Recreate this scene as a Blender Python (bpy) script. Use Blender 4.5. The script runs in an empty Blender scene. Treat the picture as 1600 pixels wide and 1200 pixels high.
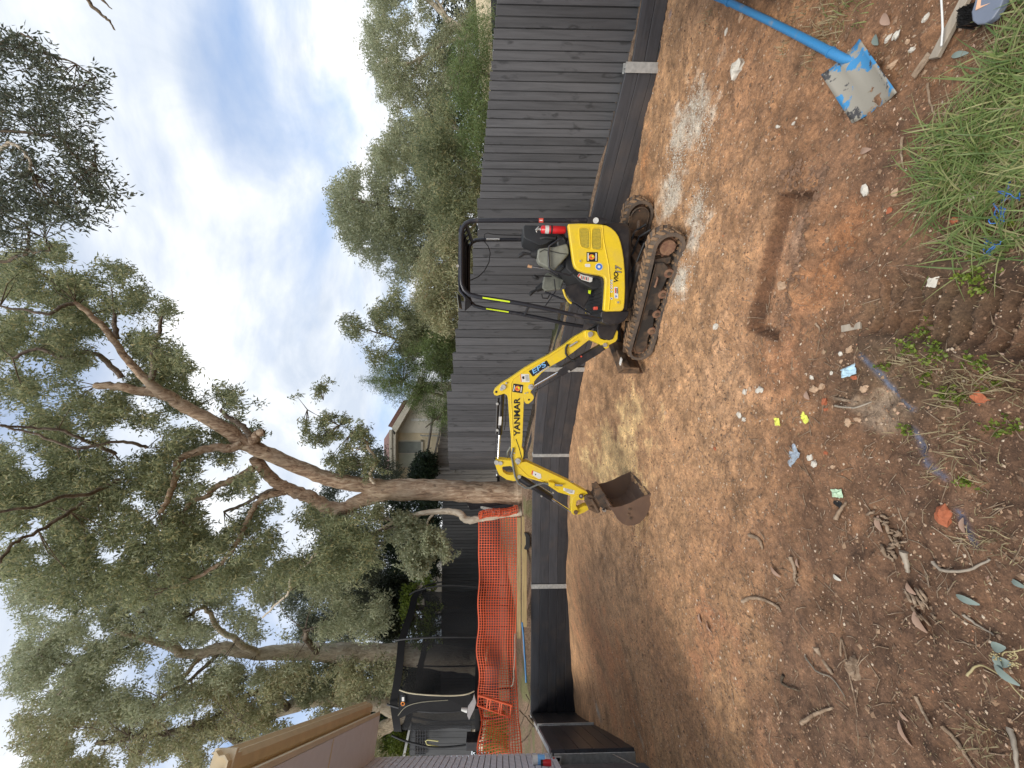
import bpy, math, random
import numpy as np
from mathutils import Vector, Matrix

# ------------------------------------------------------------------ camera, light, exposure
random.seed(7)
rng = np.random.default_rng(11)
scene = bpy.context.scene
COL = scene.collection
R = math.radians
CAM_H = 1.8
FPX = 600.0                      # focal length in pixels of the 1600 px wide picture
PITCH = math.atan(15.0 / 600.0)
CO = Vector((0, 0, CAM_H))
LOOK = Vector((0, math.cos(PITCH), -math.sin(PITCH)))
UP = Vector((0, math.sin(PITCH), math.cos(PITCH)))
RIGHT = Vector((1, 0, 0))
cd = bpy.data.cameras.new("camera")
cam = bpy.data.objects.new("camera", cd)
COL.objects.link(cam)
m = Matrix.Identity(4)
for i in range(3):
    m[i][0] = (-UP)[i]; m[i][1] = RIGHT[i]; m[i][2] = (-LOOK)[i]; m[i][3] = CO[i]
cam.matrix_world = m             # the phone was held sideways: world up points to the left of the picture
cd.sensor_width = 36.0
cd.lens = 36.0 * FPX / 1600.0
cd.clip_start = 0.05
cd.clip_end = 600
scene.camera = cam

SUN_EL, SUN_AZ = 50.0, 206.0     # azimuth measured clockwise from +Y: light comes from the left, a little behind the camera
world = bpy.data.worlds.new("World"); scene.world = world
world.use_nodes = True
wn = world.node_tree.nodes; wl = world.node_tree.links
wn.clear()
wout = wn.new('ShaderNodeOutputWorld')
sky = wn.new('ShaderNodeTexSky'); sky.sky_type = 'NISHITA'; sky.sun_disc = False
sky.sun_elevation = R(SUN_EL); sky.sun_rotation = R(SUN_AZ)
sky.dust_density = 1.0; sky.ozone_density = 2.0
bg_sky = wn.new('ShaderNodeBackground'); bg_sky.inputs['Strength'].default_value = 0.15
hz = wn.new('ShaderNodeMix'); hz.data_type = 'RGBA'; hz.inputs[0].default_value = 0.35; hz.inputs[7].default_value = (3.4, 4.2, 5.6, 1)
wl.new(sky.outputs[0], hz.inputs[6])
wl.new(hz.outputs[2], bg_sky.inputs['Color'])
tc = wn.new('ShaderNodeTexCoord')
sep = wn.new('ShaderNodeSeparateXYZ'); wl.new(tc.outputs['Generated'], sep.inputs[0])
def wmath(op, a, b=None, clamp=False):
    n = wn.new('ShaderNodeMath'); n.operation = op; n.use_clamp = clamp
    for k, q in enumerate((a, b)):
        if q is None: continue
        if isinstance(q, (int, float)): n.inputs[k].default_value = q
        else: wl.new(q, n.inputs[k])
    return n.outputs[0]
zz = wmath('ADD', wmath('MAXIMUM', sep.outputs[2], 0.0), 0.32)
cx_ = wmath('DIVIDE', sep.outputs[0], zz); cy_ = wmath('DIVIDE', sep.outputs[1], zz)
comb = wn.new('ShaderNodeCombineXYZ'); wl.new(cx_, comb.inputs[0]); wl.new(cy_, comb.inputs[1])
def wnoise(scale, detail, rough, off, dist=0.0):
    mp = wn.new('ShaderNodeMapping'); mp.inputs['Location'].default_value = off
    mp.inputs['Rotation'].default_value = (0, 0, 0.5); mp.inputs['Scale'].default_value = (1.0, 1.35, 1.0)
    wl.new(comb.outputs[0], mp.inputs[0])
    n = wn.new('ShaderNodeTexNoise'); n.inputs['Scale'].default_value = scale
    n.inputs['Detail'].default_value = detail; n.inputs['Roughness'].default_value = rough
    n.inputs['Distortion'].default_value = dist
    wl.new(mp.outputs[0], n.inputs['Vector']); return n.outputs['Fac']
def wramp(fac, stops):
    r = wn.new('ShaderNodeValToRGB'); wl.new(fac, r.inputs[0])
    e = r.color_ramp.elements
    e[0].position, e[0].color = stops[0][0], stops[0][1]
    e[1].position, e[1].color = stops[-1][0], stops[-1][1]
    for p, c in stops[1:-1]:
        q = e.new(p); q.color = c
    return r.outputs[0]
SKY_OFF = (3.1, 1.7, 0)
cover = wramp(wnoise(1.5, 7, 0.52, SKY_OFF, 0.35), [(0.33, (0, 0, 0, 1)), (0.53, (1, 1, 1, 1))])
shade = wramp(wnoise(2.6, 9, 0.58, (8.2, 4.4, 0), 0.5),
              [(0.34, (0.46, 0.515, 0.60, 1)), (0.48, (0.58, 0.62, 0.675, 1)), (0.62, (0.76, 0.77, 0.78, 1))])
bg_cl = wn.new('ShaderNodeBackground'); bg_cl.inputs['Strength'].default_value = 1.10
wl.new(shade, bg_cl.inputs['Color'])
mixw = wn.new('ShaderNodeMixShader')
wl.new(cover, mixw.inputs[0]); wl.new(bg_sky.outputs[0], mixw.inputs[1]); wl.new(bg_cl.outputs[0], mixw.inputs[2])
wl.new(mixw.outputs[0], wout.inputs['Surface'])

sd = bpy.data.lights.new("sun", 'SUN'); sd.energy = 1.7; sd.angle = R(26); sd.color = (1.0, 0.93, 0.82)
sun = bpy.data.objects.new("sun", sd); COL.objects.link(sun)
saz = R(SUN_AZ); sel = R(SUN_EL)
sdir = Vector((math.sin(saz) * math.cos(sel), math.cos(saz) * math.cos(sel), math.sin(sel)))
sun.rotation_euler = sdir.to_track_quat('Z', 'Y').to_euler(); sun.location = sdir * 30
scene.view_settings.view_transform = 'Standard'; scene.view_settings.look = 'None'
scene.view_settings.gamma = 1.0; scene.view_settings.use_curve_mapping = False
scene.view_settings.exposure = 0.50

# ------------------------------------------------------------------ helpers: tagging and meshes
def tag(o, label=None, cat=None, group=None, kind=None):
    if label: o['label'] = label
    if cat: o['category'] = cat
    if group: o['group'] = group
    if kind: o['kind'] = kind
    return o
def empty(name, loc=(0, 0, 0), label=None, cat=None, group=None, parent=None):
    o = bpy.data.objects.new(name, None); o.empty_display_size = 0.2; COL.objects.link(o)
    o.location = loc
    if parent: o.parent = parent
    bpy_roots[o.name] = Vector(loc)
    return tag(o, label, cat, group)
bpy_roots = {}
class MB:
    def __init__(s): s.v = []; s.f = []; s.sm = []
    def add(s, vs, fs, smooth=False):
        b = len(s.v); s.v.extend([tuple(p) for p in vs])
        for f in fs: s.f.append(tuple(b + i for i in f)); s.sm.append(smooth)
        return s
    def box(s, c, size, ax=None):
        c = Vector(c); a = ax or (Vector((1, 0, 0)), Vector((0, 1, 0)), Vector((0, 0, 1)))
        h = [q / 2 for q in size]
        vs = [c + a[0] * (i * h[0]) + a[1] * (j * h[1]) + a[2] * (k * h[2]) for i in (-1, 1) for j in (-1, 1) for k in (-1, 1)]
        return s.add(vs, [(0, 1, 3, 2), (4, 6, 7, 5), (0, 4, 5, 1), (2, 3, 7, 6), (0, 2, 6, 4), (1, 5, 7, 3)])
    def hexa(s, q, vec):
        return s.prism(q, vec)
    def prism(s, pts, vec):
        pts = [Vector(p) for p in pts]; vec = Vector(vec); n = len(pts)
        nn = Vector((0, 0, 0))
        for i in range(n): nn += pts[i].cross(pts[(i + 1) % n])
        if nn.dot(vec) > 0: pts = pts[::-1]
        vs = pts + [p + vec for p in pts]
        fs = [tuple(range(n)), tuple(range(2 * n - 1, n - 1, -1))]
        for i in range(n):
            j = (i + 1) % n; fs.append((j, i, i + n, j + n))
        return s.add(vs, fs)
    def tube(s, pts, r, n=10, caps=True, closed=False):
        pts = [Vector(p) for p in pts]; m = len(pts)
        rs = r if isinstance(r, (list, tuple)) else [r] * m
        ref = None; rings = []
        for i, p in enumerate(pts):
            if closed: t = pts[(i + 1) % m] - pts[i - 1]
            else: t = (pts[min(i + 1, m - 1)] - pts[max(i - 1, 0)])
            if t.length < 1e-9: t = Vector((0, 0, 1))
            t.normalize()
            if ref is None:
                ref = t.orthogonal().normalized()
            ref = (ref - t * ref.dot(t))
            if ref.length < 1e-6: ref = t.orthogonal()
            ref.normalize(); b = t.cross(ref)
            rings.append([p + (ref * math.cos(2 * math.pi * k / n) + b * math.sin(2 * math.pi * k / n)) * rs[i] for k in range(n)])
        vs = [q for g in rings for q in g]; fs = []
        for i in range(m if closed else m - 1):
            a = i * n; c = ((i + 1) % m) * n
            for k in range(n):
                l = (k + 1) % n; fs.append((a + k, a + l, c + l, c + k))
        s.add(vs, fs, True)
        if caps and not closed:
            s.add(rings[0], [tuple(range(n - 1, -1, -1))]); s.add(rings[-1], [tuple(range(n))])
        return s
    def cyl(s, p0, p1, r0, r1=None, n=16):
        return s.tube([p0, p1], [r0, r0 if r1 is None else r1], n)
    def sphere(s, c, r, nu=12, nv=8):
        c = Vector(c); rr = r if isinstance(r, (tuple, list)) else (r, r, r)
        vs = []; fs = []
        for j in range(nv + 1):
            th = math.pi * j / nv
            for i in range(nu):
                ph = 2 * math.pi * i / nu
                vs.append(c + Vector((rr[0] * math.sin(th) * math.cos(ph), rr[1] * math.sin(th) * math.sin(ph), rr[2] * math.cos(th))))
        for j in range(nv):
            for i in range(nu):
                k = (i + 1) % nu; fs.append((j * nu + i, (j + 1) * nu + i, (j + 1) * nu + k, j * nu + k))
        return s.add(vs, fs, True)
    def build(s, name, mat, parent=None, bevel=0, seg=2, label=None, root=None):
        me = bpy.data.meshes.new(name)
        off = Vector((0, 0, 0))
        par = parent
        while par is not None:
            off += Vector(par.location); par = par.parent
        vs = [(a[0] - off.x, a[1] - off.y, a[2] - off.z) for a in s.v]
        me.from_pydata(vs, [], s.f); me.update()
        me.polygons.foreach_set('use_smooth', s.sm)
        if mat: me.materials.append(mat)
        o = bpy.data.objects.new(name, me); COL.objects.link(o)
        if parent: o.parent = parent
        if bevel:
            b = o.modifiers.new('bevel', 'BEVEL'); b.width = bevel; b.segments = seg; b.limit_method = 'ANGLE'; b.angle_limit = R(40)
            me.polygons.foreach_set('use_smooth', [True] * len(me.polygons))
            b.harden_normals = True
        if label: o['label'] = label
        return o
def npmesh(name, V, Q, mat, parent=None, smooth=False, loc=None):
    """fast mesh from arrays; Q is (n,3) or (n,4)"""
    me = bpy.data.meshes.new(name)
    V = np.asarray(V, dtype=np.float32); Q = np.asarray(Q, dtype=np.int32)
    if parent is not None:
        off = Vector((0, 0, 0)); par = parent
        while par is not None: off += Vector(par.location); par = par.parent
        V = V - np.array(off[:], dtype=np.float32)
    k = Q.shape[1]
    me.vertices.add(len(V)); me.vertices.foreach_set('co', V.ravel())
    me.loops.add(Q.size); me.loops.foreach_set('vertex_index', Q.ravel())
    me.polygons.add(len(Q))
    me.polygons.foreach_set('loop_start', np.arange(0, Q.size, k, dtype=np.int32))
    me.polygons.foreach_set('loop_total', np.full(len(Q), k, dtype=np.int32))
    me.polygons.foreach_set('use_smooth', np.full(len(Q), bool(smooth)))
    me.update(calc_edges=True)
    if mat: me.materials.append(mat)
    o = bpy.data.objects.new(name, me); COL.objects.link(o)
    if parent: o.parent = parent
    return o
def copy_obj(o, parent=None, loc=None, rot=None):
    c = o.copy(); COL.objects.link(c)
    if parent: c.parent = parent
    if loc is not None: c.location = loc
    if rot is not None: c.rotation_euler = rot
    return c

# picture position (x, y in the 1600x1200 picture) -> place in the world
def ray(x, y):
    u = 1200.0 - y; v = float(x)
    return LOOK + RIGHT * ((u - 600) / FPX) - UP * ((v - 800) / FPX)
def at(x, y, D):
    d = ray(x, y); return CO + d * (D / d.y)
def onplane(x, y, P, N):
    d = ray(x, y); return CO + d * ((Vector(P) - CO).dot(N) / d.dot(N))
def onz(x, y, Z):
    d = ray(x, y); return CO + d * ((Z - CAM_H) / d.z)

# ------------------------------------------------------------------ materials
def newmat(name):
    m = bpy.data.materials.new(name); m.use_nodes = True
    nt = m.node_tree; b = nt.nodes['Principled BSDF']
    return m, nt, b
def lnk(nt, a, b): nt.links.new(a, b)
def tnoise(nt, scale, detail=4, rough=0.55, vec=None, mscale=None, dist=0.0, loc=None, coord='Object'):
    n = nt.nodes.new('ShaderNodeTexNoise')
    n.inputs['Scale'].default_value = scale; n.inputs['Detail'].default_value = detail
    n.inputs['Roughness'].default_value = rough; n.inputs['Distortion'].default_value = dist
    if vec is None:
        t = nt.nodes.new('ShaderNodeTexCoord'); vec = t.outputs[coord]
    if mscale or loc:
        mp = nt.nodes.new('ShaderNodeMapping')
        if mscale: mp.inputs['Scale'].default_value = mscale
        if loc: mp.inputs['Location'].default_value = loc
        lnk(nt, vec, mp.inputs[0]); vec = mp.outputs[0]
    lnk(nt, vec, n.inputs['Vector']); return n.outputs['Fac']
def ramp(nt, fac, stops, interp='LINEAR'):
    r = nt.nodes.new('ShaderNodeValToRGB'); lnk(nt, fac, r.inputs[0]); r.color_ramp.interpolation = interp
    e = r.color_ramp.elements
    e[0].position = stops[0][0]; e[0].color = (*stops[0][1], 1) if len(stops[0][1]) == 3 else stops[0][1]
    e[1].position = stops[-1][0]; e[1].color = (*stops[-1][1], 1)
    for p, c in stops[1:-1]:
        q = e.new(p); q.color = (*c, 1)
    return r.outputs[0]
def g3(v): return (v, v, v)
def mix(nt, fac, a, b, mode='MIX'):
    n = nt.nodes.new('ShaderNodeMix'); n.data_type = 'RGBA'; n.blend_type = mode
    for s, q in ((n.inputs[0], fac), (n.inputs[6], a), (n.inputs[7], b)):
        if isinstance(q, (int, float)): s.default_value = q
        elif isinstance(q, tuple): s.default_value = (*q, 1) if len(q) == 3 else q
        else: lnk(nt, q, s)
    return n.outputs[2]
def bump(nt, b, h, strength=0.3, dist=0.01, prev=None):
    n = nt.nodes.new('ShaderNodeBump'); n.inputs['Strength'].default_value = strength
    n.inputs['Distance'].default_value = dist; lnk(nt, h, n.inputs['Height'])
    if prev: lnk(nt, prev, n.inputs['Normal'])
    if b: lnk(nt, n.outputs[0], b.inputs['Normal'])
    return n.outputs[0]
def randvec(nt):
    """object coordinates shifted per object, so copies sharing a mesh differ"""
    t = nt.nodes.new('ShaderNodeTexCoord'); oi = nt.nodes.new('ShaderNodeObjectInfo')
    ad = nt.nodes.new('ShaderNodeVectorMath'); ad.operation = 'MULTIPLY_ADD'
    cb = nt.nodes.new('ShaderNodeCombineXYZ')
    for k in range(3): lnk(nt, oi.outputs['Random'], cb.inputs[k])
    lnk(nt, cb.outputs[0], ad.inputs[0]); ad.inputs[1].default_value = (37.0, 53.0, 71.0)
    lnk(nt, t.outputs['Object'], ad.inputs[2])
    return ad.outputs[0], oi.outputs['Random']
def simple(name, col, rough=0.5, metal=0.0, var=0.15, nscale=8, bmp=0.15, bscale=60, bdist=0.002, coat=0.0):
    m, nt, b = newmat(name)
    f = tnoise(nt, nscale, 6, 0.6)
    lo = tuple(max(0, c * (1 - var)) for c in col); hi = tuple(min(1, c * (1 + var)) for c in col)
    lnk(nt, ramp(nt, f, [(0.3, lo), (0.7, hi)]), b.inputs['Base Color'])
    b.inputs['Roughness'].default_value = rough; b.inputs['Metallic'].default_value = metal
    if coat: b.inputs['Coat Weight'].default_value = coat
    if bmp: bump(nt, b, tnoise(nt, bscale, 4), bmp, bdist)
    return m
def dusty(name, col, rough, dust=(0.30, 0.18, 0.10), amount=(0.5, 0.75), metal=0.0, scale=6.0, maxd=0.8, chips=None):
    """paint or steel with patches of dried mud and dust"""
    m, nt, b = newmat(name)
    f1 = tnoise(nt, scale, 8, 0.65, dist=0.4); f2 = tnoise(nt, scale * 7, 5, 0.7)
    mk = ramp(nt, f1, [(amount[0], g3(0.0)), (amount[1], g3(maxd))])
    base = mix(nt, ramp(nt, f2, [(0.35, g3(0.0)), (0.75, g3(0.25))]), tuple(col), tuple(min(1, c * 0.6 + 0.01) for c in col))
    if chips:
        cm = ramp(nt, tnoise(nt, 23, 6, 0.75), [(0.62, g3(0)), (0.68, g3(1))])
        base = mix(nt, cm, base, chips)
    dcol = mix(nt, f2, tuple(c * 0.65 for c in dust), tuple(min(1, c * 1.25) for c in dust))
    lnk(nt, mix(nt, mk, base, dcol), b.inputs['Base Color'])
    rr = nt.nodes.new('ShaderNodeMapRange'); rr.inputs['To Min'].default_value = rough; rr.inputs['To Max'].default_value = 0.95
    lnk(nt, mk, rr.inputs['Value']); lnk(nt, rr.outputs[0], b.inputs['Roughness'])
    b.inputs['Metallic'].default_value = metal
    bump(nt, b, f2, 0.25, 0.003)
    return m
M = {}
M['yellow'] = dusty('machine_yellow_paint', (0.88, 0.63, 0.03), 0.33, dust=(0.55, 0.40, 0.15), amount=(0.46, 0.80), maxd=0.45, scale=6)
M['black_paint'] = dusty('machine_black_paint', (0.018, 0.018, 0.022), 0.35, dust=(0.16, 0.12, 0.09), amount=(0.42, 0.85), maxd=0.4, scale=5)
M['tube_black'] = dusty('canopy_tube_paint', (0.02, 0.02, 0.026), 0.3, dust=(0.22, 0.18, 0.15), amount=(0.55, 0.75), maxd=0.4, scale=9)
M['roof_black'] = simple('canopy_roof_plastic', (0.008, 0.009, 0.02), 0.35, var=0.3)
M['mud_steel'] = dusty('muddy_black_steel', (0.035, 0.032, 0.03), 0.5, dust=(0.26, 0.155, 0.085), amount=(0.33, 0.66), maxd=0.8, scale=7)
M['frame_black'] = dusty('track_frame_paint', (0.035, 0.034, 0.033), 0.45, dust=(0.25, 0.155, 0.09), amount=(0.47, 0.74), maxd=0.7, scale=6)
M['rubber_mud'] = dusty('muddy_track_rubber', (0.05, 0.045, 0.04), 0.8, dust=(0.36, 0.22, 0.12), amount=(0.32, 0.55), maxd=0.95, scale=11)
M['rubber'] = dusty('track_side_rubber', (0.06, 0.055, 0.052), 0.75, dust=(0.27, 0.19, 0.13), amount=(0.30, 0.75), maxd=0.75, scale=8)
M['rust_hub'] = dusty('dirty_steel_hub', (0.20, 0.10, 0.065), 0.7, dust=(0.34, 0.2, 0.12), amount=(0.4, 0.6), maxd=0.9, scale=14)
M['bucket'] = dusty('worn_bucket_steel', (0.18, 0.12, 0.09), 0.42, dust=(0.26, 0.16, 0.095), amount=(0.4, 0.75), metal=0.35, maxd=0.7, scale=6)
M['chrome'] = simple('cylinder_rod_chrome', (0.75, 0.75, 0.76), 0.18, 1.0, var=0.05, bmp=0)
M['pin_steel'] = simple('zinc_pin_steel', (0.62, 0.60, 0.55), 0.42, 0.8, var=0.2, nscale=40)
M['grey_plastic'] = simple('console_grey_plastic', (0.20, 0.205, 0.17), 0.55, var=0.25, nscale=10)
M['rubber_black'] = simple('black_rubber', (0.022, 0.022, 0.023), 0.6, var=0.3)
M['seat_vinyl'] = simple('seat_vinyl', (0.028, 0.03, 0.033), 0.4, var=0.2)
M['red'] = simple('extinguisher_red', (0.62, 0.02, 0.025), 0.3, var=0.1, bmp=0)
M['white_print'] = simple('white_sticker', (0.75, 0.74, 0.70), 0.5, var=0.08, nscale=30, bmp=0)
M['black_print'] = simple('black_lettering', (0.012, 0.012, 0.013), 0.4, var=0.1, bmp=0)
M['blue_print'] = simple('blue_sticker', (0.06, 0.2, 0.62), 0.4, var=0.1, bmp=0)
M['skyblue_print'] = simple('light_blue_lettering', (0.22, 0.52, 0.9), 0.4, var=0.1, bmp=0)
M['red_print'] = simple('red_sticker', (0.66, 0.08, 0.05), 0.4, var=0.1, bmp=0)
M['orange_print'] = simple('orange_sticker', (0.85, 0.28, 0.03), 0.4, var=0.1, bmp=0)
M['green_print'] = simple('green_sticker', (0.2, 0.42, 0.10), 0.4, var=0.1, bmp=0)
M['hi_vis'] = simple('hi_vis_tape', (0.75, 0.95, 0.02), 0.4, var=0.05, bmp=0)
M['vent'] = simple('vent_mesh_yellow', (0.42, 0.33, 0.04), 0.6, var=0.3, nscale=60)
M['knob'] = simple('wooden_lever_knob', (0.62, 0.36, 0.2), 0.5, bmp=0)
M['hose'] = simple('hydraulic_hose_grey', (0.16, 0.17, 0.16), 0.5, var=0.3, nscale=50)

def painted_boards(name, col, knots=0.5, axis=2, rough=0.55, dirt=None):
    m, nt, b = newmat(name)
    vec, rnd = randvec(nt)
    sc = [26, 26, 26]; sc[axis] = 1.6
    g = tnoise(nt, 1.0, 7, 0.65, vec=vec, mscale=tuple(sc), dist=0.6)
    sc2 = [9, 9, 9]; sc2[axis] = 3.5
    k = tnoise(nt, 1.0, 3, 0.5, vec=vec, mscale=tuple(sc2))
    kn = ramp(nt, k, [(0.62, g3(0)), (0.70, g3(knots)), (0.78, g3(0))])
    dark = tuple(c * 0.62 for c in col); light = tuple(min(1, c * 1.35) for c in col)
    base = ramp(nt, g, [(0.25, dark), (0.5, col), (0.8, light)])
    base = mix(nt, kn, base, tuple(c * 0.35 for c in col))
    tone = nt.nodes.new('ShaderNodeMapRange'); tone.inputs['To Min'].default_value = 0.76; tone.inputs['To Max'].default_value = 1.24
    lnk(nt, rnd, tone.inputs['Value'])
    hs = nt.nodes.new('ShaderNodeHueSaturation'); lnk(nt, base, hs.inputs['Color']); lnk(nt, tone.outputs[0], hs.inputs['Value'])
    out = hs.outputs[0]
    if dirt:
        dm = ramp(nt, tnoise(nt, 2.2, 7, 0.6, vec=vec), [(0.5, g3(0)), (0.72, g3(0.55))])
        out = mix(nt, dm, out, dirt)
    lnk(nt, out, b.inputs['Base Color']); b.inputs['Roughness'].default_value = rough
    n1 = bump(nt, None, g, 0.35, 0.004); bump(nt, b, kn, 0.5, 0.006, n1)
    return m
M['paling'] = painted_boards('charcoal_stained_paling', (0.088, 0.088, 0.092), knots=.85)
M['paling_far'] = painted_boards('charcoal_far_paling', (0.065, 0.067, 0.07))
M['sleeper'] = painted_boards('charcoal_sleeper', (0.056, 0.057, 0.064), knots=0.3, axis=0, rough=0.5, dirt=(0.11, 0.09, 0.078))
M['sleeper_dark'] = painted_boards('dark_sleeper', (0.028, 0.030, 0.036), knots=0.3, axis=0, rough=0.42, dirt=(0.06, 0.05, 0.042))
M['old_paling'] = painted_boards('weathered_grey_paling', (0.33, 0.31, 0.28), knots=0.6)
M['pine'] = painted_boards('fresh_pine_beam', (0.56, 0.42, 0.20), knots=0.2, axis=0)
M['grey_timber'] = painted_boards('weathered_timber', (0.32, 0.27, 0.21), knots=0.3, axis=0)
def galv():
    m, nt, b = newmat('galvanised_steel')
    f = tnoise(nt, 18, 6, 0.6); f2 = tnoise(nt, 4, 5, 0.6)
    c = ramp(nt, f, [(0.3, (0.36, 0.37, 0.36)), (0.7, (0.58, 0.58, 0.56))])
    c = mix(nt, ramp(nt, f2, [(0.5, g3(0)), (0.75, g3(0.6))]), c, (0.42, 0.40, 0.34))
    lnk(nt, c, b.inputs['Base Color']); b.inputs['Metallic'].default_value = 0.35; b.inputs['Roughness'].default_value = 0.55
    bump(nt, b, f, 0.15, 0.002); return m
M['galv'] = galv()
def leafmat(name, lo, hi, trans=0.35, yellow=None):
    m, nt, b = newmat(name)
    g = nt.nodes.new('ShaderNodeNewGeometry')
    c = ramp(nt, g.outputs['Random Per Island'], [(0.0, lo), (0.75, hi), (1.0, yellow or hi)])
    f = tnoise(nt, 1.3, 3, 0.5, coord='Object')
    c = mix(nt, ramp(nt, f, [(0.35, g3(0.0)), (0.7, g3(0.5))]), c, tuple(q * 0.6 for q in lo))
    lnk(nt, c, b.inputs['Base Color']); b.inputs['Roughness'].default_value = 0.5
    tr = nt.nodes.new('ShaderNodeBsdfTranslucent'); lnk(nt, c, tr.inputs['Color'])
    ms = nt.nodes.new('ShaderNodeMixShader'); ms.inputs[0].default_value = trans
    lnk(nt, b.outputs[0], ms.inputs[1]); lnk(nt, tr.outputs[0], ms.inputs[2])
    lnk(nt, ms.outputs[0], nt.nodes['Material Output'].inputs['Surface'])
    return m
M['gum_leaf'] = leafmat('gum_leaf', (0.15, 0.18, 0.09), (0.46, 0.49, 0.27), 0.5, (0.58, 0.50, 0.25))
M['gum_leaf_high'] = leafmat('gum_leaf_high', (0.07, 0.09, 0.06), (0.20, 0.23, 0.15), 0.3, (0.16, 0.14, 0.08))
M['gum_leaf_pale'] = leafmat('gum_leaf_pale', (0.26, 0.29, 0.17), (0.62, 0.65, 0.43), 0.48, (0.34, 0.30, 0.17))
M['gum_leaf_warm'] = leafmat('gum_leaf_warm', (0.25, 0.27, 0.14), (0.62, 0.60, 0.36), 0.48, (0.36, 0.26, 0.14))
M['wattle_leaf'] = leafmat('wattle_leaf', (0.08, 0.13, 0.04), (0.24, 0.32, 0.11), 0.35, (0.22, 0.2, 0.08))
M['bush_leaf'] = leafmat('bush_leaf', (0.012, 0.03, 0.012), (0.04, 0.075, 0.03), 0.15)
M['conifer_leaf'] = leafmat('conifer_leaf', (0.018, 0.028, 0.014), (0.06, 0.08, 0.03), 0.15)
M['lime_leaf'] = leafmat('lime_leaf', (0.09, 0.14, 0.02), (0.3, 0.38, 0.06), 0.4)
M['grass'] = leafmat('grass_blade', (0.11, 0.18, 0.05), (0.30, 0.38, 0.12), 0.35, (0.50, 0.46, 0.22))
M['dry_grass'] = leafmat('dry_grass', (0.24, 0.18, 0.10), (0.5, 0.42, 0.24), 0.3)
def barkmat(name, lo, mid, hi, vs=3.0):
    m, nt, b = newmat(name)
    t = nt.nodes.new('ShaderNodeTexCoord')
    g = tnoise(nt, 1.0, 9, 0.68, vec=t.outputs['Object'], mscale=(14, 14, vs), dist=0.9)
    p = tnoise(nt, 1.6, 4, 0.6)
    c = ramp(nt, g, [(0.34, lo), (0.5, mid), (0.66, hi)])
    c = mix(nt, ramp(nt, p, [(0.45, g3(0)), (0.7, g3(0.65))]), c, tuple(q * 0.75 for q in hi))
    lnk(nt, c, b.inputs['Base Color']); b.inputs['Roughness'].default_value = 0.9
    bump(nt, b, g, 0.9, 0.03); return m
M['bark'] = barkmat('gum_bark', (0.11, 0.065, 0.04), (0.40, 0.27, 0.175), (0.68, 0.55, 0.40))
M['bark_limb'] = barkmat('gum_limb_bark', (0.07, 0.055, 0.045), (0.17, 0.13, 0.10), (0.33, 0.27, 0.20), 5)
M['bark_pale'] = barkmat('pale_bark', (0.30, 0.22, 0.15), (0.66, 0.55, 0.41), (0.85, 0.77, 0.62), 4)
M['bark_dark'] = barkmat('dark_bark', (0.035, 0.025, 0.018), (0.13, 0.095, 0.06), (0.25, 0.19, 0.12), 5)
# ------------------------------------------------------------------ numpy noise
_G = {}
def vnoise(x, y, seed):
    if seed not in _G: _G[seed] = np.random.default_rng(seed).random((256, 256))
    G = _G[seed]
    xi = np.floor(x).astype(int); yi = np.floor(y).astype(int)
    fx = x - xi; fy = y - yi
    fx = fx * fx * (3 - 2 * fx); fy = fy * fy * (3 - 2 * fy)
    a = G[xi & 255, yi & 255]; b = G[(xi + 1) & 255, yi & 255]
    c = G[xi & 255, (yi + 1) & 255]; d = G[(xi + 1) & 255, (yi + 1) & 255]
    return (a * (1 - fx) + b * fx) * (1 - fy) + (c * (1 - fx) + d * fx) * fy - 0.5
def fbm(x, y, seed, octaves=4, gain=0.5):
    s = 0; a = 1.0; f = 1.0
    for k in range(octaves):
        s = s + a * vnoise(x * f + 17.3 * k, y * f - 9.1 * k, seed + k); a *= gain; f *= 2.03
    return s
def sstep(t): t = np.clip(t, 0, 1); return t * t * (3 - 2 * t)

# the cut: retaining wall line (x, y, ground z, wall top z)
P0 = Vector((3.70, 4.46)); P1 = Vector((0.30, 7.10)); P2 = Vector((-1.60, 8.70)); P3 = Vector((-4.78, 9.10)); P4 = Vector((-8.10, 9.40))
PM = Vector((-6.73, 7.50)); PE = Vector((-5.30, 5.50))
CTRL = np.array([(-8.1, 9.4, .07), (-6.73, 7.5, 0.0), (-5.3, 5.5, -.13), (-4.78, 9.1, .28), (-3.2, 8.9, .29), (-1.6, 8.7, .30),
                 (.3, 7.1, .30), (1.4, 6.25, .18), (2.37, 5.49, .06), (3.7, 4.46, 0), (4.4, 3.9, 0), (.3, 4.6, 0), (.4, 4.4, 0), (1.3, 3.7, 0),
                 (1.5, 3.6, 0), (1.9, 4.3, 0), (2.1, 4.5, 0), (-1.3, 5.0, 0), (-1.4, 4.4, 0), (0, 3, 0), (-2, 2, -.02), (2, 2, 0.02), (1.2, 1, .02), (-1, 1, 0),
                 (0, 0, 0), (-4, 3, -.05), (3, 2.5, .03), (0, -3, 0), (5, 0, 0), (-5, 0, -.1), (-3.5, 6.8, .12), (-1, 6.6, .16), (.2, 5.6, .06)])
def _dens(pts):
    out = []
    for a, b in zip(pts[:-1], pts[1:]):
        for k in range(5): out.append(tuple(a[i] + (b[i] - a[i]) * k / 5 for i in range(3)))
    return out + [pts[-1]]
CTRL = np.concatenate([CTRL, np.array(_dens([(4.4, 3.95, 0.03), (3.7, 4.46, 0.0), (2.37, 5.49, .06), (1.4, 6.25, .18), (.3, 7.1, .29), (-1.6, 8.7, .30), (-4.78, 9.1, .28), (-8.1, 9.4, .07), (-6.73, 7.5, 0.0), (-5.3, 5.5, -.13)]))])
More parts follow.
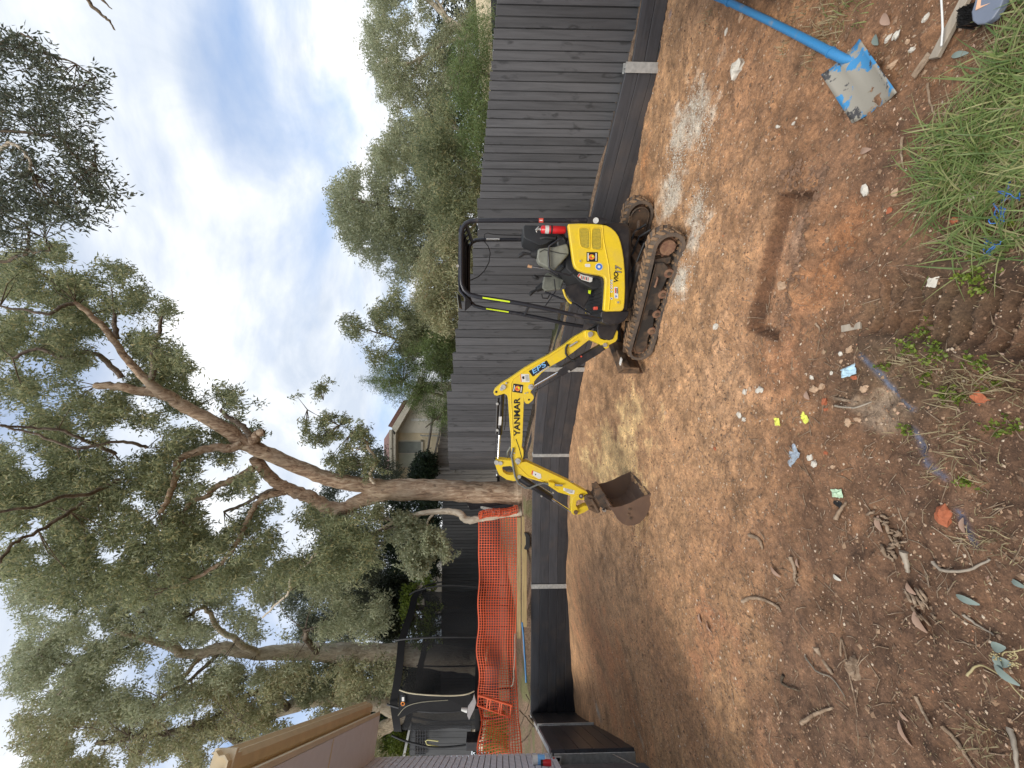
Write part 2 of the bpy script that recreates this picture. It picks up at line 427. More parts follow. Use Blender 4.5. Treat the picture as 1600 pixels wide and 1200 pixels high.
def base_h(X, Y):
    X = np.asarray(X, float); Y = np.asarray(Y, float)
    num = 0; den = 0
    for cx, cy, cz in CTRL:
        d2 = (X - cx) ** 2 + (Y - cy) ** 2 + 0.15
        w = 1.0 / d2 ** 1.6
        num = num + w * cz; den = den + w
    return num / den
def g0(x, y):
    d = ray(x, y); p = CO + d * ((0 - CAM_H) / d.z)
    for _ in range(12):
        z = float(base_h(p.x, p.y)); p = CO + d * ((z - CAM_H) / d.z)
    return p
# trench
TA = (g0(1247, 306) + g0(1262, 312)) / 2; TB = (g0(1180, 512) + g0(1196, 520)) / 2
TA = g0(1243, 305); TB = g0(1190, 520)
tdir = Vector((TB.x - TA.x, TB.y - TA.y)); TLEN = tdir.length; tdir.normalize(); tper = Vector((-tdir.y, tdir.x))
# tread imprint region in the dark topsoil
GX = g0(1560, 150)
IA = g0(1365, 478); IB = g0(1600, 505)
def ground_h(X, Y, detail=True):
    X = np.asarray(X, float); Y = np.asarray(Y, float)
    h = base_h(X, Y)
    if not detail: return h
    h = h + 0.045 * fbm(X * 1.1, Y * 1.1, 3, 3) 
    near = sstep((7.0 - Y) / 3.0)
    h = h + 0.020 * fbm(X * 5, Y * 5, 9, 3) * (0.4 + 0.6 * near)
    h = h + 0.019 * fbm(X * 15, Y * 15, 21, 3, 0.62) * near + 0.05 * np.clip(fbm(X * 6, Y * 6, 31, 3) - .1, 0, 1) * near * fbm(X * 25, Y * 25, 33, 2)
    lump = np.clip(fbm(X * 9, Y * 9, 55, 3) - 0.12, 0, 1)
    h = h + 0.07 * lump * sstep((3.2 - Y) / 1.2)
    # trench
    s = (X - TA.x) * tdir.x + (Y - TA.y) * tdir.y; t = (X - TA.x) * tper.x + (Y - TA.y) * tper.y
    wob = 0.03 * fbm(s * 5, t * 0 + 3.0, 71, 4)
    hw = 0.165
    ins = np.minimum(hw - np.abs(t + wob), np.minimum(s + 0.02, TLEN - s + 0.02))
    cut = sstep((ins + .02 * fbm(X * 30, Y * 30, 72, 2)) / 0.035)
    h = h * (1 - cut) + cut * (base_h(X, Y) - 0.080 + 0.007 * fbm(X * 12, Y * 12, 5, 3))
    # spoil beside the trench
    sp = np.exp(-((t - np.sign(tper.y) * -1 * (hw + 0.075)) / 0.05) ** 2) * sstep((s + .1) / .2) * sstep((TLEN * 0.95 - s) / .3)
    h = h + sp * (0.035 + 0.10 * np.abs(fbm(X * 14, Y * 14, 77, 3)))
    e = np.exp(-((s + 0.10) / 0.07) ** 2 - (t / 0.14) ** 2); h = h + e * (0.02 + 0.09 * np.abs(fbm(X * 15, Y * 15, 78, 3)))
    # tread marks: ridges crossing a band
    d = Vector((IB.x - IA.x, IB.y - IA.y)); L = d.length; d.normalize(); q = Vector((-d.y, d.x))
    s = (X - IA.x) * d.x + (Y - IA.y) * d.y; t = (X - IA.x) * q.x + (Y - IA.y) * q.y
    band = sstep((0.135 - np.abs(t)) / 0.03) * sstep((s + 0.05) / 0.08) * sstep((L + 0.25 - s) / 0.15)
    h = h + band * (-0.030 + 0.024 * 1.15 * np.clip(1.6 * np.sin(s * 2 * math.pi / 0.066 + 6 * np.abs(t)), -1, 1))
    h = h + 0.045 * np.exp(-((np.abs(t) - 0.17) / 0.04) ** 2) * sstep((s + 0.05) / 0.08) * sstep((L + 0.25 - s) / 0.15)
    # grassy edge rises
    gx = GX
    h = h + 0.05 * np.exp(-(((X - gx.x) / 0.5) ** 2 + ((Y - gx.y) / 0.5) ** 2))
    return h
def gp(x, y, up=0.0):
    """point of the cut ground seen at a picture position"""
    d = ray(x, y); p = CO + d * ((0 - CAM_H) / d.z)
    for _ in range(14):
        z = float(ground_h(p.x, p.y)); q = CO + d * ((z + up - CAM_H) / d.z); p = p.lerp(q, 0.7)
    return p
def gz(x, y): return float(ground_h(x, y))

# ------------------------------------------------------------------ ground
def axis_pts(lo, hi, flo, fhi, fine, growth=1.06):
    a = list(np.arange(flo, fhi + fine, fine)); s = fine; x = a[-1]
    while x < hi: s *= growth; x += s; a.append(x)
    s = fine; x = a[0]; b = []
    while x > lo: s *= growth; x -= s; b.append(x)
    return np.array(b[::-1] + a)
xs = axis_pts(-150, 150, -2.9, 2.6, 0.0125, 1.035); ys = axis_pts(-150, 160, 0.75, 5.4, 0.0125, 1.03)
XX, YY = np.meshgrid(xs, ys, indexing='ij')
ZZ = ground_h(XX, YY)
# outside the cut the lower sheet sinks away under the upper ground
far = sstep((np.hypot(XX, YY - 3) - 9.5) / 3.0)
ZZ = ZZ * (1 - far) + far * (-0.25)
def soil_rgb(X, Y):
    n1 = fbm(X * 0.9, Y * 0.9, 101, 4)[..., None]; n2 = fbm(X * 3.1, Y * 3.1, 131, 4)[..., None]; n3 = fbm(X * 11, Y * 11, 151, 3)[..., None]
    pale = np.array([0.49, 0.295, 0.16]); warm = np.array([0.40, 0.21, 0.105]); dark = np.array([0.17, 0.097, 0.058])
    t = sstep((3.5 + 0.15 * X + 1.2 * n1[..., 0] - Y) / 1.9)[..., None]
    c = pale * (1 - t) + warm * t * 0.55 + t * 0.45 * np.array([0.31, 0.178, 0.102])
    t2 = sstep((2.35 + 0.30 * np.clip(-X, 0, 3) + 0.9 * n1[..., 0] + 0.6 * n2[..., 0] - Y) / 1.0)[..., None]
    c = c * (1 - t2) + dark * t2
    ctr = []
    def blob(px, py, sx, sy, col, k):
        p = g0(px, py); ctr.append((p.x, p.y, sx, sy, col, k))
    chalk = (0.56, 0.50, 0.41); sand = (0.62, 0.46, 0.23); org = (0.48, 0.20, 0.07); redb = (0.36, 0.17, 0.085)
    blob(1085, 170, .22, .28, chalk, 1.0); blob(1062, 215, .16, .16, chalk, .9); blob(1048, 300, .2, .22, chalk, .95)
    blob(1090, 330, .14, .2, chalk, .9); blob(1068, 435, .13, .10, chalk, 1.0); blob(1080, 380, .1, .1, chalk, .9)
    blob(955, 700, .35, .9, sand, .7); blob(985, 640, .22, .5, sand, .6); blob(935, 740, .2, .8, sand, .75); blob(1000, 800, .3, .3, sand, .5)
    blob(1010, 260, .35, .2, org, .5); blob(1290, 430, .14, .12, org, .3); blob(1210, 560, .2, .2, redb, .4); blob(1330, 360, .12, .12, org, .25)
    blob(1130, 600, .3, .3, (0.50, 0.31, 0.18), .5); blob(930, 1000, .9, 1.0, redb, .7); blob(990, 1110, .8, .8, (.35, .17, .08), .7); blob(1100, 900, .7, .6, (.33, .18, .095), .5); blob(1050, 1050, .8, .8, (.32, .17, .09), .6); blob(1300, 1100, .5, .6, (.20, .12, .075), .5)
    blob(935, 1115, .05, .25, (0.45, .43, .38), .9); blob(1000, 1150, .07, .3, (0.5, .45, .36), .7); blob(1105, 1000, .3, .25, (0.38, .17, .09), .4)
    blob(1420, 560, .25, .3, (0.13, .085, .05), .7); blob(1540, 420, .3, .3, (0.11, .075, .045), .6); blob(1450, 980, .12, .12, (0.11, .06, .035), .6)
    blob(1380, 660, .08, .08, (0.33, .26, .19), .6); blob(903, 580, .05, .25, (0.66, .62, .52), .9)
    for cx, cy, sx, sy, col, k in ctr:
        w = np.exp(-((X - cx) / sx) ** 2 - ((Y - cy) / sy) ** 2)[..., None]
        w = np.clip((w + 0.9 * (n2 + 0.7 * n3) * (w > 0.02)) * 1.5 - 0.25, 0, 1) * k
        c = c * (1 - w) + np.array(col) * w
    # survey paint lines sprayed blue on the ground
    for (ax, ay), (bx, by), wd in (((1350, 555), (1430, 640), .012), ((1430, 670), (1475, 745), .016), ((1018, 75), (1050, 20), .014), ((1500, 800), (1530, 850), .012), ((1016, 90), (1030, 62), .012)):
        a = g0(ax, ay); b = g0(bx, by); vx, vy = b.x - a.x, b.y - a.y; L2 = vx * vx + vy * vy
        s = np.clip(((X - a.x) * vx + (Y - a.y) * vy) / L2, 0, 1)
        d = np.hypot(X - a.x - s * vx, Y - a.y - s * vy)
        w = (np.exp(-(d / wd) ** 2) * np.clip(0.35 + 2.6 * n3[..., 0] + 1.5 * n2[..., 0] - .15, 0, 0.36))[..., None]
        c = c * (1 - w) + np.array([0.07, 0.21, 0.42]) * w
    # trench colours: painted shade on the sides, clay floor, painted sheen
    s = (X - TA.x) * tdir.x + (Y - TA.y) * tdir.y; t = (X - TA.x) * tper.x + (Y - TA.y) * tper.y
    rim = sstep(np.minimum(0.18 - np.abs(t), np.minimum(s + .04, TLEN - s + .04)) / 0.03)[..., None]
    c = c * (1 - rim) + np.array([0.17, 0.09, 0.05]) * rim  # rim colour darkened to stand in for shade on the trench sides
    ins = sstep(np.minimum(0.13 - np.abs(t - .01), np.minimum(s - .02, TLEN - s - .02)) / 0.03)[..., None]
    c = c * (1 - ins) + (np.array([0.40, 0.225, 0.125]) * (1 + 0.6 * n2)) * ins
    painted_sheen = np.exp(-((s - .22) / .14) ** 2 - (t / .05) ** 2)[..., None]; c = c * (1 - .5 * painted_sheen) + np.array([0.36, 0.27, 0.21]) * .5 * painted_sheen  # pale sheen patch painted into the floor colour
    c = c * (1 + 0.45 * n2 + 0.55 * n3)
    return np.clip(c, 0.01, 0.9)
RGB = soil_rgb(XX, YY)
nx, ny = len(xs), len(ys)
V = np.stack([XX, YY, ZZ], -1).reshape(-1, 3)
ii, jj = np.meshgrid(np.arange(nx - 1), np.arange(ny - 1), indexing='ij')
a = (ii * ny + jj).ravel()
Q = np.stack([a, a + ny, a + ny + 1, a + 1], -1)
def soilmat():
    m, nt, b = newmat('dug_soil')
    at_ = nt.nodes.new('ShaderNodeAttribute'); at_.attribute_name = 'soil'
    f1 = tnoise(nt, 38, 8, 0.72); f2 = tnoise(nt, 150, 5, 0.7); f3 = tnoise(nt, 9, 6, 0.6)
    c = mix(nt, 1.0, at_.outputs['Color'], ramp(nt, f1, [(0.30, g3(0.48)), (0.52, g3(1.0)), (0.74, g3(1.5))]), 'MULTIPLY')
    c = mix(nt, 1.0, c, ramp(nt, f2, [(0.32, g3(0.62)), (0.6, g3(1.1)), (0.75, g3(1.5))]), 'MULTIPLY')
    c = mix(nt, 1.0, c, ramp(nt, f3, [(0.35, (0.82, 0.80, 0.80)), (0.65, (1.15, 1.08, 1.0))]), 'MULTIPLY')
    vo = nt.nodes.new('ShaderNodeTexVoronoi'); vo.inputs['Scale'].default_value = 75
    t = nt.nodes.new('ShaderNodeTexCoord'); lnk(nt, t.outputs['Object'], vo.inputs['Vector'])
    st = ramp(nt, vo.outputs['Distance'], [(0.10, g3(1)), (0.22, g3(0))])
    sel = ramp(nt, vo.outputs['Color'], [(0.80, g3(0)), (0.84, g3(0.7))])
    mm = nt.nodes.new('ShaderNodeMath'); mm.operation = 'MULTIPLY'; lnk(nt, st, mm.inputs[0]); lnk(nt, sel, mm.inputs[1])
    c = mix(nt, mm.outputs[0], c, (0.56, 0.42, 0.29))
    lnk(nt, c, b.inputs['Base Color']); b.inputs['Roughness'].default_value = 0.93
    n = bump(nt, None, f1, 0.8, 0.012); n = bump(nt, None, f2, 0.55, 0.004, n); bump(nt, b, mm.outputs[0], 0.6, 0.004, n)
    return m
M['soil'] = soilmat()
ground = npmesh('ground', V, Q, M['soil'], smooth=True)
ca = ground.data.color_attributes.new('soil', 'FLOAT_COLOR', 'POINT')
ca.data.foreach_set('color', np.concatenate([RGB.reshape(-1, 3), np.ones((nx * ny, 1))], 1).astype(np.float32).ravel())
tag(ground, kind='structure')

# upper ground: everything behind the retaining walls, rising to the back
UC = np.array([(3.8, 4.55, .30), (4.3, 4.2, .26), (4.1, 4.25, .27), (4.9, 3.7, .26), (4.5, 4.1, .26), (2.37, 5.6, .52), (.3, 7.2, .80), (-1.6, 8.8, 1.08), (-4.78, 9.2, 1.10), (-8.1, 9.5, 1.08), (-5.3, 5.4, .98), (-6.8, 7.5, 1.06),
               (2.7, 5.6, .5), (1.41, 6.7, .72), (.6, 7.7, .95), (-.3, 8.3, 1.10), (-1.4, 9.3, 1.25), (-2.6, 9.8, 1.30), (-3.3, 9.9, 1.32), (-5.5, 9.9, 1.32), (-8, 10, 1.32),
               (-5, 11, 1.65), (-8, 11, 1.65), (-5, 14.5, 1.95), (-12, 14.5, 1.95), (2, 14, 2.0), (0, 20, 2.4), (-10, 25, 2.6), (10, 20, 2.0), (6, 8, 1.2), (30, 30, 2.5), (-30, 30, 2.5), (-30, 5, 1.2), (30, 0, .6), (0, 60, 4), (-9, 4, 1.0)])
def upper_h(X, Y):
    X = np.asarray(X, float); Y = np.asarray(Y, float); num = 0; den = 0
    for cx, cy, cz in UC:
        w = 1.0 / ((X - cx) ** 2 + (Y - cy) ** 2 + 0.03) ** 1.7; num = num + w * cz; den = den + w
    return num / den
def uz(x, y): return float(upper_h(x, y))
line = [Vector((7.5, 1.2)), Vector((6.2, 2.43)), Vector((4.9, 3.6)), P0, P1, P2, P3, P4, PM, PE, Vector((-6.1, 5.3)), Vector((-6.4, 3.5)), Vector((-4.8, -1.2))]
samples = []
for a_, b_ in zip(line[:-1], line[1:]):
    n = max(2, int((b_ - a_).length / 0.12))
    for k in range(n): samples.append(a_.lerp(b_, k / n))
samples.append(line[-1])
cen = Vector((-1.0, 3.0)); rings = [0, .012, .03, .05, .08, .12, .17, .24, .33, .45, .6, .85, 1.2, 1.8, 3, 5, 9, 18]
S = np.array([(p.x, p.y) for p in samples]); C_ = np.array([cen.x, cen.y])
d_ = S - C_; d_ = d_ / np.linalg.norm(d_, axis=1)[:, None]
UV = []
for r in rings:
    p = S + d_ * (0.06 + r * 8.0)
    z = upper_h(p[:, 0], p[:, 1]) + 0.05 * fbm(p[:, 0] * 2, p[:, 1] * 2, 200, 4) * (r > 0)
    UV.append(np.column_stack([p, z]))
UV = np.concatenate(UV); k = len(samples)
i2, j2 = np.meshgrid(np.arange(len(rings) - 1), np.arange(k - 1), indexing='ij'); a = (i2 * k + j2).ravel()
UQ = np.stack([a, a + 1, a + k + 1, a + k], -1)
def uppermat():
    m, nt, b = newmat('mulch_and_soil')
    f1 = tnoise(nt, 25, 8, 0.75); f3 = tnoise(nt, 1.2, 5, 0.6)
    c = ramp(nt, f1, [(0.3, (0.07, 0.045, 0.03)), (0.5, (0.22, 0.145, 0.095)), (0.72, (0.42, 0.32, 0.22))])
    c = mix(nt, ramp(nt, f3, [(0.52, g3(0)), (0.66, g3(0.6))]), c, (0.12, 0.16, 0.05))
    lnk(nt, c, b.inputs['Base Color']); b.inputs['Roughness'].default_value = 0.95
    bump(nt, b, f1, 0.9, 0.02); return m
M['mulch'] = uppermat()
ug = npmesh('upper_ground', UV, UQ, M['mulch'], smooth=True); tag(ug, kind='structure')
# the earth face behind the walls, so the bank is solid from any side
bk = MB()
for a_, b_ in zip(samples[:-1], samples[1:]):
    da = (a_ - cen).normalized() * 0.06; db = (b_ - cen).normalized() * 0.06
    qa, qb = a_ + da, b_ + db
    bk.add([(qa.x, qa.y, -.5), (qb.x, qb.y, -.5), (qb.x, qb.y, uz(qb.x, qb.y)), (qa.x, qa.y, uz(qa.x, qa.y))], [(0, 1, 2, 3)])
tag(bk.build('earth_bank', M['mulch']), kind='structure')

# ------------------------------------------------------------------ retaining walls
SL = MB().box((0, 0, 0), (1, 1, 1)).build('sleeper_proto', M['sleeper']).data
bpy.data.objects.remove(bpy.data.objects['sleeper_proto'])
def sleeper(parent, a, b, z0a, z0b, h, th=0.07, mat=None, nudge=0.0):
    """one sleeper from a to b (2D), bottom heights z0a, z0b"""
    A = Vector((a.x, a.y, z0a)); B = Vector((b.x, b.y, z0b)); ax = (B - A); L = ax.length; ax.normalize()
    nrm = Vector((ax.y, -ax.x, 0)).normalized(); up = nrm.cross(ax).normalized()
    if up.z < 0: up = -up
    mb = MB().box(((0, 0, 0)), (L, th, h - 0.003))
    o = mb.build('sleeper', mat or M['sleeper'], None, bevel=0.006, seg=1)
    mid = (A + B) / 2 + up * (h / 2) + nrm * nudge
    mw = Matrix((( ax.x, nrm.x, up.x, mid.x), (ax.y, nrm.y, up.y, mid.y), (ax.z, nrm.z, up.z, mid.z), (0, 0, 0, 1)))
    o.parent = parent
    o.matrix_basis = Matrix.Translation(-Vector(parent.location)) @ mw
    return o
def hpost(parent, p, z0, z1, w=0.09, d=0.12, facing=Vector((0, -1))):
    f = Vector((facing.x, facing.y, 0)).normalized(); r = Vector((-f.y, f.x, 0)); up = Vector((0, 0, 1))
    c = Vector((p.x, p.y, (z0 + z1) / 2)); H = z1 - z0
    mb = MB(); mb.box(c + f * d / 2, (w, 0.009, H), (r, f, up)); mb.box(c - f * d / 2, (w, 0.009, H), (r, f, up)); mb.box(c, (0.007, d - 0.0095, H - .002), (r, f, up))
    return mb.build('steel_post', M['galv'], parent)
def wallrun(root, A, B, zA0, zB0, zA1, zB1, n, mat=None, th=0.07):
    hA = (zA1 - zA0) / n; hB = (zB1 - zB0) / n
    for k in range(n):
        # sleepers are equal boards; a run that climbs is built of boards laid on the same slope
        sleeper(root, A, B, zA1 - (k + 1) * (hA + hB) / 2, zB1 - (k + 1) * (hA + hB) / 2, (hA + hB) / 2, th, mat, nudge=random.uniform(-.003, .003))
w1 = empty('retaining_wall', (P0.x, P0.y, 0), 'low charcoal sleeper wall climbing along the fence behind the digger', 'retaining wall')
tvec = (P1 - P0).normalized()
wallrun(w1, P0 + tvec * .05, P1 - tvec * .05, -.15, .1, .36, .82, 4)
hpost(w1, P0, -.2, .375, .10, .12, Vector((-.55, -.83)))
w2 = empty('retaining_wall', (P1.x, P1.y, 0), 'short angled charcoal sleeper wall between two pale steel posts behind the digger arm', 'retaining wall')
t = (P2 - P1).normalized(); wallrun(w2, P1 + t * .06, P2 - t * .05, .1, .1, 1.11, 1.11, 5)
hpost(w2, P1, .1, 1.10, .09, .12, Vector((-.55, -.83)))
w3 = empty('retaining_wall', (P3.x, P3.y, 0), 'long straight dark sleeper wall across the back of the dug yard', 'retaining wall')
t = (P3 - P2).normalized(); wallrun(w3, P2 + t * .05, P3 - t * .05, .1, .1, 1.115, 1.115, 5, M['sleeper'])
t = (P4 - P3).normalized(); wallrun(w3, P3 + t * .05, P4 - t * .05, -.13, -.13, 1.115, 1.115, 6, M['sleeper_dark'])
for p in (P2, P3, P4): hpost(w3, p, -.15 if p is P4 else .1, 1.12, .10, .12, Vector((0.05, -1)))
w4 = empty('retaining_wall', (PE.x, PE.y, 0), 'dark sleeper wall on the left beside the brick house, ending in a steel plate', 'retaining wall')
def off2(p, d): return Vector((p.x + d.x, p.y + d.y))
t = (PM - P4).normalized()
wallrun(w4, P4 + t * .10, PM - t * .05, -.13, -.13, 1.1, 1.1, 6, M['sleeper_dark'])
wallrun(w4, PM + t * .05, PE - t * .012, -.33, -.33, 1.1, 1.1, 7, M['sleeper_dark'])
hpost(w4, PM, -.3, 1.12, .05, .12, Vector((.8, .6)))
e1 = at(860, 1178, 5.45); e2 = at(862, 1200, 5.30)
pl = MB(); f = Vector((.15, -1, 0)).normalized(); rr = Vector((-f.y, f.x, 0))
pl.prism([Vector((PE.x, PE.y - .02, -.4)), Vector((PE.x, PE.y - .02, 1.06)), Vector((PE.x - .55, PE.y - .10, 1.06)), Vector((PE.x - .55, PE.y - .10, -.4))], (0.002, 0.010, 0))
plate_end = pl.build('steel_plate', M['galv'], w4, bevel=.003)
sk = MB(); p = at(864, 1180.5, 5.46); 
sk.prism([at(863, 1182, 5.452), at(877, 1182, 5.452), at(877, 1196, 5.445), at(863, 1196, 5.445)], (0, -.003, 0)); sk.build('sticker', M['white_print'], w4)
sk = MB(); sk.prism([at(864, 1183, 5.447), at(866.5, 1183, 5.447), at(866.5, 1195, 5.44), at(864, 1195, 5.44)], (0, -.003, 0)); sk.build('sticker_heading', M['red_print'], w4)
sk = MB(); sk.prism([at(869, 1184, 5.447), at(875, 1184, 5.447), at(875, 1189, 5.444), at(869, 1189, 5.444)], (0, -.003, 0)); sk.build('sticker_code_block', M['black_print'], w4)
# top capping of left wall: pale steel angle
cp = MB(); cp.prism([Vector((P4.x, P4.y, 1.105)), Vector((PE.x, PE.y, 1.085)), Vector((PE.x - .06, PE.y - .04, 1.085)), Vector((P4.x - .06, P4.y - .04, 1.105))], (0, 0, .012))
cp.build('capping_angle', M['galv'], w4)
st = MB(); st.tube([at(893, 1118, 9.25), at(940, 1170, 6.0), at(997, 1198, 4.6)], .0035, 5)
o = st.build('string_line', simple('cream_string', (.55, .45, .36), .8, bmp=0)); tag(o, 'thin pale builder string pulled low along the left sleeper wall', 'string')

# ------------------------------------------------------------------ fences
def lerp(a, b, t): return a + (b - a) * t
def fence(root, A, B, segs, mat, thick=0.014, lap=0.016, jit=0.004):
    """segs: list of (t0,t1,nboards,zb0,zb1,zt0,zt1)"""
    ax = (B - A); L = ax.length; ax = ax.normalized(); ax3 = Vector((ax.x, ax.y, 0)); nrm = Vector((ax.y, -ax.x, 0))
    if nrm.y > 0: nrm = -nrm
    for (t0, t1, n, zb0, zb1, zt0, zt1) in segs:
        w = (t1 - t0) * L / n
        for k in range(n):
            tt = (k + .5) / n; c = A + ax * (L * lerp(t0, t1, tt))
            zb = lerp(zb0, zb1, tt) + random.uniform(-1, 1) * jit; zt = lerp(zt0, zt1, tt) + random.uniform(-1, 1) * jit
            mb = MB().box((0, 0, 0), (w - .010, thick, zt - zb))
            o = mb.build('paling', mat, bevel=.003, seg=1); o.parent = root
            pos = Vector((c.x, c.y, (zb + zt) / 2)) + nrm * ((.005 if k % 2 else 0) + random.uniform(-.002, .002))
            rz = math.atan2(ax.y, ax.x) + random.uniform(-.02, .02)
            o.rotation_euler = (random.uniform(-.004, .004), random.uniform(-.003, .003), rz)
            o.location = pos - Vector(root.location)
        ca = A + ax * (L * t0); cb = A + ax * (L * t1); bk0 = -nrm * (thick / 2 + .006)
        MB().prism([Vector((ca.x, ca.y, zb0 + .02)) + bk0, Vector((cb.x, cb.y, zb1 + .02)) + bk0, Vector((cb.x, cb.y, zt1 - .02)) + bk0, Vector((ca.x, ca.y, zt0 - .02)) + bk0], -nrm * .014).build('rear_paling', mat, root)
FA = Vector((4.55, 3.93)); FB = Vector((2.67, 5.53)); FC = Vector((-1.75, 9.34)); FD = Vector((-2.25, 10.1))
f1 = empty('paling_fence', (FB.x, FB.y, .5), 'charcoal paling fence with narrow boards, right of and behind the digger canopy', 'fence')
fence(f1, FB, FA, [(0, 1, 26, .50, .20, 2.13, 1.80), (1, 1.9, 23, .20, .10, 1.80, 1.70)], M['paling'])
r1 = MB()
for zz0, zz1 in ((.65, .35), (1.25, .95), (1.9, 1.6)):
    r1.prism([Vector((FB.x + .03, FB.y + .03, zz0)), Vector((FA.x + .03, FA.y + .03, zz1)), Vector((FA.x + .03, FA.y + .03, zz1 + .07)), Vector((FB.x + .03, FB.y + .03, zz0 + .07))], (.03, .035, 0))
r1.build('rail', M['paling'], f1)
t = (FA - FB).normalized()
for k in range(3):
    s_ = sleeper(f1, P0 + Vector((.05, -.03)), Vector((6.2, 2.40)), .155 - .14 * k, .155 - .14 * k, .14, .05, M['sleeper'])
    s_.name = 'plinth_board'
f2 = empty('paling_fence', (FC.x, FC.y, 1.2), 'charcoal paling fence with broad boards stepping up the slope behind the digger', 'fence')
fence(f2, FB, FC, [(0, .10, 4, .52, .55, 2.16, 2.18), (.10, .20, 4, .58, .62, 2.26, 2.28), (.20, .285, 3, .66, .73, 2.44, 2.46), (.285, .38, 3, .78, .86, 2.56, 2.60),
                   (.38, .47, 3, .88, .93, 2.66, 2.68), (.47, .56, 3, .95, 1.03, 2.75, 2.77), (.56, .64, 2, 1.05, 1.10, 2.83, 2.85), (.64, .76, 4, 1.11, 1.18, 2.95, 3.0), (.76, 1, 8, 1.19, 1.33, 3.0, 3.11)], M['paling'])
fence(f2, FC, FD, [(0, 1, 6, 1.33, 1.4, 3.11, 3.18)], M['paling'])
pb = MB(); q0 = FB + Vector((-.05, -.06)); q1 = FC + Vector((-.05, -.06))
pb.prism([Vector((q0.x, q0.y, .28)), Vector((q1.x, q1.y, 1.02)), Vector((q1.x, q1.y, 1.26)), Vector((q0.x, q0.y, .52))], (.03, .035, 0))
pb.build('plinth_board', M['sleeper'], f2)
# old weathered fence beyond (seen from its back, with rails)
f3 = empty('paling_fence', (-2.2, 13.2, 2), 'old weathered grey paling fence with rails, beyond the charcoal fence below the cream house', 'fence')
oa = at(690, 600, 12.6); ob = at(668, 770, 13.6)
fence(f3, Vector((oa.x, oa.y)), Vector((ob.x, ob.y)), [(0, .5, 14, 2.0, 2.0, 3.55, 3.95), (.5, 1, 14, 2.0, 2.0, 3.95, 4.35)], M['old_paling'], lap=.01, jit=.03)
for (x0, y0, x1, y1) in ((700, 612, 672, 746), (678, 640, 662, 746)):
    q = MB().tube([at(x0, y0, 12.5), at(x1, y1, 13.3)], .045, 4); q.build('rail', M['old_paling'], f3)
q = MB().tube([at(712, 737, 13.1), at(664, 738, 13.1)], .09, 6); q.build('post', M['old_paling'], f3)
# far back fence
f4 = empty('paling_fence', (-6, 14.5, 2), 'dark paling fence at the far back behind the orange mesh and trampoline', 'fence')
a1 = at(676, 745, 13.8); a2 = at(686, 1130, 14.6)
fence(f4, Vector((a1.x, a1.y)), Vector((a2.x, a2.y)), [(0, .42, 34, 1.9, 1.9, a1.z - .35, 4.02), (.42, 1, 46, 1.9, 1.9, 4.02, 4.15)], M['paling_far'], lap=.012)
# gate panel with lattice top at far left
f5 = empty('side_gate', (-13, 13, 2), 'dark vertical board gate with a square lattice strip, at far left under the trees', 'gate')
D5 = 13.4
for k in range(5):
    x0, x1 = 633, 650; yy = 1134 + k * 9.4
    mb = MB().prism([at(640, yy, D5), at(736, yy, D5), at(736, yy + 9.0, D5), at(640, yy + 9.0, D5)], (0, .03, 0)); mb.build('board', M['paling_far'], f5)
lt = MB()
for k in range(9): yy = 1136 + k * 5.2; lt.prism([at(648, yy, D5 - .05), at(665, yy, D5 - .05), at(665, yy + 1.3, D5 - .05), at(648, yy + 1.3, D5 - .05)], (0, .02, 0))
for k in range(5): xx = 648 + k * 4; lt.prism([at(xx, 1135, D5 - .075), at(xx + 1.3, 1135, D5 - .075), at(xx + 1.3, 1180, D5 - .075), at(xx, 1180, D5 - .075)], (0, .02, 0))
lt.build('lattice', M['black_paint'], f5)
MB().prism([at(640, 1130, D5 - .1), at(643, 1130, D5 - .1), at(632, 1186, D5 - .1), at(628, 1186, D5 - .1)], (0, .05, 0)).build('top_rail', M['galv'], f5)
h = MB().tube([at(690, 1168, D5 - .2), at(667, 1163, D5 - .2), at(665, 1158, D5 - .2), at(668, 1156, D5 - .2), at(685, 1158, D5 - .2)], .02, 6)
tag(h.build('yellow_hook', simple('pale_yellow_plastic', (.7, .65, .3), .5)), 'pale yellow bent strap hanging on the dark gate at far left', 'strap')
# ------------------------------------------------------------------ text and flat print
def textmesh(s, mat, parent, origin, xdir, updir, width, height, name, depth=0.0015, bold=0.0, shear=0.0):
    cu = bpy.data.curves.new('txt', 'FONT'); cu.body = s; cu.size = 1.0; cu.extrude = 0.0; cu.offset = bold; cu.shear = shear
    cu.resolution_u = 3
    ob = bpy.data.objects.new('txt', cu); COL.objects.link(ob)
    bpy.context.view_layer.update()
    me = bpy.data.meshes.new_from_object(ob.evaluated_get(bpy.context.evaluated_depsgraph_get()))
    bpy.data.objects.remove(ob)
    n = len(me.vertices); co = np.empty(n * 3, np.float32); me.vertices.foreach_get('co', co); co = co.reshape(-1, 3)
    lo = co.min(0); hi = co.max(0)
    sx = width / max(1e-6, hi[0] - lo[0]); sy = height / max(1e-6, hi[1] - lo[1])
    X = Vector(xdir).normalized(); U = Vector(updir); U = (U - X * U.dot(X)).normalized()
    out = np.array(origin)[None] + np.outer((co[:, 0] - lo[0]) * sx, np.array(X)) + np.outer((co[:, 1] - lo[1]) * sy, np.array(U))
    par = parent
    while par is not None: out = out - np.array(par.location); par = par.parent
    me.vertices.foreach_set('co', out.astype(np.float32).ravel()); me.update(); me.name = name
    me.materials.clear(); me.materials.append(mat)
    o = bpy.data.objects.new(name, me); COL.objects.link(o)
    if parent: o.parent = parent
    return o

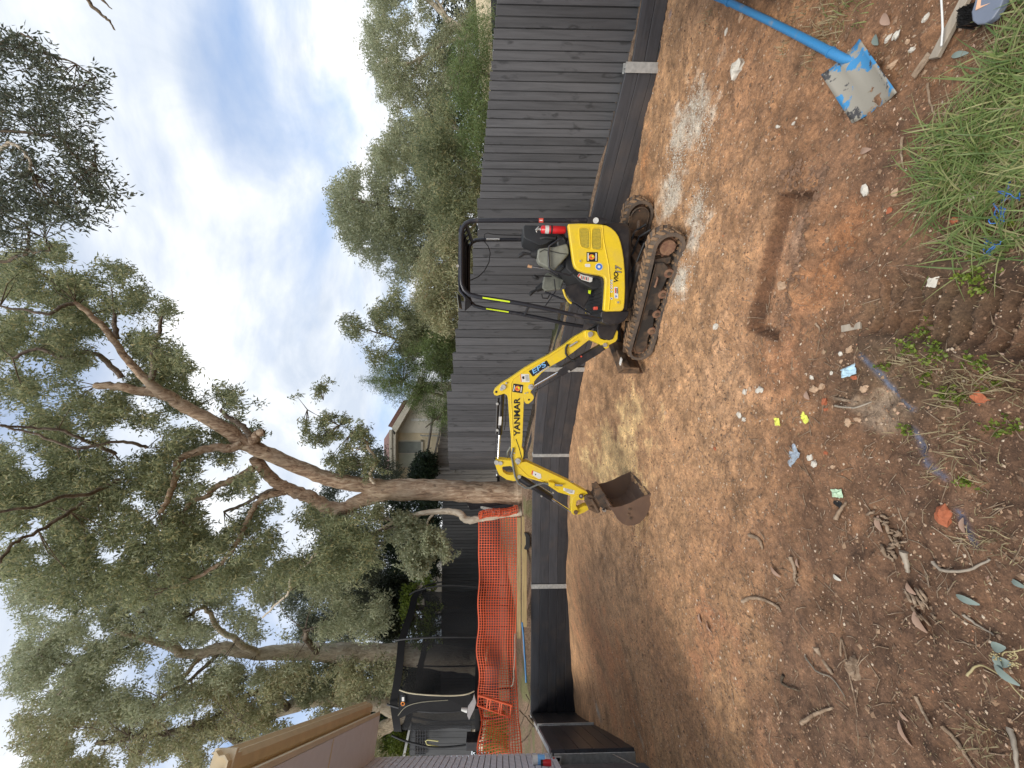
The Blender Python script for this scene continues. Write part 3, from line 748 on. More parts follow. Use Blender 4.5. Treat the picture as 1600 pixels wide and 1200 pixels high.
# ------------------------------------------------------------------ the mini excavator
PSI = R(8)
F = Vector((-math.cos(PSI), math.sin(PSI), 0)); LT = Vector((math.sin(PSI), math.cos(PSI), 0)); Zv = Vector((0, 0, 1))
C0 = Vector((1.26, 4.61, 0))
def bp(x, y, off): return onplane(x, y, C0 + LT * off, LT)
ex = empty('mini_excavator', (C0.x, C0.y, 0), 'yellow and black mini excavator with canopy and rubber tracks, bucket resting on the dirt', 'excavator')
def plate(name, px, off0, off1, mat, parent=ex, bevel=0.006, seg=2, hole=None, smooth=False):
    pts = [bp(x, y, off0) for x, y in px]
    mb = MB().prism(pts, LT * (off1 - off0))
    return mb.build(name, mat, parent, bevel=bevel, seg=seg)
def decal(name, px, off, mat, parent, proud=0.003):
    pts = [bp(x, y, off - proud) for x, y in px]
    return MB().prism(pts, LT * 0.001).build(name, mat, parent)
def btext(s, mat, parent, p0, p1, hpx, off, name, bold=0.0, shear=0.0, proud=0.005, hratio=None):
    a = bp(*p0, off - proud); b = bp(*p1, off - proud); h = hpx * (a.y) / FPX
    xd = (b - a); up = Zv.cross(LT).cross(xd) if False else (Zv - xd.normalized() * Zv.dot(xd.normalized()))
    if up.length < .15: up = F * -1 if xd.z < 0 else F
    return textmesh(s, mat, parent, a, xd, up, xd.length, h, name, bold=bold, shear=shear)
def circ(cx, cy, r, n=20, ry=None): return [(cx + r * math.cos(2 * math.pi * k / n), cy + (ry or r) * math.sin(2 * math.pi * k / n)) for k in range(n)]
HB = 0.46
# --- lower black skirt and counterweight: swept in plan so the rear is round
body = MB()
def plan_pt(a, hb, xf, xr):
    """rounded plan outline; a in 0..1 around"""
    return None
xr_, xf_ = 0.60, -0.60
def F2w(fw, lat, z): return C0 + F * fw + LT * lat + Zv * z
def slab_profile(levels, front, mb, hb=HB, nrear=14, rear=0.66, rnd=3.2):
    rings = []
    for (z, grow, fr) in levels:
        ring = []
        for k in range(nrear + 1):
            ang = -math.pi / 2 + math.pi * k / nrear
            cx = math.copysign(abs(math.cos(ang)) ** (2 / rnd), math.cos(ang)); sy = math.copysign(abs(math.sin(ang)) ** (2 / rnd), math.sin(ang))
            ring.append(F2w(-(rear - 0.30 + grow) - 0.30 * cx, sy * (hb + grow), z))
        ring.append(F2w(fr - .04, hb + grow, z)); ring.append(F2w(fr, hb + grow - .05, z)); ring.append(F2w(fr, -(hb + grow) + .05, z)); ring.append(F2w(fr - .04, -(hb + grow), z))
        rings.append(ring)
    n = len(rings[0]); vs = [p for r_ in rings for p in r_]; fs = []
    for i in range(len(rings) - 1):
        for k in range(n):
            l = (k + 1) % n; fs.append((i * n + k, (i + 1) * n + k, (i + 1) * n + l, i * n + l))
    fs.append(tuple(range(n))); fs.append(tuple((len(rings) - 1) * n + k for k in range(n - 1, -1, -1)))
    mb.add(vs, fs, False)
zb = bp(986, 420, -HB).z
slab_profile([(zb, -.03, .40), (zb + .03, 0, .41), (zb + .16, .004, .42), (zb + .27, -.01, .36)], None, body, rear=.60)
o = body.build('body_frame', M['black_paint'], ex, bevel=.012)
cwt = MB()
# counterweight: tall rounded rear part
def rearblock(mb, zlo, zhi, fr, rear, hb, top_in=.05):
    rings = []
    for z, g in ((zlo, -.02), (zlo + .05, 0), (zhi - .12, 0), (zhi - .04, -.02), (zhi, -top_in)):
        ring = []
        for k in range(17):
            ang = -math.pi / 2 + math.pi * k / 16
            cx = math.copysign(abs(math.cos(ang)) ** .62, math.cos(ang)); sy = math.copysign(abs(math.sin(ang)) ** .62, math.sin(ang))
            ring.append(F2w(-(rear - .3 + g) - .3 * cx, sy * (hb + g), z))
        ring.append(F2w(fr, hb + g, z)); ring.append(F2w(fr, -(hb + g), z)); rings.append(ring)
    n = len(rings[0]); vs = [p for r_ in rings for p in r_]; fs = []
    for i in range(len(rings) - 1):
        for k in range(n): l = (k + 1) % n; fs.append((i * n + k, (i + 1) * n + k, (i + 1) * n + l, i * n + l))
    fs.append(tuple(range(n))); fs.append(tuple((len(rings) - 1) * n + k for k in range(n - 1, -1, -1)))
    mb.add(vs, fs)
ztop = bp(918, 360, -HB).z
rearblock(cwt, zb + .06, ztop + .0, -.10, .60, HB - .02)
cwt.build('counterweight', M['black_paint'], ex, bevel=.02)
# engine cover under seat
plate('engine_cover', [(889, 372), (925, 372), (960, 380), (960, 480), (944, 480), (944, 438), (915, 428), (897, 417)], -HB + .05, HB - .05, M['black_paint'])
# --- yellow side panel
panel = [(887.5, 349.5), (905, 348.8), (925, 349.2), (940, 350.5), (948, 352), (955, 355.5), (962, 361.5), (967, 369), (970.5, 379), (973, 390), (975.3, 405), (976.8, 425), (977.3, 450), (976.5, 470), (975.3, 481), (973.5, 485), (970, 486.2),
         (948, 486.6), (944.5, 485.5), (943.4, 483), (944.6, 468), (945.6, 453), (946.2, 440), (945.6, 434.5), (943, 431.5), (938, 429.8), (928, 428.3), (915, 426), (905, 422.8), (900, 419.5), (897.3, 415), (895.2, 407), (893, 390), (890.5, 372)]
sp = plate('side_panel', panel, -HB - .03, -HB + .05, M['yellow'], bevel=.014, seg=3)
panel_far = MB().prism([bp(x, y, -HB) + LT * (2 * HB - .02) for x, y in panel], LT * .05).build('side_panel', M['yellow'], ex, bevel=.012)
OF = -HB - .03
def rounded(pts, r=.25):
    out = []; n = len(pts)
    for i in range(n):
        p, q, s = Vector(pts[i - 1]), Vector(pts[i]), Vector(pts[(i + 1) % n])
        out += [tuple(q.lerp(p, r)), tuple(q.lerp(p, r * .35).lerp(s, r * .12)), tuple(q.lerp(s, r))]
    return out
for pts in ([(905.8, 356.5), (920.3, 356.7), (920.3, 387.5), (915, 387.2), (909, 384.5), (907.2, 377)], [(926, 357), (938.6, 357), (939.4, 388.5), (934, 389.5), (925.6, 388)]):
    v = decal('vent', rounded(pts), OF, M['vent'], sp, .004)
    fr = MB().tube([bp(x, y, OF - .002) for x, y in rounded([(a + (1.3 if a > (913 if a < 922.5 else 932) else -1.3), b + (1.2 if b > 370 else -1.2)) for a, b in pts])], .0045, 5, closed=True); fr.build('vent_rim', M['yellow'], v)
    lv = MB()
    xa, xb = min(a for a, b in pts), max(a for a, b in pts)
    k = 358.0
    while k < 387:
        w_ = (xb - xa) * (.94 if k < 378 else .8)
        lv.tube([bp(xa + 1, k, OF - .0045), bp(xa + w_, k, OF - .0045)], .0016, 4); k += 2.1
    o = lv.build('vent_slots', M['yellow'], v); o['kind'] = 'stuff'
# pressed crease line along the panel
MB().tube([bp(x, y, OF - .001) for x, y in ((941, 352), (943, 375), (947, 395), (951, 415), (953, 440), (952.5, 470), (951, 484))], .006, 6).build('crease', M['yellow'], sp)
for (x, y, r) in ((906.5, 408, 3.4), (965.5, 472.5, 4.2)):
    a = bp(x, y, OF); ring = MB().cyl(a + LT * .003, a - LT * .006, r * a.y / FPX, r * a.y / FPX * .9, 20); cp_ = ring.build('latch_cup', M['yellow'], sp, bevel=.002)
    MB().cyl(a - LT * .004, a - LT * .010, r * .45 * a.y / FPX, None, 14).build('latch', M['pin_steel'], cp_)
# stickers on the panel
st1 = decal('round_sticker', [(916.5, 394), (934, 394), (934, 409), (916.5, 409)], OF, M['black_print'], sp)
decal('sticker_art', circ(924.5, 401.5, 4.6, 18, 4.2), OF, M['orange_print'], st1, .0045); decal('sticker_art_eye', circ(923.5, 402.3, 1.7, 12), OF, M['red_print'], st1, .006); decal('sticker_art_ring', circ(926.2, 400.5, 1.5, 12), OF, M['hi_vis'], st1, .0065)
decal('sticker_band', [(918, 395.5), (920, 395.5), (920, 407.5), (918, 407.5)], OF, M['white_print'], st1, .0045); decal('sticker_band', [(930.5, 395.5), (932.3, 395.5), (932.3, 407.5), (930.5, 407.5)], OF, M['white_print'], st1, .0045)
decal('white_label', rounded([(914, 412), (922.5, 412.5), (922.5, 417.5), (914, 417)]), OF, M['white_print'], sp)
c1 = decal('blue_notice', circ(936, 416.8, 5.9, 24), OF, M['white_print'], sp); decal('blue_disc', circ(936, 416.8, 5.0, 24), OF, M['blue_print'], c1, .005); decal('notice_symbol', circ(936, 416.8, 2.2, 12), OF, M['white_print'], c1, .0065)
btext('ViO', M['black_print'], sp, (966, 440.5), (966, 424.5), 7.2, OF, 'model_lettering', bold=.03, shear=.25)
btext('17', M['black_print'], sp, (971.5, 426.5), (971.5, 413.5), 10.5, OF, 'model_number', bold=.04, shear=.25, proud=.0035)
btext('17', simple('silver_number', (.55, .55, .55), .3, .6, bmp=0), sp, (970.7, 426), (970.7, 414), 9.0, OF, 'model_number_fill', bold=.0, shear=.25, proud=.006)
for i, (yy, mt) in enumerate(((437, 'hi_vis'), (441, 'white_print'), (445, 'red_print'), (449, 'white_print'), (454, 'hi_vis'), (465, 'white_print'))):
    decal('pictogram', [(953.5, yy), (957.8, yy + .3), (956.8, yy + 3.2), (953.8, yy + 3)], OF, M['white_print'], sp, .003)
    decal('pictogram_mark', [(954.6, yy + .7), (956.6, yy + 1.4), (954.8, yy + 2.4)], OF, M['green_print' if mt == 'hi_vis' else 'red_print' if mt == 'red_print' else 'black_print'], sp, .0045)
w_ = decal('warning_label', rounded([(959.5, 448), (965.5, 448.5), (966, 466.5), (960, 466)], .12), OF, M['white_print'], sp)
decal('label_stripe', [(960.6, 450), (962.5, 450), (962.9, 458), (961, 458)], OF, M['red_print'], w_, .0045); decal('label_triangle', [(961.5, 461), (964.8, 463), (961.5, 465)], OF, M['blue_print'], w_, .0045)
for k in range(3): decal('label_line', [(963.2 + k * .8, 450), (963.6 + k * .8, 450), (963.9 + k * .8, 458.5), (963.5 + k * .8, 458.5)], OF, M['black_print'], w_, .0045)
# --- front apron, floor, step
plate('front_frame', [(940, 486), (984, 486), (982, 494), (976, 502), (968, 506), (950, 508), (941, 504), (938, 494)], -HB + .02, HB - .02, M['black_paint'], bevel=.015)
fl = plate('floor_mat', [(943.5, 430), (946, 440), (945.5, 492), (942.0, 492), (940, 440), (938, 432)], -HB + .03, HB - .03, M['rubber_black'])
fm = MB()
fz = bp(942, 455, -HB + .03).z
for k in range(13):
    a = F2w(-.10 + k * .042, -HB + .05, bp(942, 440, -HB).z + .012); b = a + LT * (2 * HB - .12)
    fm.tube([a, b], .006, 5)
o = fm.build('floor_ribs', M['rubber_black'], fl); o['kind'] = 'stuff'
# inner riser below the seat, black with manual label
ri = plate('seat_riser', [(890, 385), (939, 432), (941, 450), (925, 452), (905, 440), (885, 420), (882, 395)], -HB + .16, HB - .1, M['rubber_black'], bevel=.02)
lb = plate('instruction_label', [(902, 431), (905, 427), (912, 430), (926, 433), (925, 440), (922, 441), (909, 437)], -HB + .13, -HB + .136, M['white_print'], ri, bevel=0)
plate('label_heading', [(902.5, 431), (905, 427.8), (907, 429), (904, 433)], -HB + .128, -HB + .129, M['red_print'], ri, bevel=0)
for k in range(5): plate('label_line', [(908 + k * 2.6, 431 + k * .6), (909.3 + k * 2.6, 431.3 + k * .6), (908.8 + k * 2.6, 436 + k * .6), (907.5 + k * 2.6, 435.7 + k * .6)], -HB + .128, -HB + .129, M['black_print'] if k % 2 else M['red_print'], ri, bevel=0)
plate('footwell_panel', [(881, 452), (884, 446), (903, 442), (921, 447), (925, 452), (920, 468), (912, 482), (900, 474), (890, 466)], -HB + .35, -HB + .37, M['black_paint'], bevel=.01)
MB().tube([bp(x, y, -HB + .345) for x, y in ((880, 452), (883, 462), (888, 470), (893, 474))], .014, 6).build('yellow_edge', M['yellow'], ex)
plate('red_reflector', [(928.5, 479), (934.5, 479), (934.5, 484), (928.5, 484)], -HB + .04, -HB + .10, M['red_print'])
plate('yellow_tag', [(919.5, 452), (923.5, 453.5), (922.5, 459.5), (919, 458)], -HB + .3, -HB + .305, M['hi_vis'], bevel=0)
# --- seat
def loft(mb, rings, smooth=True):
    n = len(rings[0]); vs = [p for r_ in rings for p in r_]; fs = []
    for i in range(len(rings) - 1):
        for k in range(n): l = (k + 1) % n; fs.append((i * n + k, (i + 1) * n + k, (i + 1) * n + l, i * n + l))
    mb.add(vs, fs, smooth); mb.add(rings[0], [tuple(range(n - 1, -1, -1))], smooth); mb.add(rings[-1], [tuple(range(n))], smooth)
def cushion(name, px, o0, o1, mat, bev=.05):
    return plate(name, px, o0, o1, mat, bevel=bev, seg=5)
so0, so1 = -.24, .26
cushion('backrest', [(817.5, 354), (820, 351.5), (838, 352), (860, 355), (872, 356), (876, 364), (868, 374), (850, 383), (842, 384), (832, 378), (822, 374), (818, 370)], so0, so1, M['seat_vinyl'], .045)
cushion('seat_cushion', [(868, 358), (880, 358), (887, 380), (886, 415), (880, 420), (873, 412), (870, 385)], so0, so1, M['seat_vinyl'], .03)
MB().tube([bp(x, y, -.2) for x, y in ((843, 380), (838, 378), (836, 374))] + [bp(852, 371, -.25), bp(868, 372, -.25)], .018, 8).build('seat_hinge', M['rubber_black'], ex)
# --- control consoles (grey-green) with boots and grips
def console(name, px, o0, o1): return plate(name, px, o0, o1, M['grey_plastic'], bevel=.02, seg=3)
ca_ = console('left_console', [(839, 404), (840, 390), (843.5, 388), (868, 385), (886, 380), (889, 388), (890, 396), (884, 403), (876, 412), (868, 421), (858, 419), (842, 411)], -.40, -.26)
ca_.name = 'console'
MB().tube([bp(x, y, -.405) for x, y in ((843, 394), (850, 390), (876, 396), (886, 397))], .004, 5).build('seam', M['rubber_black'], ca_)
cb_ = console('console', [(848, 442), (852, 428), (857, 425), (870, 432), (882, 437), (879, 444), (877, 452), (866, 453), (853, 455), (847, 450)], .26, .40)
def boot(p0, p1, r0, r1, parent, n=5):
    mb = MB(); pts = []; rs = []
    for k in range(n * 2 + 1):
        t = k / (n * 2); pts.append(p0.lerp(p1, t)); rs.append((r0 + (r1 - r0) * t) * (1.0 if k % 2 == 0 else .82))
    mb.tube(pts, rs, 16); return mb.build('boot', M['rubber_black'], parent)
def grip(p0, p1, p2, r, parent):
    mb = MB(); mb.tube([p0, p0.lerp(p1, .6), p1, p1.lerp(p2, .5), p2], [r * .6, r * .7, r, r * 1.05, r * .6], 12); return mb.build('grip', M['rubber_black'], parent)
boot(bp(839, 397, -.33), bp(829, 397, -.33), .062, .035, ca_); grip(bp(829, 397, -.33), bp(818, 396, -.33), bp(810, 401, -.33), .022, ca_)
boot(bp(849, 447, .33), bp(838, 453, .33), .058, .034, cb_); grip(bp(838, 453, .33), bp(831, 457, .33), bp(827, 461.5, .33), .024, cb_)
grip(bp(842, 373, .1), bp(838, 378, .1), bp(831, 386, .1), .02, ca_)
lv = MB().tube([bp(852, 420, -.1), bp(828, 416.5, -.1)], .006, 6).build('travel_lever', M['chrome'], ex); MB().tube([bp(831, 417, -.1), bp(824.5, 415.5, -.1)], [.016, .019], 10).build('lever_knob', M['knob'], lv)
lv = MB().tube([bp(862, 432, .1), bp(842, 431, .1), bp(836, 434, .1)], .008, 6).build('travel_lever', M['rubber_black'], ex); grip(bp(842, 436, .1), bp(838, 434, .1), bp(833, 431, .1), .024, lv)
lv = MB().tube([bp(875, 434, .2), bp(845, 414, .2), bp(847, 412, .2)], .007, 6).build('handrail', M['rubber_black'], ex)
# grab bar at entrance
MB().tube([bp(x, y, -.43) for x, y in ((876, 373), (868, 378), (858, 385), (857, 395), (858, 418), (863, 423), (880, 428), (891, 430), (900, 421))], .011, 8).build('grab_bar', M['tube_black'], ex)
# foot pedals and pedal rods
for (a, b, c_) in (((851, 456), (900, 476), (922, 491)),):
    MB().tube([bp(*a, .0), bp(*b, .0), bp(*c_, .0)], .012, 8).build('pedal_rod', M['tube_black'], ex)
MB().tube([bp(866, 436, .2), bp(868, 455, .2), bp(852, 478, .2)], .007, 6).build('pedal_rod', M['tube_black'], ex)
MB().tube([bp(846, 459, .1), bp(848, 466, .1), bp(856, 466, .1), bp(860, 457, .1)], .009, 6).build('cup_ring', M['rubber_black'], ex)
# --- fire extinguisher
fe = MB().tube([bp(845, 358.5, -.33), bp(846.5, 358.5, -.33), bp(881, 359.5, -.33), bp(883.5, 359.5, -.33)], [.026, .042, .042, .034], 20).build('fire_extinguisher', M['red'], ex)
MB().tube([bp(851.5, 358.6, -.33), bp(857.5, 358.8, -.33)], .0432, 20, caps=False).build('extinguisher_label', M['white_print'], fe)
MB().tube([bp(860.5, 358.8, -.33), bp(863, 358.9, -.33)], .045, 20).build('bracket_band', M['rubber_black'], fe)
MB().tube([bp(846, 358.5, -.33), bp(841, 358, -.33), bp(838, 360.5, -.34)], [.018, .014, .01], 8).build('valve', M['pin_steel'], fe)
MB().tube([bp(842, 354, -.33), bp(837, 359, -.33), bp(839, 363, -.33)], .006, 6).build('handle', M['pin_steel'], fe)
for k in range(7):
    MB().tube([bp(870 + k * 2, 366 + random.uniform(-2, 3), -.3 + k * .04), bp(880, 372 + random.uniform(-4, 4), -.25), bp(888, 378 + random.uniform(-8, 8), -.2)], .009, 6).build('hose', M['rubber_black'], ex)
# --- canopy
ncurve = [(917, 344.5), (745, 344.5), (735, 345.5), (727.5, 349.5), (722.5, 357), (720.8, 366), (720.8, 430), (720.8, 436), (721.5, 444), (725, 453), (733, 460), (750, 464.5), (793, 471), (817, 475), (867, 485), (900, 493), (937, 499)]
near_pts = [bp(x, y, -.44) for x, y in ncurve]; W2 = LT * .88
far_pts = [p + W2 + F * (.07 if i >= 8 else 0) for i, p in enumerate(near_pts)]
MB().tube(near_pts, .0245, 14).build('roll_bar', M['tube_black'], ex); MB().tube(far_pts, .0245, 14).build('roll_bar', M['tube_black'], ex)
roofp = [bp(x, y, -.44) for x, y in ((719.5, 350), (716.5, 360), (715.6, 440), (716.5, 455), (726, 466), (728, 464.5), (719, 453.5), (717.7, 440), (718.6, 361), (721, 352))]
ct = MB().prism([p - LT * .0 for p in roofp], W2); rf = ct.build('canopy_roof', M['roof_black'], ex, bevel=.004)
for k in range(3): 
    q = [near_pts[i] + LT * (.22 + .22 * k) for i in range(3, 10)]; MB().tube([p + Zv * .012 for p in q], .009, 6).build('roof_rib', M['roof_black'], rf)
vz = MB(); a, b, c_ = bp(716.5, 452, -.44), bp(723, 470, -.44), bp(735, 484, .0)
a = bp(716, 450, -.44); b = bp(727, 466, -.44); e_ = bp(726, 486, .30)
vz.add([a, a + W2, b + W2 + F * .02, e_, b], [(0, 1, 2, 3, 4)]); vo_ = vz.build('roof_visor', M['roof_black'], rf); md = vo_.modifiers.new('thick', 'SOLIDIFY'); md.thickness = .006
MB().prism([bp(713.5, 458, -.2), bp(714.5, 458, -.2), bp(717.5, 481, -.2), bp(716, 481, -.2)], LT * .35).build('work_light', M['grey_plastic'], rf, bevel=.004)
eb = MB().tube([bp(713.5, 415.5, -.44) , bp(717.5, 415.5, -.44)], .008, 8); eb.cyl(bp(715, 415.5, -.455), bp(715, 415.5, -.425), .015).build('lifting_eye', M['pin_steel'], rf)
MB().tube([near_pts[3], near_pts[3] + W2], .020, 10).build('cross_tube', M['tube_black'], ex)
MB().tube([near_pts[8], far_pts[8]], .020, 10).build('cross_tube', M['tube_black'], ex)
i0 = near_pts[13].lerp(near_pts[14], .2); MB().tube([i0, i0 + W2 + F * .07], .018, 10).build('cross_tube', M['tube_black'], ex)
for mul in (0, 1):
    for (ta, tb) in ((.10, .75),):
        q_ = far_pts if mul else near_pts; a = q_[11].lerp(q_[12], ta); b = q_[12].lerp(q_[13], .15)
        d = (b - a).normalized(); nrm = LT.cross(d)
        MB().prism([a - LT * .0265 + nrm * .010, b - LT * .0265 + nrm * .010, b - LT * .0265 - nrm * .006, a - LT * .0265 - nrm * .006], LT * .003).build('reflective_tape', M['hi_vis'], ex)
decal('pillar_sticker', [(842, 340.8), (849, 340.8), (849, 347.8), (842, 347.8)], -.466, M['red_print'], ex, .002); decal('pillar_sticker_text', [(843.2, 343.5), (847.8, 343.5), (847.8, 345), (843.2, 345)], -.466, M['white_print'], ex, .005)
MB().tube([near_pts[1].lerp(near_pts[0], .055) + W2 - LT * .026, near_pts[1].lerp(near_pts[0], .2) + W2 - LT * .026], .014, 4).build('serial_plate', M['white_print'], ex)
MB().tube([bp(x, y, .40) for x, y in ((757, 372), (757, 366), (762, 364), (770, 366), (785, 367), (815, 368))], .006, 6).build('cable', M['rubber_black'], ex)
MB().tube([bp(x, y, .40) for x, y in ((755, 375), (763, 385), (766, 395), (764, 410), (757, 423), (748, 432), (735, 438))], .006, 6).build('cable', M['rubber_black'], ex)
MB().cyl(bp(931, 344.5, -.47), bp(931, 344.5, -.40), .03).build('mount_bolt', M['pin_steel'], ex)
plate('roll_bar_foot', [(918, 338.5), (940, 339), (950, 344), (948, 350), (918, 350)], -.46, -.40, M['black_paint'])
# --- front mast (swing bracket holder)
plate('swing_mast', [(936, 503), (940, 500), (968, 500), (967, 508), (962, 520), (958, 530), (952, 532), (938, 528), (934, 522), (933, 512)], -.10, .10, M['black_paint'], bevel=.012)
sb = plate('swing_bracket', [(914, 517.5), (917, 515.5), (930, 517), (933, 519), (935, 524), (938, 528.5), (944, 531), (953, 530.5), (957, 529), (959, 522), (959, 516), (964, 515.5), (966, 518), (965, 530), (962, 534), (952, 539), (951, 543.5), (947, 545), (941, 543), (938, 538), (929, 534), (921, 531), (914.5, 527)], -.085, .085, M['yellow'], bevel=.008)
def pin(x, y, off, r, parent, depth=.02, mat='pin_steel'):
    a = bp(x, y, off); o = MB().cyl(a + LT * .002, a - LT * depth, r * a.y / FPX, r * .92 * a.y / FPX, 18).build('pin', M[mat], parent, bevel=.003)
    return o
# --- boom
boom_px = [(911, 519), (914, 516.5), (920, 516.5), (925, 518), (927.5, 522), (926, 527.5), (918, 533), (895, 551), (880, 561.5), (856, 575), (846, 583), (838, 592), (834.5, 596.5), (834.5, 606), (831, 609.5), (828.7, 613), (833.5, 618), (834.2, 622), (832, 626), (826, 631), (822.5, 631), (819.5, 628),
           (818.7, 622), (818, 640), (817.2, 662), (816.2, 690), (815.2, 698.5), (818, 703.5), (818, 712), (815.5, 722.5), (811, 726), (803, 724.5), (799, 718), (798.7, 686.7), (796.5, 666), (794.8, 640), (793.6, 622), (792.3, 617.5), (788, 615.2), (782, 616.8), (776, 618.5), (772.3, 617), (771, 613), (773, 608.5), (782.7, 600), (797, 591), (808, 583.5), (820, 575), (840, 563.5), (857.5, 554.5), (883, 538), (898, 526)]
bm = plate('boom', boom_px, -.062, .062, M['yellow'], bevel=.006)
# raised web plate edges, as on a boxed boom
MB().tube([bp(x, y, -.064) for x, y in ((902, 527), (883, 541), (857.5, 557.5), (820, 579.5), (802, 592), (798.5, 600), (798, 616), (799.5, 640), (801, 668), (802.5, 690))], .0045, 5).build('weld_bead', M['yellow'], bm)
MB().tube([bp(x, y, -.064) for x, y in ((806, 686), (811, 700), (815, 715))], .004, 5).build('weld_bead', M['black_print'], bm)
OB = -.062
pin(786.3, 604.5, OB, 4.3, bm); pin(783.5, 607.5, OB, 3.0, bm); pin(791, 598.5, OB, 1.6, bm); pin(829.5, 604.5, OB, 4.6, bm); pin(829, 606, OB - .02, 2.8, bm); pin(775.5, 612.3, OB, 2.0, bm, .003, 'black_print'); pin(826.4, 624.5, OB, 1.6, bm, .003, 'black_print')
pin(809.2, 719.3, OB, 4.6, bm, .03); pin(809.2, 721.5, OB, 3.0, bm, .035); pin(922, 522, OB - .02, 4.2, sb, .03); pin(921, 524.5, OB - .02, 2.6, sb, .04); pin(945, 539, -.085, 3.6, sb, .02)
for (x, y) in ((820.5, 614.5), (824, 613.5), (801, 712), (803.5, 708)): pin(x, y, OB, 1.2, bm, .008)
btext('YANMAR', M['black_print'], bm, (812.3, 681.5), (812.3, 621.5), 9.4, OB, 'maker_lettering', bold=.028)
s2 = decal('company_sticker', [(826, 580), (832.5, 588.5), (859.5, 571.5), (854, 563)], OB, M['black_print'], bm)
btext('EPS', M['skyblue_print'], s2, (839.6, 582.5), (855.5, 572.8), 7.5, OB, 'company_lettering', bold=.05, shear=.3, proud=.005) if False else None
def dirtext(s, mat, parent, p0, p1, hpx, off, name, bold=0, shear=0, proud=.005):
    a = bp(*p0, off - proud); b = bp(*p1, off - proud); xd = b - a; up = LT.cross(xd) * -1
    if up.z < 0: up = -up
    return textmesh(s, mat, parent, a, xd, up, xd.length, hpx * a.y / FPX, name, bold=bold, shear=shear)
dirtext('EPS', M['skyblue_print'], s2, (833.4, 584.6), (854.6, 571.2), 7.6, OB, 'company_lettering', bold=.015, shear=.15)
dirtext('PLUMBING', M['white_print'], s2, (837.2, 586.8), (857.7, 573.2), 1.9, OB, 'trade_lettering', bold=.01)
s3 = decal('warning_sticker', [(812, 584.5), (826.5, 584.5), (827.5, 597), (813.5, 597)], OB, M['white_print'], bm); decal('sticker_stripe', [(812.2, 584.8), (813.8, 584.8), (815.2, 596.8), (813.7, 596.8)], OB, M['orange_print'], s3, .0045); decal('sticker_figure', [(815.5, 588.5), (819, 587.5), (819.5, 592), (816.5, 592.5)], OB, M['black_print'], s3, .0045)
for k in range(4): decal('sticker_line', [(821 + k * 1.3, 586), (821.5 + k * 1.3, 586), (822.2 + k * 1.3, 595.5), (821.7 + k * 1.3, 595.5)], OB, M['grey_plastic'], s3, .0045)
s4 = decal('round_sticker', [(802.2, 599.2), (817.5, 601.5), (816, 614.8), (800.2, 612)], OB, M['black_print'], bm); decal('sticker_art', circ(808.8, 607, 4.2, 18), OB, M['orange_print'], s4, .0045); decal('sticker_art_mark', circ(807.8, 607.8, 1.9, 12), OB, M['red_print'], s4, .006); decal('sticker_art_ring', circ(810.5, 606, 1.3, 10), OB, M['hi_vis'], s4, .0065)
decal('sticker_band', [(803.2, 602), (804.6, 602.2), (803.2, 611), (801.9, 610.8)], OB, M['white_print'], s4, .0045); decal('sticker_band', [(814.3, 604), (815.7, 604.2), (814.4, 612.8), (813, 612.6)], OB, M['white_print'], s4, .0045)
# boom cylinder (under the boom)
def cyl_pair(name, pa, pb, split, rb, rr, off, parent, mat='black_paint', rodmat='chrome'):
    a = bp(*pa, off); b = bp(*pb, off); mid = a.lerp(b, split)
    o = MB().tube([a, a.lerp(mid, .04), mid.lerp(a, .04), mid], [rb * .8, rb, rb, rb * .9], 18).build(name, M[mat], parent)
    MB().cyl(mid, b, rr, None, 14).build('rod', M[rodmat], o)
    return o
bc = cyl_pair('boom_cylinder', (944, 540), (829.5, 606), .55, .050, .016, -.02, ex)
plate('cylinder_guard', [(869, 585), (874, 577.5), (942, 537.5), (945, 545), (938, 552), (879, 588)], -.085, -.075, M['black_paint'], bc, bevel=.004)
pin(908, 557, -.088, 1.4, bc, .01, 'red_print'); pin(889, 580, -.088, 1.8, bc, .02); pin(929, 558.5, -.088, 1.0, bc, .01)
MB().tube([bp(x, y, -.03) for x, y in ((836, 610), (845, 606), (880, 585))], .005, 6).build('grease_line', M['rubber_black'], bc)
# hoses over the boom foot
for k in range(3):
    MB().tube([bp(x, y + k * .6, -.03 + k * .03) for x, y in ((938, 503), (930, 508), (918, 516), (906, 524), (899, 530), (890, 537), (884, 541))], .011, 8).build('hose', M['rubber_black'], ex)
MB().tube([bp(x, y, -.085) for x, y in ((887, 538), (884, 545), (884, 552), (887, 558), (892, 562), (899, 564))], .013, 8).build('hose', M['rubber_black'], ex)
MB().tube([bp(890, 541.5, -.085), bp(902, 534, -.085)], .013, 8).build('hose_fitting', M['pin_steel'], ex)
# arm cylinder on top of the boom
ac = cyl_pair('arm_cylinder', (784, 611), (778, 723), .60, .036, .013, .0, ex)
MB().tube([bp(x, y, -.03) for x, y in ((777.5, 622), (775.5, 678))], .014, 8).build('steel_pipe', M['black_paint'], ac)
MB().tube([bp(775, 680, -.03), bp(773, 716, -.03), bp(776, 722, -.01)], .003, 5).build('grease_line', M['rubber_black'], ac)
MB().tube([bp(791.5, 619, .02), bp(790, 660, .02), bp(788, 672, .02)], .005, 6).build('steel_pipe', M['rubber_black'], ac)
decal('cylinder_label', [(779.5, 651), (784, 651), (783, 664.5), (778.7, 664.5)], -.036, M['white_print'], ac, .003)
for yy in (631, 672): pin(777, yy, -.045, 2.2, ac, .012)
MB().sphere(bp(773, 718, .0), .022, 10, 6).build('rod_cap', M['rubber_black'], ac)
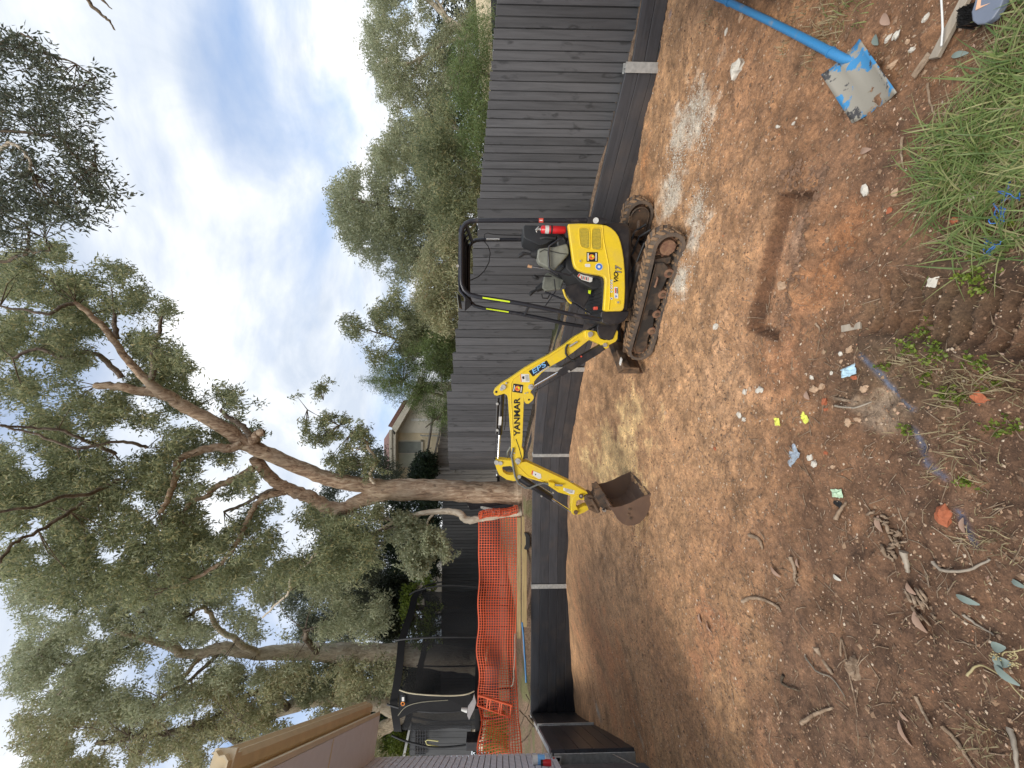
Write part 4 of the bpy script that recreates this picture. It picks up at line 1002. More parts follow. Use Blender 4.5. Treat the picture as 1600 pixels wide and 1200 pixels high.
# --- arm (dipper) with bell crank
arm_px = [(772.5, 722.5), (774, 719.2), (778, 718), (800, 719.8), (803, 723), (809, 726.5), (815, 722.5), (822, 721.5), (835, 727.5), (887.5, 752), (905, 762.5), (917, 769), (920, 775), (915, 781), (906, 781), (898, 776.5), (872, 769), (850, 754), (825, 747), (816, 743), (812, 745), (810, 750), (803, 751.8), (792, 749.5), (780, 742), (776, 733)]
hole_px = [(784, 731), (786, 729), (797, 728), (801, 730), (803, 736), (804, 741.5), (800, 742.5), (792, 741.5), (786, 737.5)]
def with_hole(outer, hole, start=25):
    # cut: connect outer[start] to hole[j] with a slit
    oi = start; hj = min(range(len(hole)), key=lambda k: (hole[k][0] - outer[oi][0]) ** 2 + (hole[k][1] - outer[oi][1]) ** 2)
    hr = hole[hj:] + hole[:hj]
    def area(p): return sum(p[i - 1][0] * p[i][1] - p[i][0] * p[i - 1][1] for i in range(len(p)))
    if area(outer) * area(hr) > 0: hr = [hr[0]] + hr[1:][::-1]
    e = .03
    return outer[:oi + 1] + hr + [(hr[0][0] + e, hr[0][1] + e), (outer[oi][0] + e, outer[oi][1] + e)] + outer[oi + 1:]
arm = plate('arm', with_hole(arm_px, hole_px), -.052, .052, M['yellow'], bevel=0)
OA = -.052
for (x, y, r) in ((775.8, 722.4, 3.8), (782, 723.4, 3.4), (811, 744.5, 3.2), (808.5, 719.3, 3.4)): pin(x, y, OA, r, arm, .016)
MB().tube([bp(x, y, OA - .002) for x, y in ((808, 727), (820, 739), (826, 744.5), (850, 752), (872, 765))], .0035, 5).build('weld_bead', M['yellow'], arm)
s5 = decal('warning_sticker', [(831.5, 735), (845, 740.5), (846, 747), (842, 748.5), (830, 741)], OA, M['white_print'], arm); decal('sticker_stripe', [(831.5, 735), (833.3, 735.8), (832, 742), (830, 741)], OA, M['red_print'], s5, .0045); decal('sticker_mark', [(835.5, 740), (838, 741), (836.5, 743)], OA, M['black_print'], s5, .0045)
s6 = decal('white_label', [(880.5, 762), (898, 766.5), (897, 772), (891, 772), (880, 766)], OA, M['white_print'], arm)
for k in range(3): decal('label_line', [(882.5, 763.5 + k * 1.6), (895, 766.7 + k * 1.6), (895, 767.1 + k * 1.6), (882.5, 763.9 + k * 1.6)], OA, M['black_print'], s6, .0045)
plate('hose_block', [(857, 753), (867, 755), (867, 760.5), (858, 760)], -.10, -.052, M['yellow'], arm)
MB().tube([bp(867, 757.5, -.08), bp(879, 758.5, -.08)], .014, 8).build('hose_fitting', M['pin_steel'], arm)
MB().tube([bp(886, 752.5, 0), bp(896, 753.5, 0)], .012, 8).build('stub_pipe', M['pin_steel'], arm)
MB().tube([bp(x, y, -.075) for x, y in ((802, 700), (799, 712), (801, 722), (803, 735), (805, 745), (810, 755), (820, 762), (828, 762.5), (838, 758), (848, 755), (858, 756.5))], .013, 8).build('hose', M['hose'], ex)
MB().tube([bp(x, y, .05) for x, y in ((798, 698), (793, 706), (793, 717), (796, 724), (803, 732), (808, 742))], .012, 8).build('hose', M['hose'], ex)
# bucket cylinder along the underside of the arm
kc = cyl_pair('bucket_cylinder', (811, 746), (892, 799), .62, .045, .014, -.01, ex)
MB().tube([bp(822, 757, -.05), bp(862, 783, -.05)], .010, 6).build('steel_pipe', M['rubber_black'], kc); pin(846, 775, -.055, 1.6, kc, .012); pin(864, 770, -.03, 1.6, kc, .012)
MB().tube([bp(838, 756, 0), bp(862, 771, 0)], .006, 6).build('steel_pipe', M['pin_steel'], kc)
MB().tube([bp(868, 784, -.03), bp(888, 797, -.03)], .008, 6).build('steel_pipe', M['black_paint'], kc)
# links
lk = plate('tipping_link', [(894, 780), (896.5, 776), (903, 773), (909, 771.5), (911.5, 776), (908, 779.5), (901, 783), (900, 790), (904, 797), (903, 802), (897, 805), (893, 802), (892.5, 795)], -.07, .07, M['yellow'], bevel=.006)
lk2 = plate('tipping_link', [(897, 803), (898, 797), (906, 794), (913, 790.5), (919, 790), (920, 796.5), (913, 801), (904, 804.5)], -.05, .05, M['yellow'], bevel=.006)
pin(907.8, 775, -.07, 3.6, lk, .02, 'mud_steel'); pin(907.8, 775, -.092, 1.8, lk, .006, 'pin_steel'); pin(899.5, 800, -.07, 3.4, lk, .02, 'mud_steel')
hd = plate('quick_hitch', [(913, 777), (917, 773.5), (924, 774), (928, 777), (931, 771.5), (938, 772), (943, 776), (948, 784), (956, 793), (955, 798.5), (946, 797), (938, 792.5), (936, 801.5), (932, 802), (926, 799.5), (920, 796), (917, 790), (914, 784)], -.09, .09, M['mud_steel'], bevel=.008)
MB().tube([bp(924, 779, -.10), bp(936, 800, -.10)], .02, 8).build('hitch_bar', M['mud_steel'], hd)
for (x, y, r) in ((919, 781, 4), (938, 779, 5), (922, 793, 3.4)): pin(x, y, -.09, r, hd, .025, 'mud_steel')
pin(943.5, 796, -.09, 3.0, hd, .03); pin(943.5, 796, -.12, 1.6, hd, .006, 'black_print')
# --- bucket: side plates on two parallel planes, curved shell between
BN = 4.62; BW = .70
def kp(x, y): return at(x, y, BN)
prof = [kp(952, 791), kp(958, 799), kp(964, 810), kp(972, 817.5), kp(980, 820.8), kp(989, 820.5), kp(998, 817), kp(1006, 809.5), kp(1012, 800), kp(1017, 786), kp(1021, 768)]
shift = Vector((.10, BW, 0.0))
sh = MB(); n = len(prof); vs = []; 
nrm2 = []
for i, p in enumerate(prof):
    t = (prof[min(i + 1, n - 1)] - prof[max(i - 1, 0)]); t = Vector((t.x, 0, t.z)).normalized(); nrm2.append(Vector((t.z, 0, -t.x)))
cc = sum(prof, Vector((0, 0, 0))) / n
for i in range(n):
    if nrm2[i].dot(cc - prof[i]) < 0: nrm2[i] = -nrm2[i]
for i in range(n):
    vs += [prof[i], prof[i] + shift, prof[i] + nrm2[i] * .014 + shift, prof[i] + nrm2[i] * .014]
fs = []
for i in range(n - 1):
    for k in range(4): l = (k + 1) % 4; fs.append((i * 4 + k, i * 4 + l, i * 4 + 4 + l, i * 4 + 4 + k))
fs += [(0, 3, 2, 1), tuple(4 * (n - 1) + k for k in range(4))]
sh.add(vs, fs)
bk_ = sh.build('bucket', M['bucket'], ex)
side = [p for p in prof] + [kp(1015.5, 771), kp(1000, 777), kp(985, 785), kp(970, 790.5), kp(958, 792.5)]
MB().prism(side, Vector((0, -.014, 0))).build('side_plate', M['bucket'], bk_)
MB().prism([p + shift for p in side], Vector((0, .014, 0))).build('side_plate', M['bucket'], bk_)
MB().prism([kp(1015, 770), kp(1022.5, 766), kp(1021.5, 772), kp(1016, 776)], shift * 1.02).build('cutting_edge', M['mud_steel'], bk_, bevel=.003)
MB().prism([kp(950, 790), kp(956, 798), kp(960, 794.5), kp(953, 787)], shift).build('top_rail', M['bucket'], bk_, bevel=.004)
for fr_ in (.32, .55):
    MB().prism([kp(p_[0], p_[1]) + shift * fr_ for p_ in ((936, 776), (944, 774), (957, 790), (966, 800), (958, 801), (944, 799), (938, 790))], Vector((0, .02, 0))).build('hanger_plate', M['mud_steel'], bk_)
for (x, y) in ((983, 795), (981, 803), (985, 809)):
    MB().cyl(kp(x, y) - Vector((0, .014, 0)), kp(x, y) - Vector((0, .028, 0)), .02, .016, 8).build('wear_bolt', M['mud_steel'], bk_)

# --- undercarriage
TD = Vector((-.757, .653, 0)).normalized(); TN = Vector((.653, .757, 0)).normalized(); M0 = Vector((.845, 4.125, 0))
RR, RF = .158, .146; SR, SF = -.625, .59
def track(side0, wd, near):
    """rubber belt between lateral offsets side0 and side0+wd"""
    path = []
    for k in range(15):
        a = math.pi * .5 + math.pi * k / 14; path.append((SR + RR * math.cos(a), RR + .012 + RR * math.sin(a)))
    for k in range(1, 8): path.append((lerp(SR, SF, k / 8), .012))
    for k in range(15):
        a = -math.pi * .5 + math.pi * k / 14; path.append((SF + RF * math.cos(a), RF + .012 + RF * math.sin(a)))
    for k in range(1, 8):
        t = k / 8; path.append((lerp(SF, SR, t), lerp(2 * RF + .012, 2 * RR + .012, t) - .012 * math.sin(math.pi * t)))
    def w(s, z, l): return M0 + TD * s + TN * l + Zv * z
    n = len(path); belt = MB(); vs = []
    nr = []
    for i in range(n):
        t = Vector((path[(i + 1) % n][0] - path[i - 1][0], path[(i + 1) % n][1] - path[i - 1][1])).normalized(); nr.append(Vector((-t.y, t.x)))
    cx = sum(p[0] for p in path) / n; cz = sum(p[1] for p in path) / n
    sgn = 1 if nr[0].dot(Vector((cx - path[0][0], cz - path[0][1]))) > 0 else -1
    th = .034
    for i in range(n):
        s, z = path[i]; q = nr[i] * sgn
        vs += [w(s, z, side0), w(s, z, side0 + wd), w(s + q.x * th, z + q.y * th, side0 + wd), w(s + q.x * th, z + q.y * th, side0)]
    fs = [(i * 4 + k, i * 4 + (k + 1) % 4, ((i + 1) % n) * 4 + (k + 1) % 4, ((i + 1) % n) * 4 + k) for i in range(n) for k in range(4)]
    belt.add(vs, fs)
    tr_ = belt.build('rubber_track', M['rubber'], ex)
    # tread lugs, staggered left and right, plus drive lugs inside
    cum = [0]
    for i in range(n): cum.append(cum[-1] + math.hypot(path[(i + 1) % n][0] - path[i][0], path[(i + 1) % n][1] - path[i][1]))
    tot = cum[-1]
    def onpath(d):
        d %= tot
        for i in range(n):
            if cum[i + 1] >= d:
                t = (d - cum[i]) / (cum[i + 1] - cum[i] + 1e-9); a, b = path[i], path[(i + 1) % n]
                tt = Vector((b[0] - a[0], b[1] - a[1])).normalized(); return Vector((lerp(a[0], b[0], t), lerp(a[1], b[1], t))), tt
    lug = MB(); dl = MB(); N = 46
    for k in range(N):
        for h_ in (0, 1):
            p, tt = onpath(tot * (k + .5 * h_) / N); q = Vector((-tt.y, tt.x)) * -sgn
            if p.y < .02 : continue
            t3 = TD * tt.x + Zv * tt.y; q3 = TD * q.x + Zv * q.y
            lat = side0 + wd * (.27 if h_ == 0 else .73)
            c = w(p.x, p.y, lat) + q3 * .009
            sk_ = (TN + t3 * (.35 if h_ else -.35)).normalized()
            lug.box(c - q3 * .004, (.034, wd * .46, .016), (t3, sk_, q3))
        p, tt = onpath(tot * k / N); q = Vector((-tt.y, tt.x)) * sgn; t3 = TD * tt.x + Zv * tt.y; q3 = TD * q.x + Zv * q.y
        dl.box(w(p.x, p.y, side0 + wd * .5) + q3 * .036, (.026, wd * .42, .034), (t3, TN, q3))
        dl.box(w(p.x, p.y, side0 + wd * (.12 if near else .88)) + q3 * .028, (.034, .03, .014), (t3, TN, q3))
    o = lug.build('tread_lugs', M['rubber_mud'], tr_, bevel=.003, seg=1); o['kind'] = 'stuff'
    o = dl.build('drive_lugs', M['rubber_mud'], tr_); o['kind'] = 'stuff'
    # frame
    fr0 = side0 + .035 if near else side0 + .05; fw_ = wd - .07
    prof2 = [(SR + .16, .245), (SF - .02, .235), (SF + .05, .20), (SF + .06, .12), (SF - .03, .085), (SF - .15, .10), (SF - .30, .082), (SF - .45, .105), (SF - .60, .082), (SF - .75, .108), (SF - .9, .085), (SR + .2, .11), (SR + .15, .17)]
    tf = MB().prism([w(s, z, fr0) for s, z in prof2], TN * fw_).build('track_frame', M['frame_black'], ex, bevel=.006)
    MB().tube([w(SF + .055, .20, fr0 - .004), w(SF - .02, .238, fr0 - .004), w(SR + .16, .248, fr0 - .004)], .007, 6).build('frame_edge', M['mud_steel'], tf)
    MB().box(w(.10, .165, fr0 - .004), (.07, .01, .035), (TD, TN, Zv)).build('frame_slot', M['black_print'], tf)
    MB().tube([w(-.22, .20, fr0 - .01), w(-.22, .20, fr0 - .03), w(-.32, .20, fr0 - .03), w(-.32, .20, fr0 - .01)], .010, 6).build('tie_down_loop', M['rust_hub'], tf)
    for s in (-.36, -.12, .12, .34):
        rl = MB().cyl(w(s, .085, fr0 - .004), w(s, .085, fr0 + fw_), .048, None, 18).build('roller', M['rust_hub'], ex, bevel=.006); MB().cyl(w(s, .085, fr0 - .016), w(s, .085, fr0), .02, None, 12).build('roller_cap', M['mud_steel'], rl)
    idl = MB().cyl(w(SF, RF + .012, fr0 + .03), w(SF, RF + .012, fr0 + fw_ - .03), RF - .05, None, 24).build('idler', M['rust_hub'], ex, bevel=.01)
    # sprocket with teeth
    sp_ = MB(); zc = RR + .012; T_ = 11; pts = []
    for k in range(T_ * 4):
        a = 2 * math.pi * k / (T_ * 4); r = (.118 if k % 4 in (0, 1) else .092); pts.append(w(SR + r * math.cos(a), zc + r * math.sin(a), fr0 + .055))
    sp_.prism(pts, TN * .03); so = sp_.build('sprocket', M['rust_hub'], ex, bevel=.004)
    if near:
        MB().cyl(w(SR, zc, fr0 + .0), w(SR, zc, fr0 + .09), .075, .085, 24).build('hub', M['rust_hub'], so, bevel=.012)
        for k in range(9): a = 2 * math.pi * k / 9; MB().cyl(w(SR + .055 * math.cos(a), zc + .055 * math.sin(a), fr0 - .006), w(SR + .055 * math.cos(a), zc + .055 * math.sin(a), fr0), .008, None, 6).build('hub_bolt', M['rust_hub'], so)
        MB().prism([w(SR + .10, .10, fr0 + .02), w(SR + .17, .09, fr0 + .02), w(SR + .20, .25, fr0 + .02), w(SR + .13, .27, fr0 + .02)], TN * .10).build('sprocket_guard', M['mud_steel'], so, bevel=.01)
    else:
        pts = []
        for k in range(13): a = math.pi / 2 + math.pi * k / 12; pts.append(w(SR + .02 + .105 * math.cos(a), zc + .105 * math.sin(a), side0 - .006))
        pts += [w(SR + .24, zc - .105, side0 - .006), w(SR + .24, zc + .105, side0 - .006)]
        cv = MB().prism(pts, TN * .04).build('motor_cover', M['mud_steel'], so, bevel=.006)
        MB().tube([p - TN * .006 for p in pts[:15]], .010, 6).build('cover_rim', M['mud_steel'], cv)
        for (s, z) in ((SR - .05, zc + .02), (SR + .15, zc - .07), (SR + .17, zc + .07)): MB().cyl(w(s, z, side0 - .016), w(s, z, side0), .011, None, 6).build('cover_bolt', M['rust_hub'], cv)
track(0.0, .23, True)
track(1.05, .23, False)
def uw(s, l, z): return M0 + TD * s + TN * l + Zv * z
uc = MB(); uc.box(uw(-.05, .64, .26), (.55, .62, .12), (TD, TN, Zv)); uc.box(uw(-.3, .64, .20), (.10, .95, .10), (TD, TN, Zv)); uc.box(uw(.22, .64, .20), (.10, .95, .10), (TD, TN, Zv))
uc.build('undercarriage', M['mud_steel'], ex, bevel=.02)
MB().cyl(C0 + Zv * .30, C0 + Zv * (zb + .02), .26, None, 36).build('slew_ring', M['mud_steel'], ex)
for l in (.42, .62, .8):
    MB().tube([uw(-.60, l, .16), uw(-.50, l + .06, .25), uw(-.35, l, .30), uw(-.2, l, .33)], .013, 7).build('hose', M['rubber_black'], ex)
MB().tube([uw(-.58, .95, .20), uw(-.52, .85, .22), uw(-.46, .86, .26)], .022, 8).build('hose', M['mud_steel'], ex)
# dozer blade and its arms
bl = MB(); S0 = SF + RF + .17
def bw(s, l, z): return M0 + TD * s + TN * l + Zv * z
pr = [(.035, .10), (.0, .14), (-.018, .20), (-.018, .26), (.0, .32), (.03, .355)]
vs = []
for l in (.0, 1.27):
    for s, z in pr: vs.append(bw(S0 + s, l, z))
    for s, z in pr[::-1]: vs.append(bw(S0 + s - .016, l, z))
n = 12; fs = [tuple(range(n - 1, -1, -1)), tuple(range(n, 2 * n))] + [(k, (k + 1) % n, n + (k + 1) % n, n + k) for k in range(n)]
bl.add(vs, fs); bo = bl.build('dozer_blade', M['mud_steel'], ex)
MB().box(bw(S0 + .035, .635, .085), (.014, 1.27, .07), (TD, TN, Zv)).build('blade_edge', M['bucket'], bo, bevel=.002)
for l in (.0, 1.262):
    MB().prism([bw(S0 + .04, l, .09), bw(S0 + .035, l, .355), bw(S0 - .06, l, .30), bw(S0 - .05, l, .12)], TN * .012).build('blade_end_plate', M['mud_steel'], bo)
for l in (.30, .96):
    MB().prism([bw(S0 - .02, l, .13), bw(S0 - .02, l, .24), bw(S0 - .45, l + (.10 if l < .6 else -.10), .27), bw(S0 - .45, l + (.10 if l < .6 else -.10), .18)], TN * .045).build('blade_arm', M['mud_steel'], bo, bevel=.006)
MB().tube([bw(S0 - .02, .63, .22), bw(S0 - .22, .63, .27), bw(S0 - .42, .63, .30)], .04, 12).build('blade_cylinder', M['black_paint'], bo)
MB().box(bw(S0 - .06, .12, .32), (.10, .05, .012), (TD, TN, Zv)).build('blade_label', M['white_print'], bo)
MB().box(bw(S0 - .03, .2, .27), (.06, .36, .09), (TD, TN, Zv)).build('blade_box', M['mud_steel'], bo, bevel=.01)
# ------------------------------------------------------------------ foliage machinery
def inpoly(px, py, poly):
    c = np.zeros(len(px), bool); n = len(poly); j = n - 1
    for i in range(n):
        xi, yi = poly[i]; xj, yj = poly[j]
        hit = ((yi > py) != (yj > py)) & (px < (xj - xi) * (py - yi) / (yj - yi + 1e-9) + xi); c ^= hit; j = i
    return c
def world_pts(px, py, D):
    u = 1200 - py; X = (u - 600) / FPX; Yv = (px - 800) / FPX
    d = np.array(LOOK)[None] + X[:, None] * np.array(RIGHT)[None] - Yv[:, None] * np.array(UP)[None]
    return np.array(CO)[None] + d * (D / d[:, 1])[:, None]
def clump_centres(poly, n, D0, D1, hole=0.0, nscale=60.0, seed=1, edge=0):
    r = np.random.default_rng(seed); P = np.array(poly, float); lo = P.min(0); hi = P.max(0); out = []
    while sum(len(o) for o in out) < n:
        q = r.uniform(lo, hi, (n * 4, 2)); k = inpoly(q[:, 0], q[:, 1], poly)
        nz = fbm(q[:, 0] / nscale + 50, q[:, 1] / nscale + 50, seed * 3 + 7, 3)
        k &= (nz > hole - 0.5 + 0.0 * nz) if hole > 0 else np.ones(len(q), bool)
        out.append(q[k])
    q = np.concatenate(out)[:n]; D = r.uniform(D0, D1, n)
    return world_pts(q[:, 0], q[:, 1], D)
def clear_limbs(cs, limbs_px, pad=1.0):
    """drop clumps that would hang right in front of the traced limbs"""
    d = cs - np.array(CO)[None]; xc = d @ np.array(RIGHT); dn = -(d @ np.array(UP)); dp = d @ np.array(LOOK)
    px = dn / dp * FPX + 800; py = 1200 - (xc / dp * FPX + 600); keep = np.ones(len(cs), bool)
    for pts, Ds, rad in limbs_px:
        for (a, b, Da, Db) in zip(pts[:-1], pts[1:], Ds[:-1], Ds[1:]):
            vx, vy = b[0] - a[0], b[1] - a[1]; t = np.clip(((px - a[0]) * vx + (py - a[1]) * vy) / (vx * vx + vy * vy + 1e-6), 0, 1)
            dist = np.hypot(px - a[0] - t * vx, py - a[1] - t * vy); keep &= ~((dist < rad) & (d[:, 1] < Da + (Db - Da) * t + .25))
    return cs[keep]
def leaves(name, centres, per, spread, L, W, mat, parent, droop=0.6, seed=3, flat=0.0, drift=0.0):
    r = np.random.default_rng(seed); n = len(centres) * per
    c = np.repeat(centres, per, 0)
    # leaves sit along short hanging sprays
    sd = r.normal(size=(len(centres), 3)); sd[:, 2] -= 0.5; sd /= np.linalg.norm(sd, axis=1)[:, None]
    t = r.uniform(-1, 1, (n, 1)) * spread * 1.3
    p = c + np.repeat(sd, per, 0) * t + r.normal(size=(n, 3)) * spread * 0.30 + np.repeat(r.normal(size=(len(centres), 3)), per, 0) * 0
    d = r.normal(size=(n, 3)); d[:, 2] -= droop * 1.6; d /= np.linalg.norm(d, axis=1)[:, None]
    s = np.cross(d, r.normal(size=(n, 3))); s /= np.linalg.norm(s, axis=1)[:, None] + 1e-9
    nn = np.cross(d, s)
    ll = L * r.uniform(.6, 1.25, (n, 1)); ww = W * r.uniform(.6, 1.25, (n, 1)) * .5
    a = p; m1 = p + d * ll * .42 + s * ww + nn * ll * .05; m2 = p + d * ll * .42 - s * ww + nn * ll * .05; e = p + d * ll + nn * ll * -.04
    V = np.stack([a, m1, e, m2], 1).reshape(-1, 3); Q = np.arange(n * 4).reshape(-1, 4)
    o = npmesh(name, V, Q, mat, parent); o['kind'] = 'stuff'
    return o
def wiggle(pts, amp, sub=6, seed=1):
    r = random.Random(seed); out = []
    P = [Vector(p) for p in pts]
    for i in range(len(P) - 1):
        p0 = P[max(i - 1, 0)]; p1 = P[i]; p2 = P[i + 1]; p3 = P[min(i + 2, len(P) - 1)]
        for k in range(sub):
            t = k / sub
            q = 0.5 * ((2 * p1) + (p2 - p0) * t + (2 * p0 - 5 * p1 + 4 * p2 - p3) * t * t + (3 * p1 - p0 - 3 * p2 + p3) * t ** 3)
            if i + k > 0: q = q + Vector((r.uniform(-1, 1), r.uniform(-1, 1), r.uniform(-1, 1))) * amp
            out.append(q)
    out.append(P[-1]); return out
def limb(name, px, Ds, rpx, mat, parent, amp=.015, sub=6, n=12, seed=1, rough=0.0):
    """limb traced as a centre line; rpx = radius in picture pixels at each point"""
    P = [at(x, y, D) for (x, y), D in zip(px, Ds)]
    pts = wiggle(P, amp, sub, seed); rr = []
    for i in range(len(px) - 1):
        ra = rpx[i] * Ds[i] / FPX; rb = rpx[i + 1] * Ds[i + 1] / FPX
        for k in range(sub): rr.append(lerp(ra, rb, k / sub) * random.uniform(.95, 1.06))
    rr.append(rpx[-1] * Ds[-1] / FPX)
    o = MB().tube(pts, rr, n).build(name, mat, parent)
    if rough:
        for v in o.data.vertices:
            k = math.sin(v.co.z * 7 + v.co.x * 31) * math.cos(v.co.x * 19 + v.co.y * 23) * rough; v.co.x += k; v.co.y -= k * .6
    return o
def twigs(name, centres, parent, mat, base, n, seed=2, r0=.012):
    """thin twigs running from points on the limbs to the leaf clumps"""
    rr = random.Random(seed); mb = MB(); C = [Vector(c) for c in centres]; B = [Vector(b) for b in base]
    for c in rr.sample(C, min(n, len(C))):
        b = min(B, key=lambda q: (q - c).length)
        d = c - b; L = d.length
        if L > 1.25: continue
        q = b.lerp(c, .5) + Vector((rr.uniform(-1, 1), rr.uniform(-1, 1), rr.uniform(-.2, 1))) * L * .09
        mb.tube([b, b.lerp(q, .6), q, q.lerp(c, .55), c], [r0, r0 * .8, r0 * .6, r0 * .45, r0 * .2], 5, caps=False)
    o = mb.build(name, mat, parent); o['kind'] = 'stuff'; return o

# ------------------------------------------------------------------ the big gum behind the back wall
gum = empty('gum_tree', (-2.8, 10.0, 1.2), 'big gum tree with thick pale brown trunk and spreading crown behind the back wall', 'tree')
DT = 9.9
trunk = limb('trunk', [(832, 772), (815, 770), (795, 770), (740, 769), (690, 766), (640, 765), (600, 765), (568, 758), (520, 750), (480, 735), (440, 718), (412, 706), (380, 690), (355, 672), (320, 652), (285, 633), (262, 618), (240, 604), (215, 580), (190, 550), (165, 515), (140, 490), (116, 473)],
      [DT] * 8 + [9.85, 9.8, 9.7, 9.6, 9.5, 9.4, 9.3, 9.2, 9.1, 9.0, 8.9, 8.8, 8.7, 8.6, 8.5],
      [27, 19.5, 17, 16, 16, 16.5, 15.5, 12, 10.8, 10.2, 10.4, 10.5, 11.2, 10.2, 9.2, 8.8, 8.4, 7, 5.4, 4.6, 4.2, 3.8, 3], M['bark'], gum, .012, 5, 20, 3, .012)
limbs = []
def LB(px, D0, D1, r0, r1, mat='bark_limb', seed=1, amp=.02, par=None, n=10):
    m_ = len(px); Ds = [lerp(D0, D1, i / (m_ - 1)) for i in range(m_)]; rs = [lerp(r0, r1, i / (m_ - 1)) for i in range(m_)]
    o = limb('limb', px, Ds, rs, M[mat], par or gum, amp, 5, n, seed); limbs.append([at(x, y, D) for (x, y), D in zip(px, Ds)]); return o
LB([(600, 772), (560, 783), (535, 795), (510, 792), (480, 775), (455, 765), (435, 755), (412, 735), (398, 715)], 9.9, 9.7, 11, 8, 'bark', 11)
LB([(262, 618), (240, 612), (215, 610), (185, 604), (150, 602)], 9.15, 8.9, 9, 5, 'bark', 12)
LB([(380, 692), (360, 700), (335, 700), (310, 705), (280, 718), (275, 745), (262, 780), (250, 800)], 9.4, 8.6, 7, 3.5, 'bark', 13)
LB([(398, 730), (375, 745), (350, 755), (330, 765), (325, 775), (300, 782), (290, 795)], 9.7, 9.2, 5.5, 3, 'bark', 14)
LB([(395, 690), (404, 678), (412, 676)], 9.5, 9.4, 7.5, 5, 'bark', 15)
LB([(392, 686), (385, 672), (370, 660), (355, 650), (345, 640)], 9.5, 9.3, 5, 2.5, 'bark_limb', 16)
LB([(450, 768), (430, 772), (408, 780), (390, 805), (380, 830), (365, 855), (345, 880), (320, 895), (300, 905), (270, 918)], 9.7, 8.8, 5, 2, 'bark', 17)
LB([(440, 760), (420, 768), (400, 778), (380, 788), (350, 800)], 9.7, 9.5, 3.5, 2, 'bark_limb', 18)
LB([(235, 600), (240, 575), (238, 555), (243, 535), (250, 515), (252, 497)], 9.0, 8.8, 4.5, 2, 'bark_limb', 19)
LB([(182, 530), (180, 505), (178, 490)], 8.8, 8.7, 4, 2, 'bark_limb', 20)
LB([(116, 473), (95, 480), (80, 490), (40, 485), (0, 478)], 8.5, 7.8, 3, 1.5, 'bark_limb', 21)
LB([(190, 590), (160, 560), (130, 550), (95, 558), (60, 545), (20, 560)], 8.9, 8.0, 4, 2, 'bark_limb', 22)
LB([(230, 700), (200, 690), (165, 693), (120, 700), (60, 680), (0, 665)], 9.0, 7.6, 2.5, 1.5, 'bark_limb', 23)
LB([(180, 710), (150, 695), (130, 688), (90, 672), (40, 668), (0, 664)], 9.0, 7.6, 3, 1.5, 'bark_limb', 24)
LB([(185, 750), (165, 760), (140, 772), (100, 775), (60, 790), (0, 800)], 8.6, 7, 3.5, 2, 'bark_dark', 25)
LB([(150, 775), (110, 800), (60, 830), (20, 850), (0, 880)], 8.6, 7, 3, 2, 'bark_dark', 26)
LB([(500, 858), (480, 880), (455, 900), (452, 925), (430, 945), (410, 965)], 9.3, 9.6, 2.4, 1.2, 'bark_pale', 27)
LB([(540, 800), (527, 805), (522, 835)], 9.7, 9.6, 3.5, 1.6, 'bark_dark', 28)
LB([(590, 762), (583, 752), (578, 742), (586, 720), (580, 705), (570, 690), (560, 683), (548, 678)], 9.8, 9.5, 3.2, 1.6, 'bark_pale', 29)
LB([(574, 700), (560, 702), (545, 700)], 9.6, 9.5, 1.6, .7, 'bark_pale', 30)
LB([(545, 800), (600, 812), (650, 815), (590, 830)], 9.8, 9.4, 3, 1.2, 'bark_limb', 31)
# overhead limbs, growing out past the frame
LB([(-60, 260), (-10, 240), (20, 225), (42, 245), (49, 268)], 6.2, 5.6, 3.5, 1.5, 'bark_pale', 32)
LB([(-60, 200), (0, 205), (60, 210), (100, 220), (120, 245), (150, 255)], 6, 5.8, 2.5, 1, 'bark_dark', 33)
LB([(-40, 90), (10, 62), (40, 55), (80, 85), (120, 100), (150, 120)], 6, 5.8, 1.8, .8, 'bark_dark', 34)
LB([(-50, 420), (0, 410), (40, 395), (45, 375), (40, 350), (0, 330)], 6.4, 6, 2.5, 1.2, 'bark_dark', 35)
LB([(42, 392), (60, 395), (78, 388), (70, 372)], 6.1, 6, 1.6, .8, 'bark_dark', 36)
base_pts = [p for l in limbs for p in l] + [Vector(v.co) + Vector(gum.location) for v in trunk.data.vertices][1200::9]
crownA = [(0, 400), (101, 378), (157, 405), (206, 425), (262, 458), (260, 487), (246, 534), (280, 541), (299, 570), (290, 592), (336, 602), (360, 605), (404, 618), (402, 635), (388, 650), (413, 674), (398, 688), (370, 700), (345, 730), (402, 752), (380, 768), (300, 780), (330, 850), (400, 790), (440, 770), (470, 785), (560, 790), (600, 800), (610, 850), (560, 900), (300, 930), (120, 960), (0, 900), (-60, 700)]
A1 = clump_centres(crownA, 3300, 8.2, 12.2, hole=.445, nscale=30, seed=4)
MAINPX = [([(568, 758), (520, 750), (440, 718), (380, 690), (320, 652), (262, 618), (215, 580), (165, 515), (116, 473)], [9.8, 9.7, 9.5, 9.4, 9.2, 9, 8.9, 8.7, 8.5], 24),
          ([(262, 618), (215, 610), (150, 602)], [9.1, 9, 8.9], 16), ([(380, 692), (335, 700), (280, 718), (262, 780)], [9.4, 9.2, 8.9, 8.7], 14), ([(600, 772), (535, 795), (480, 775), (435, 755), (398, 715)], [9.9] * 5, 18),
          ([(450, 768), (408, 780), (380, 830), (345, 880), (300, 905)], [9.7, 9.5, 9.3, 9.1, 8.9], 11)]
A1 = clear_limbs(A1, MAINPX)
leaves('leaf_clusters', A1, 62, .20, .12, .032, M['gum_leaf'], gum, .55, 5)
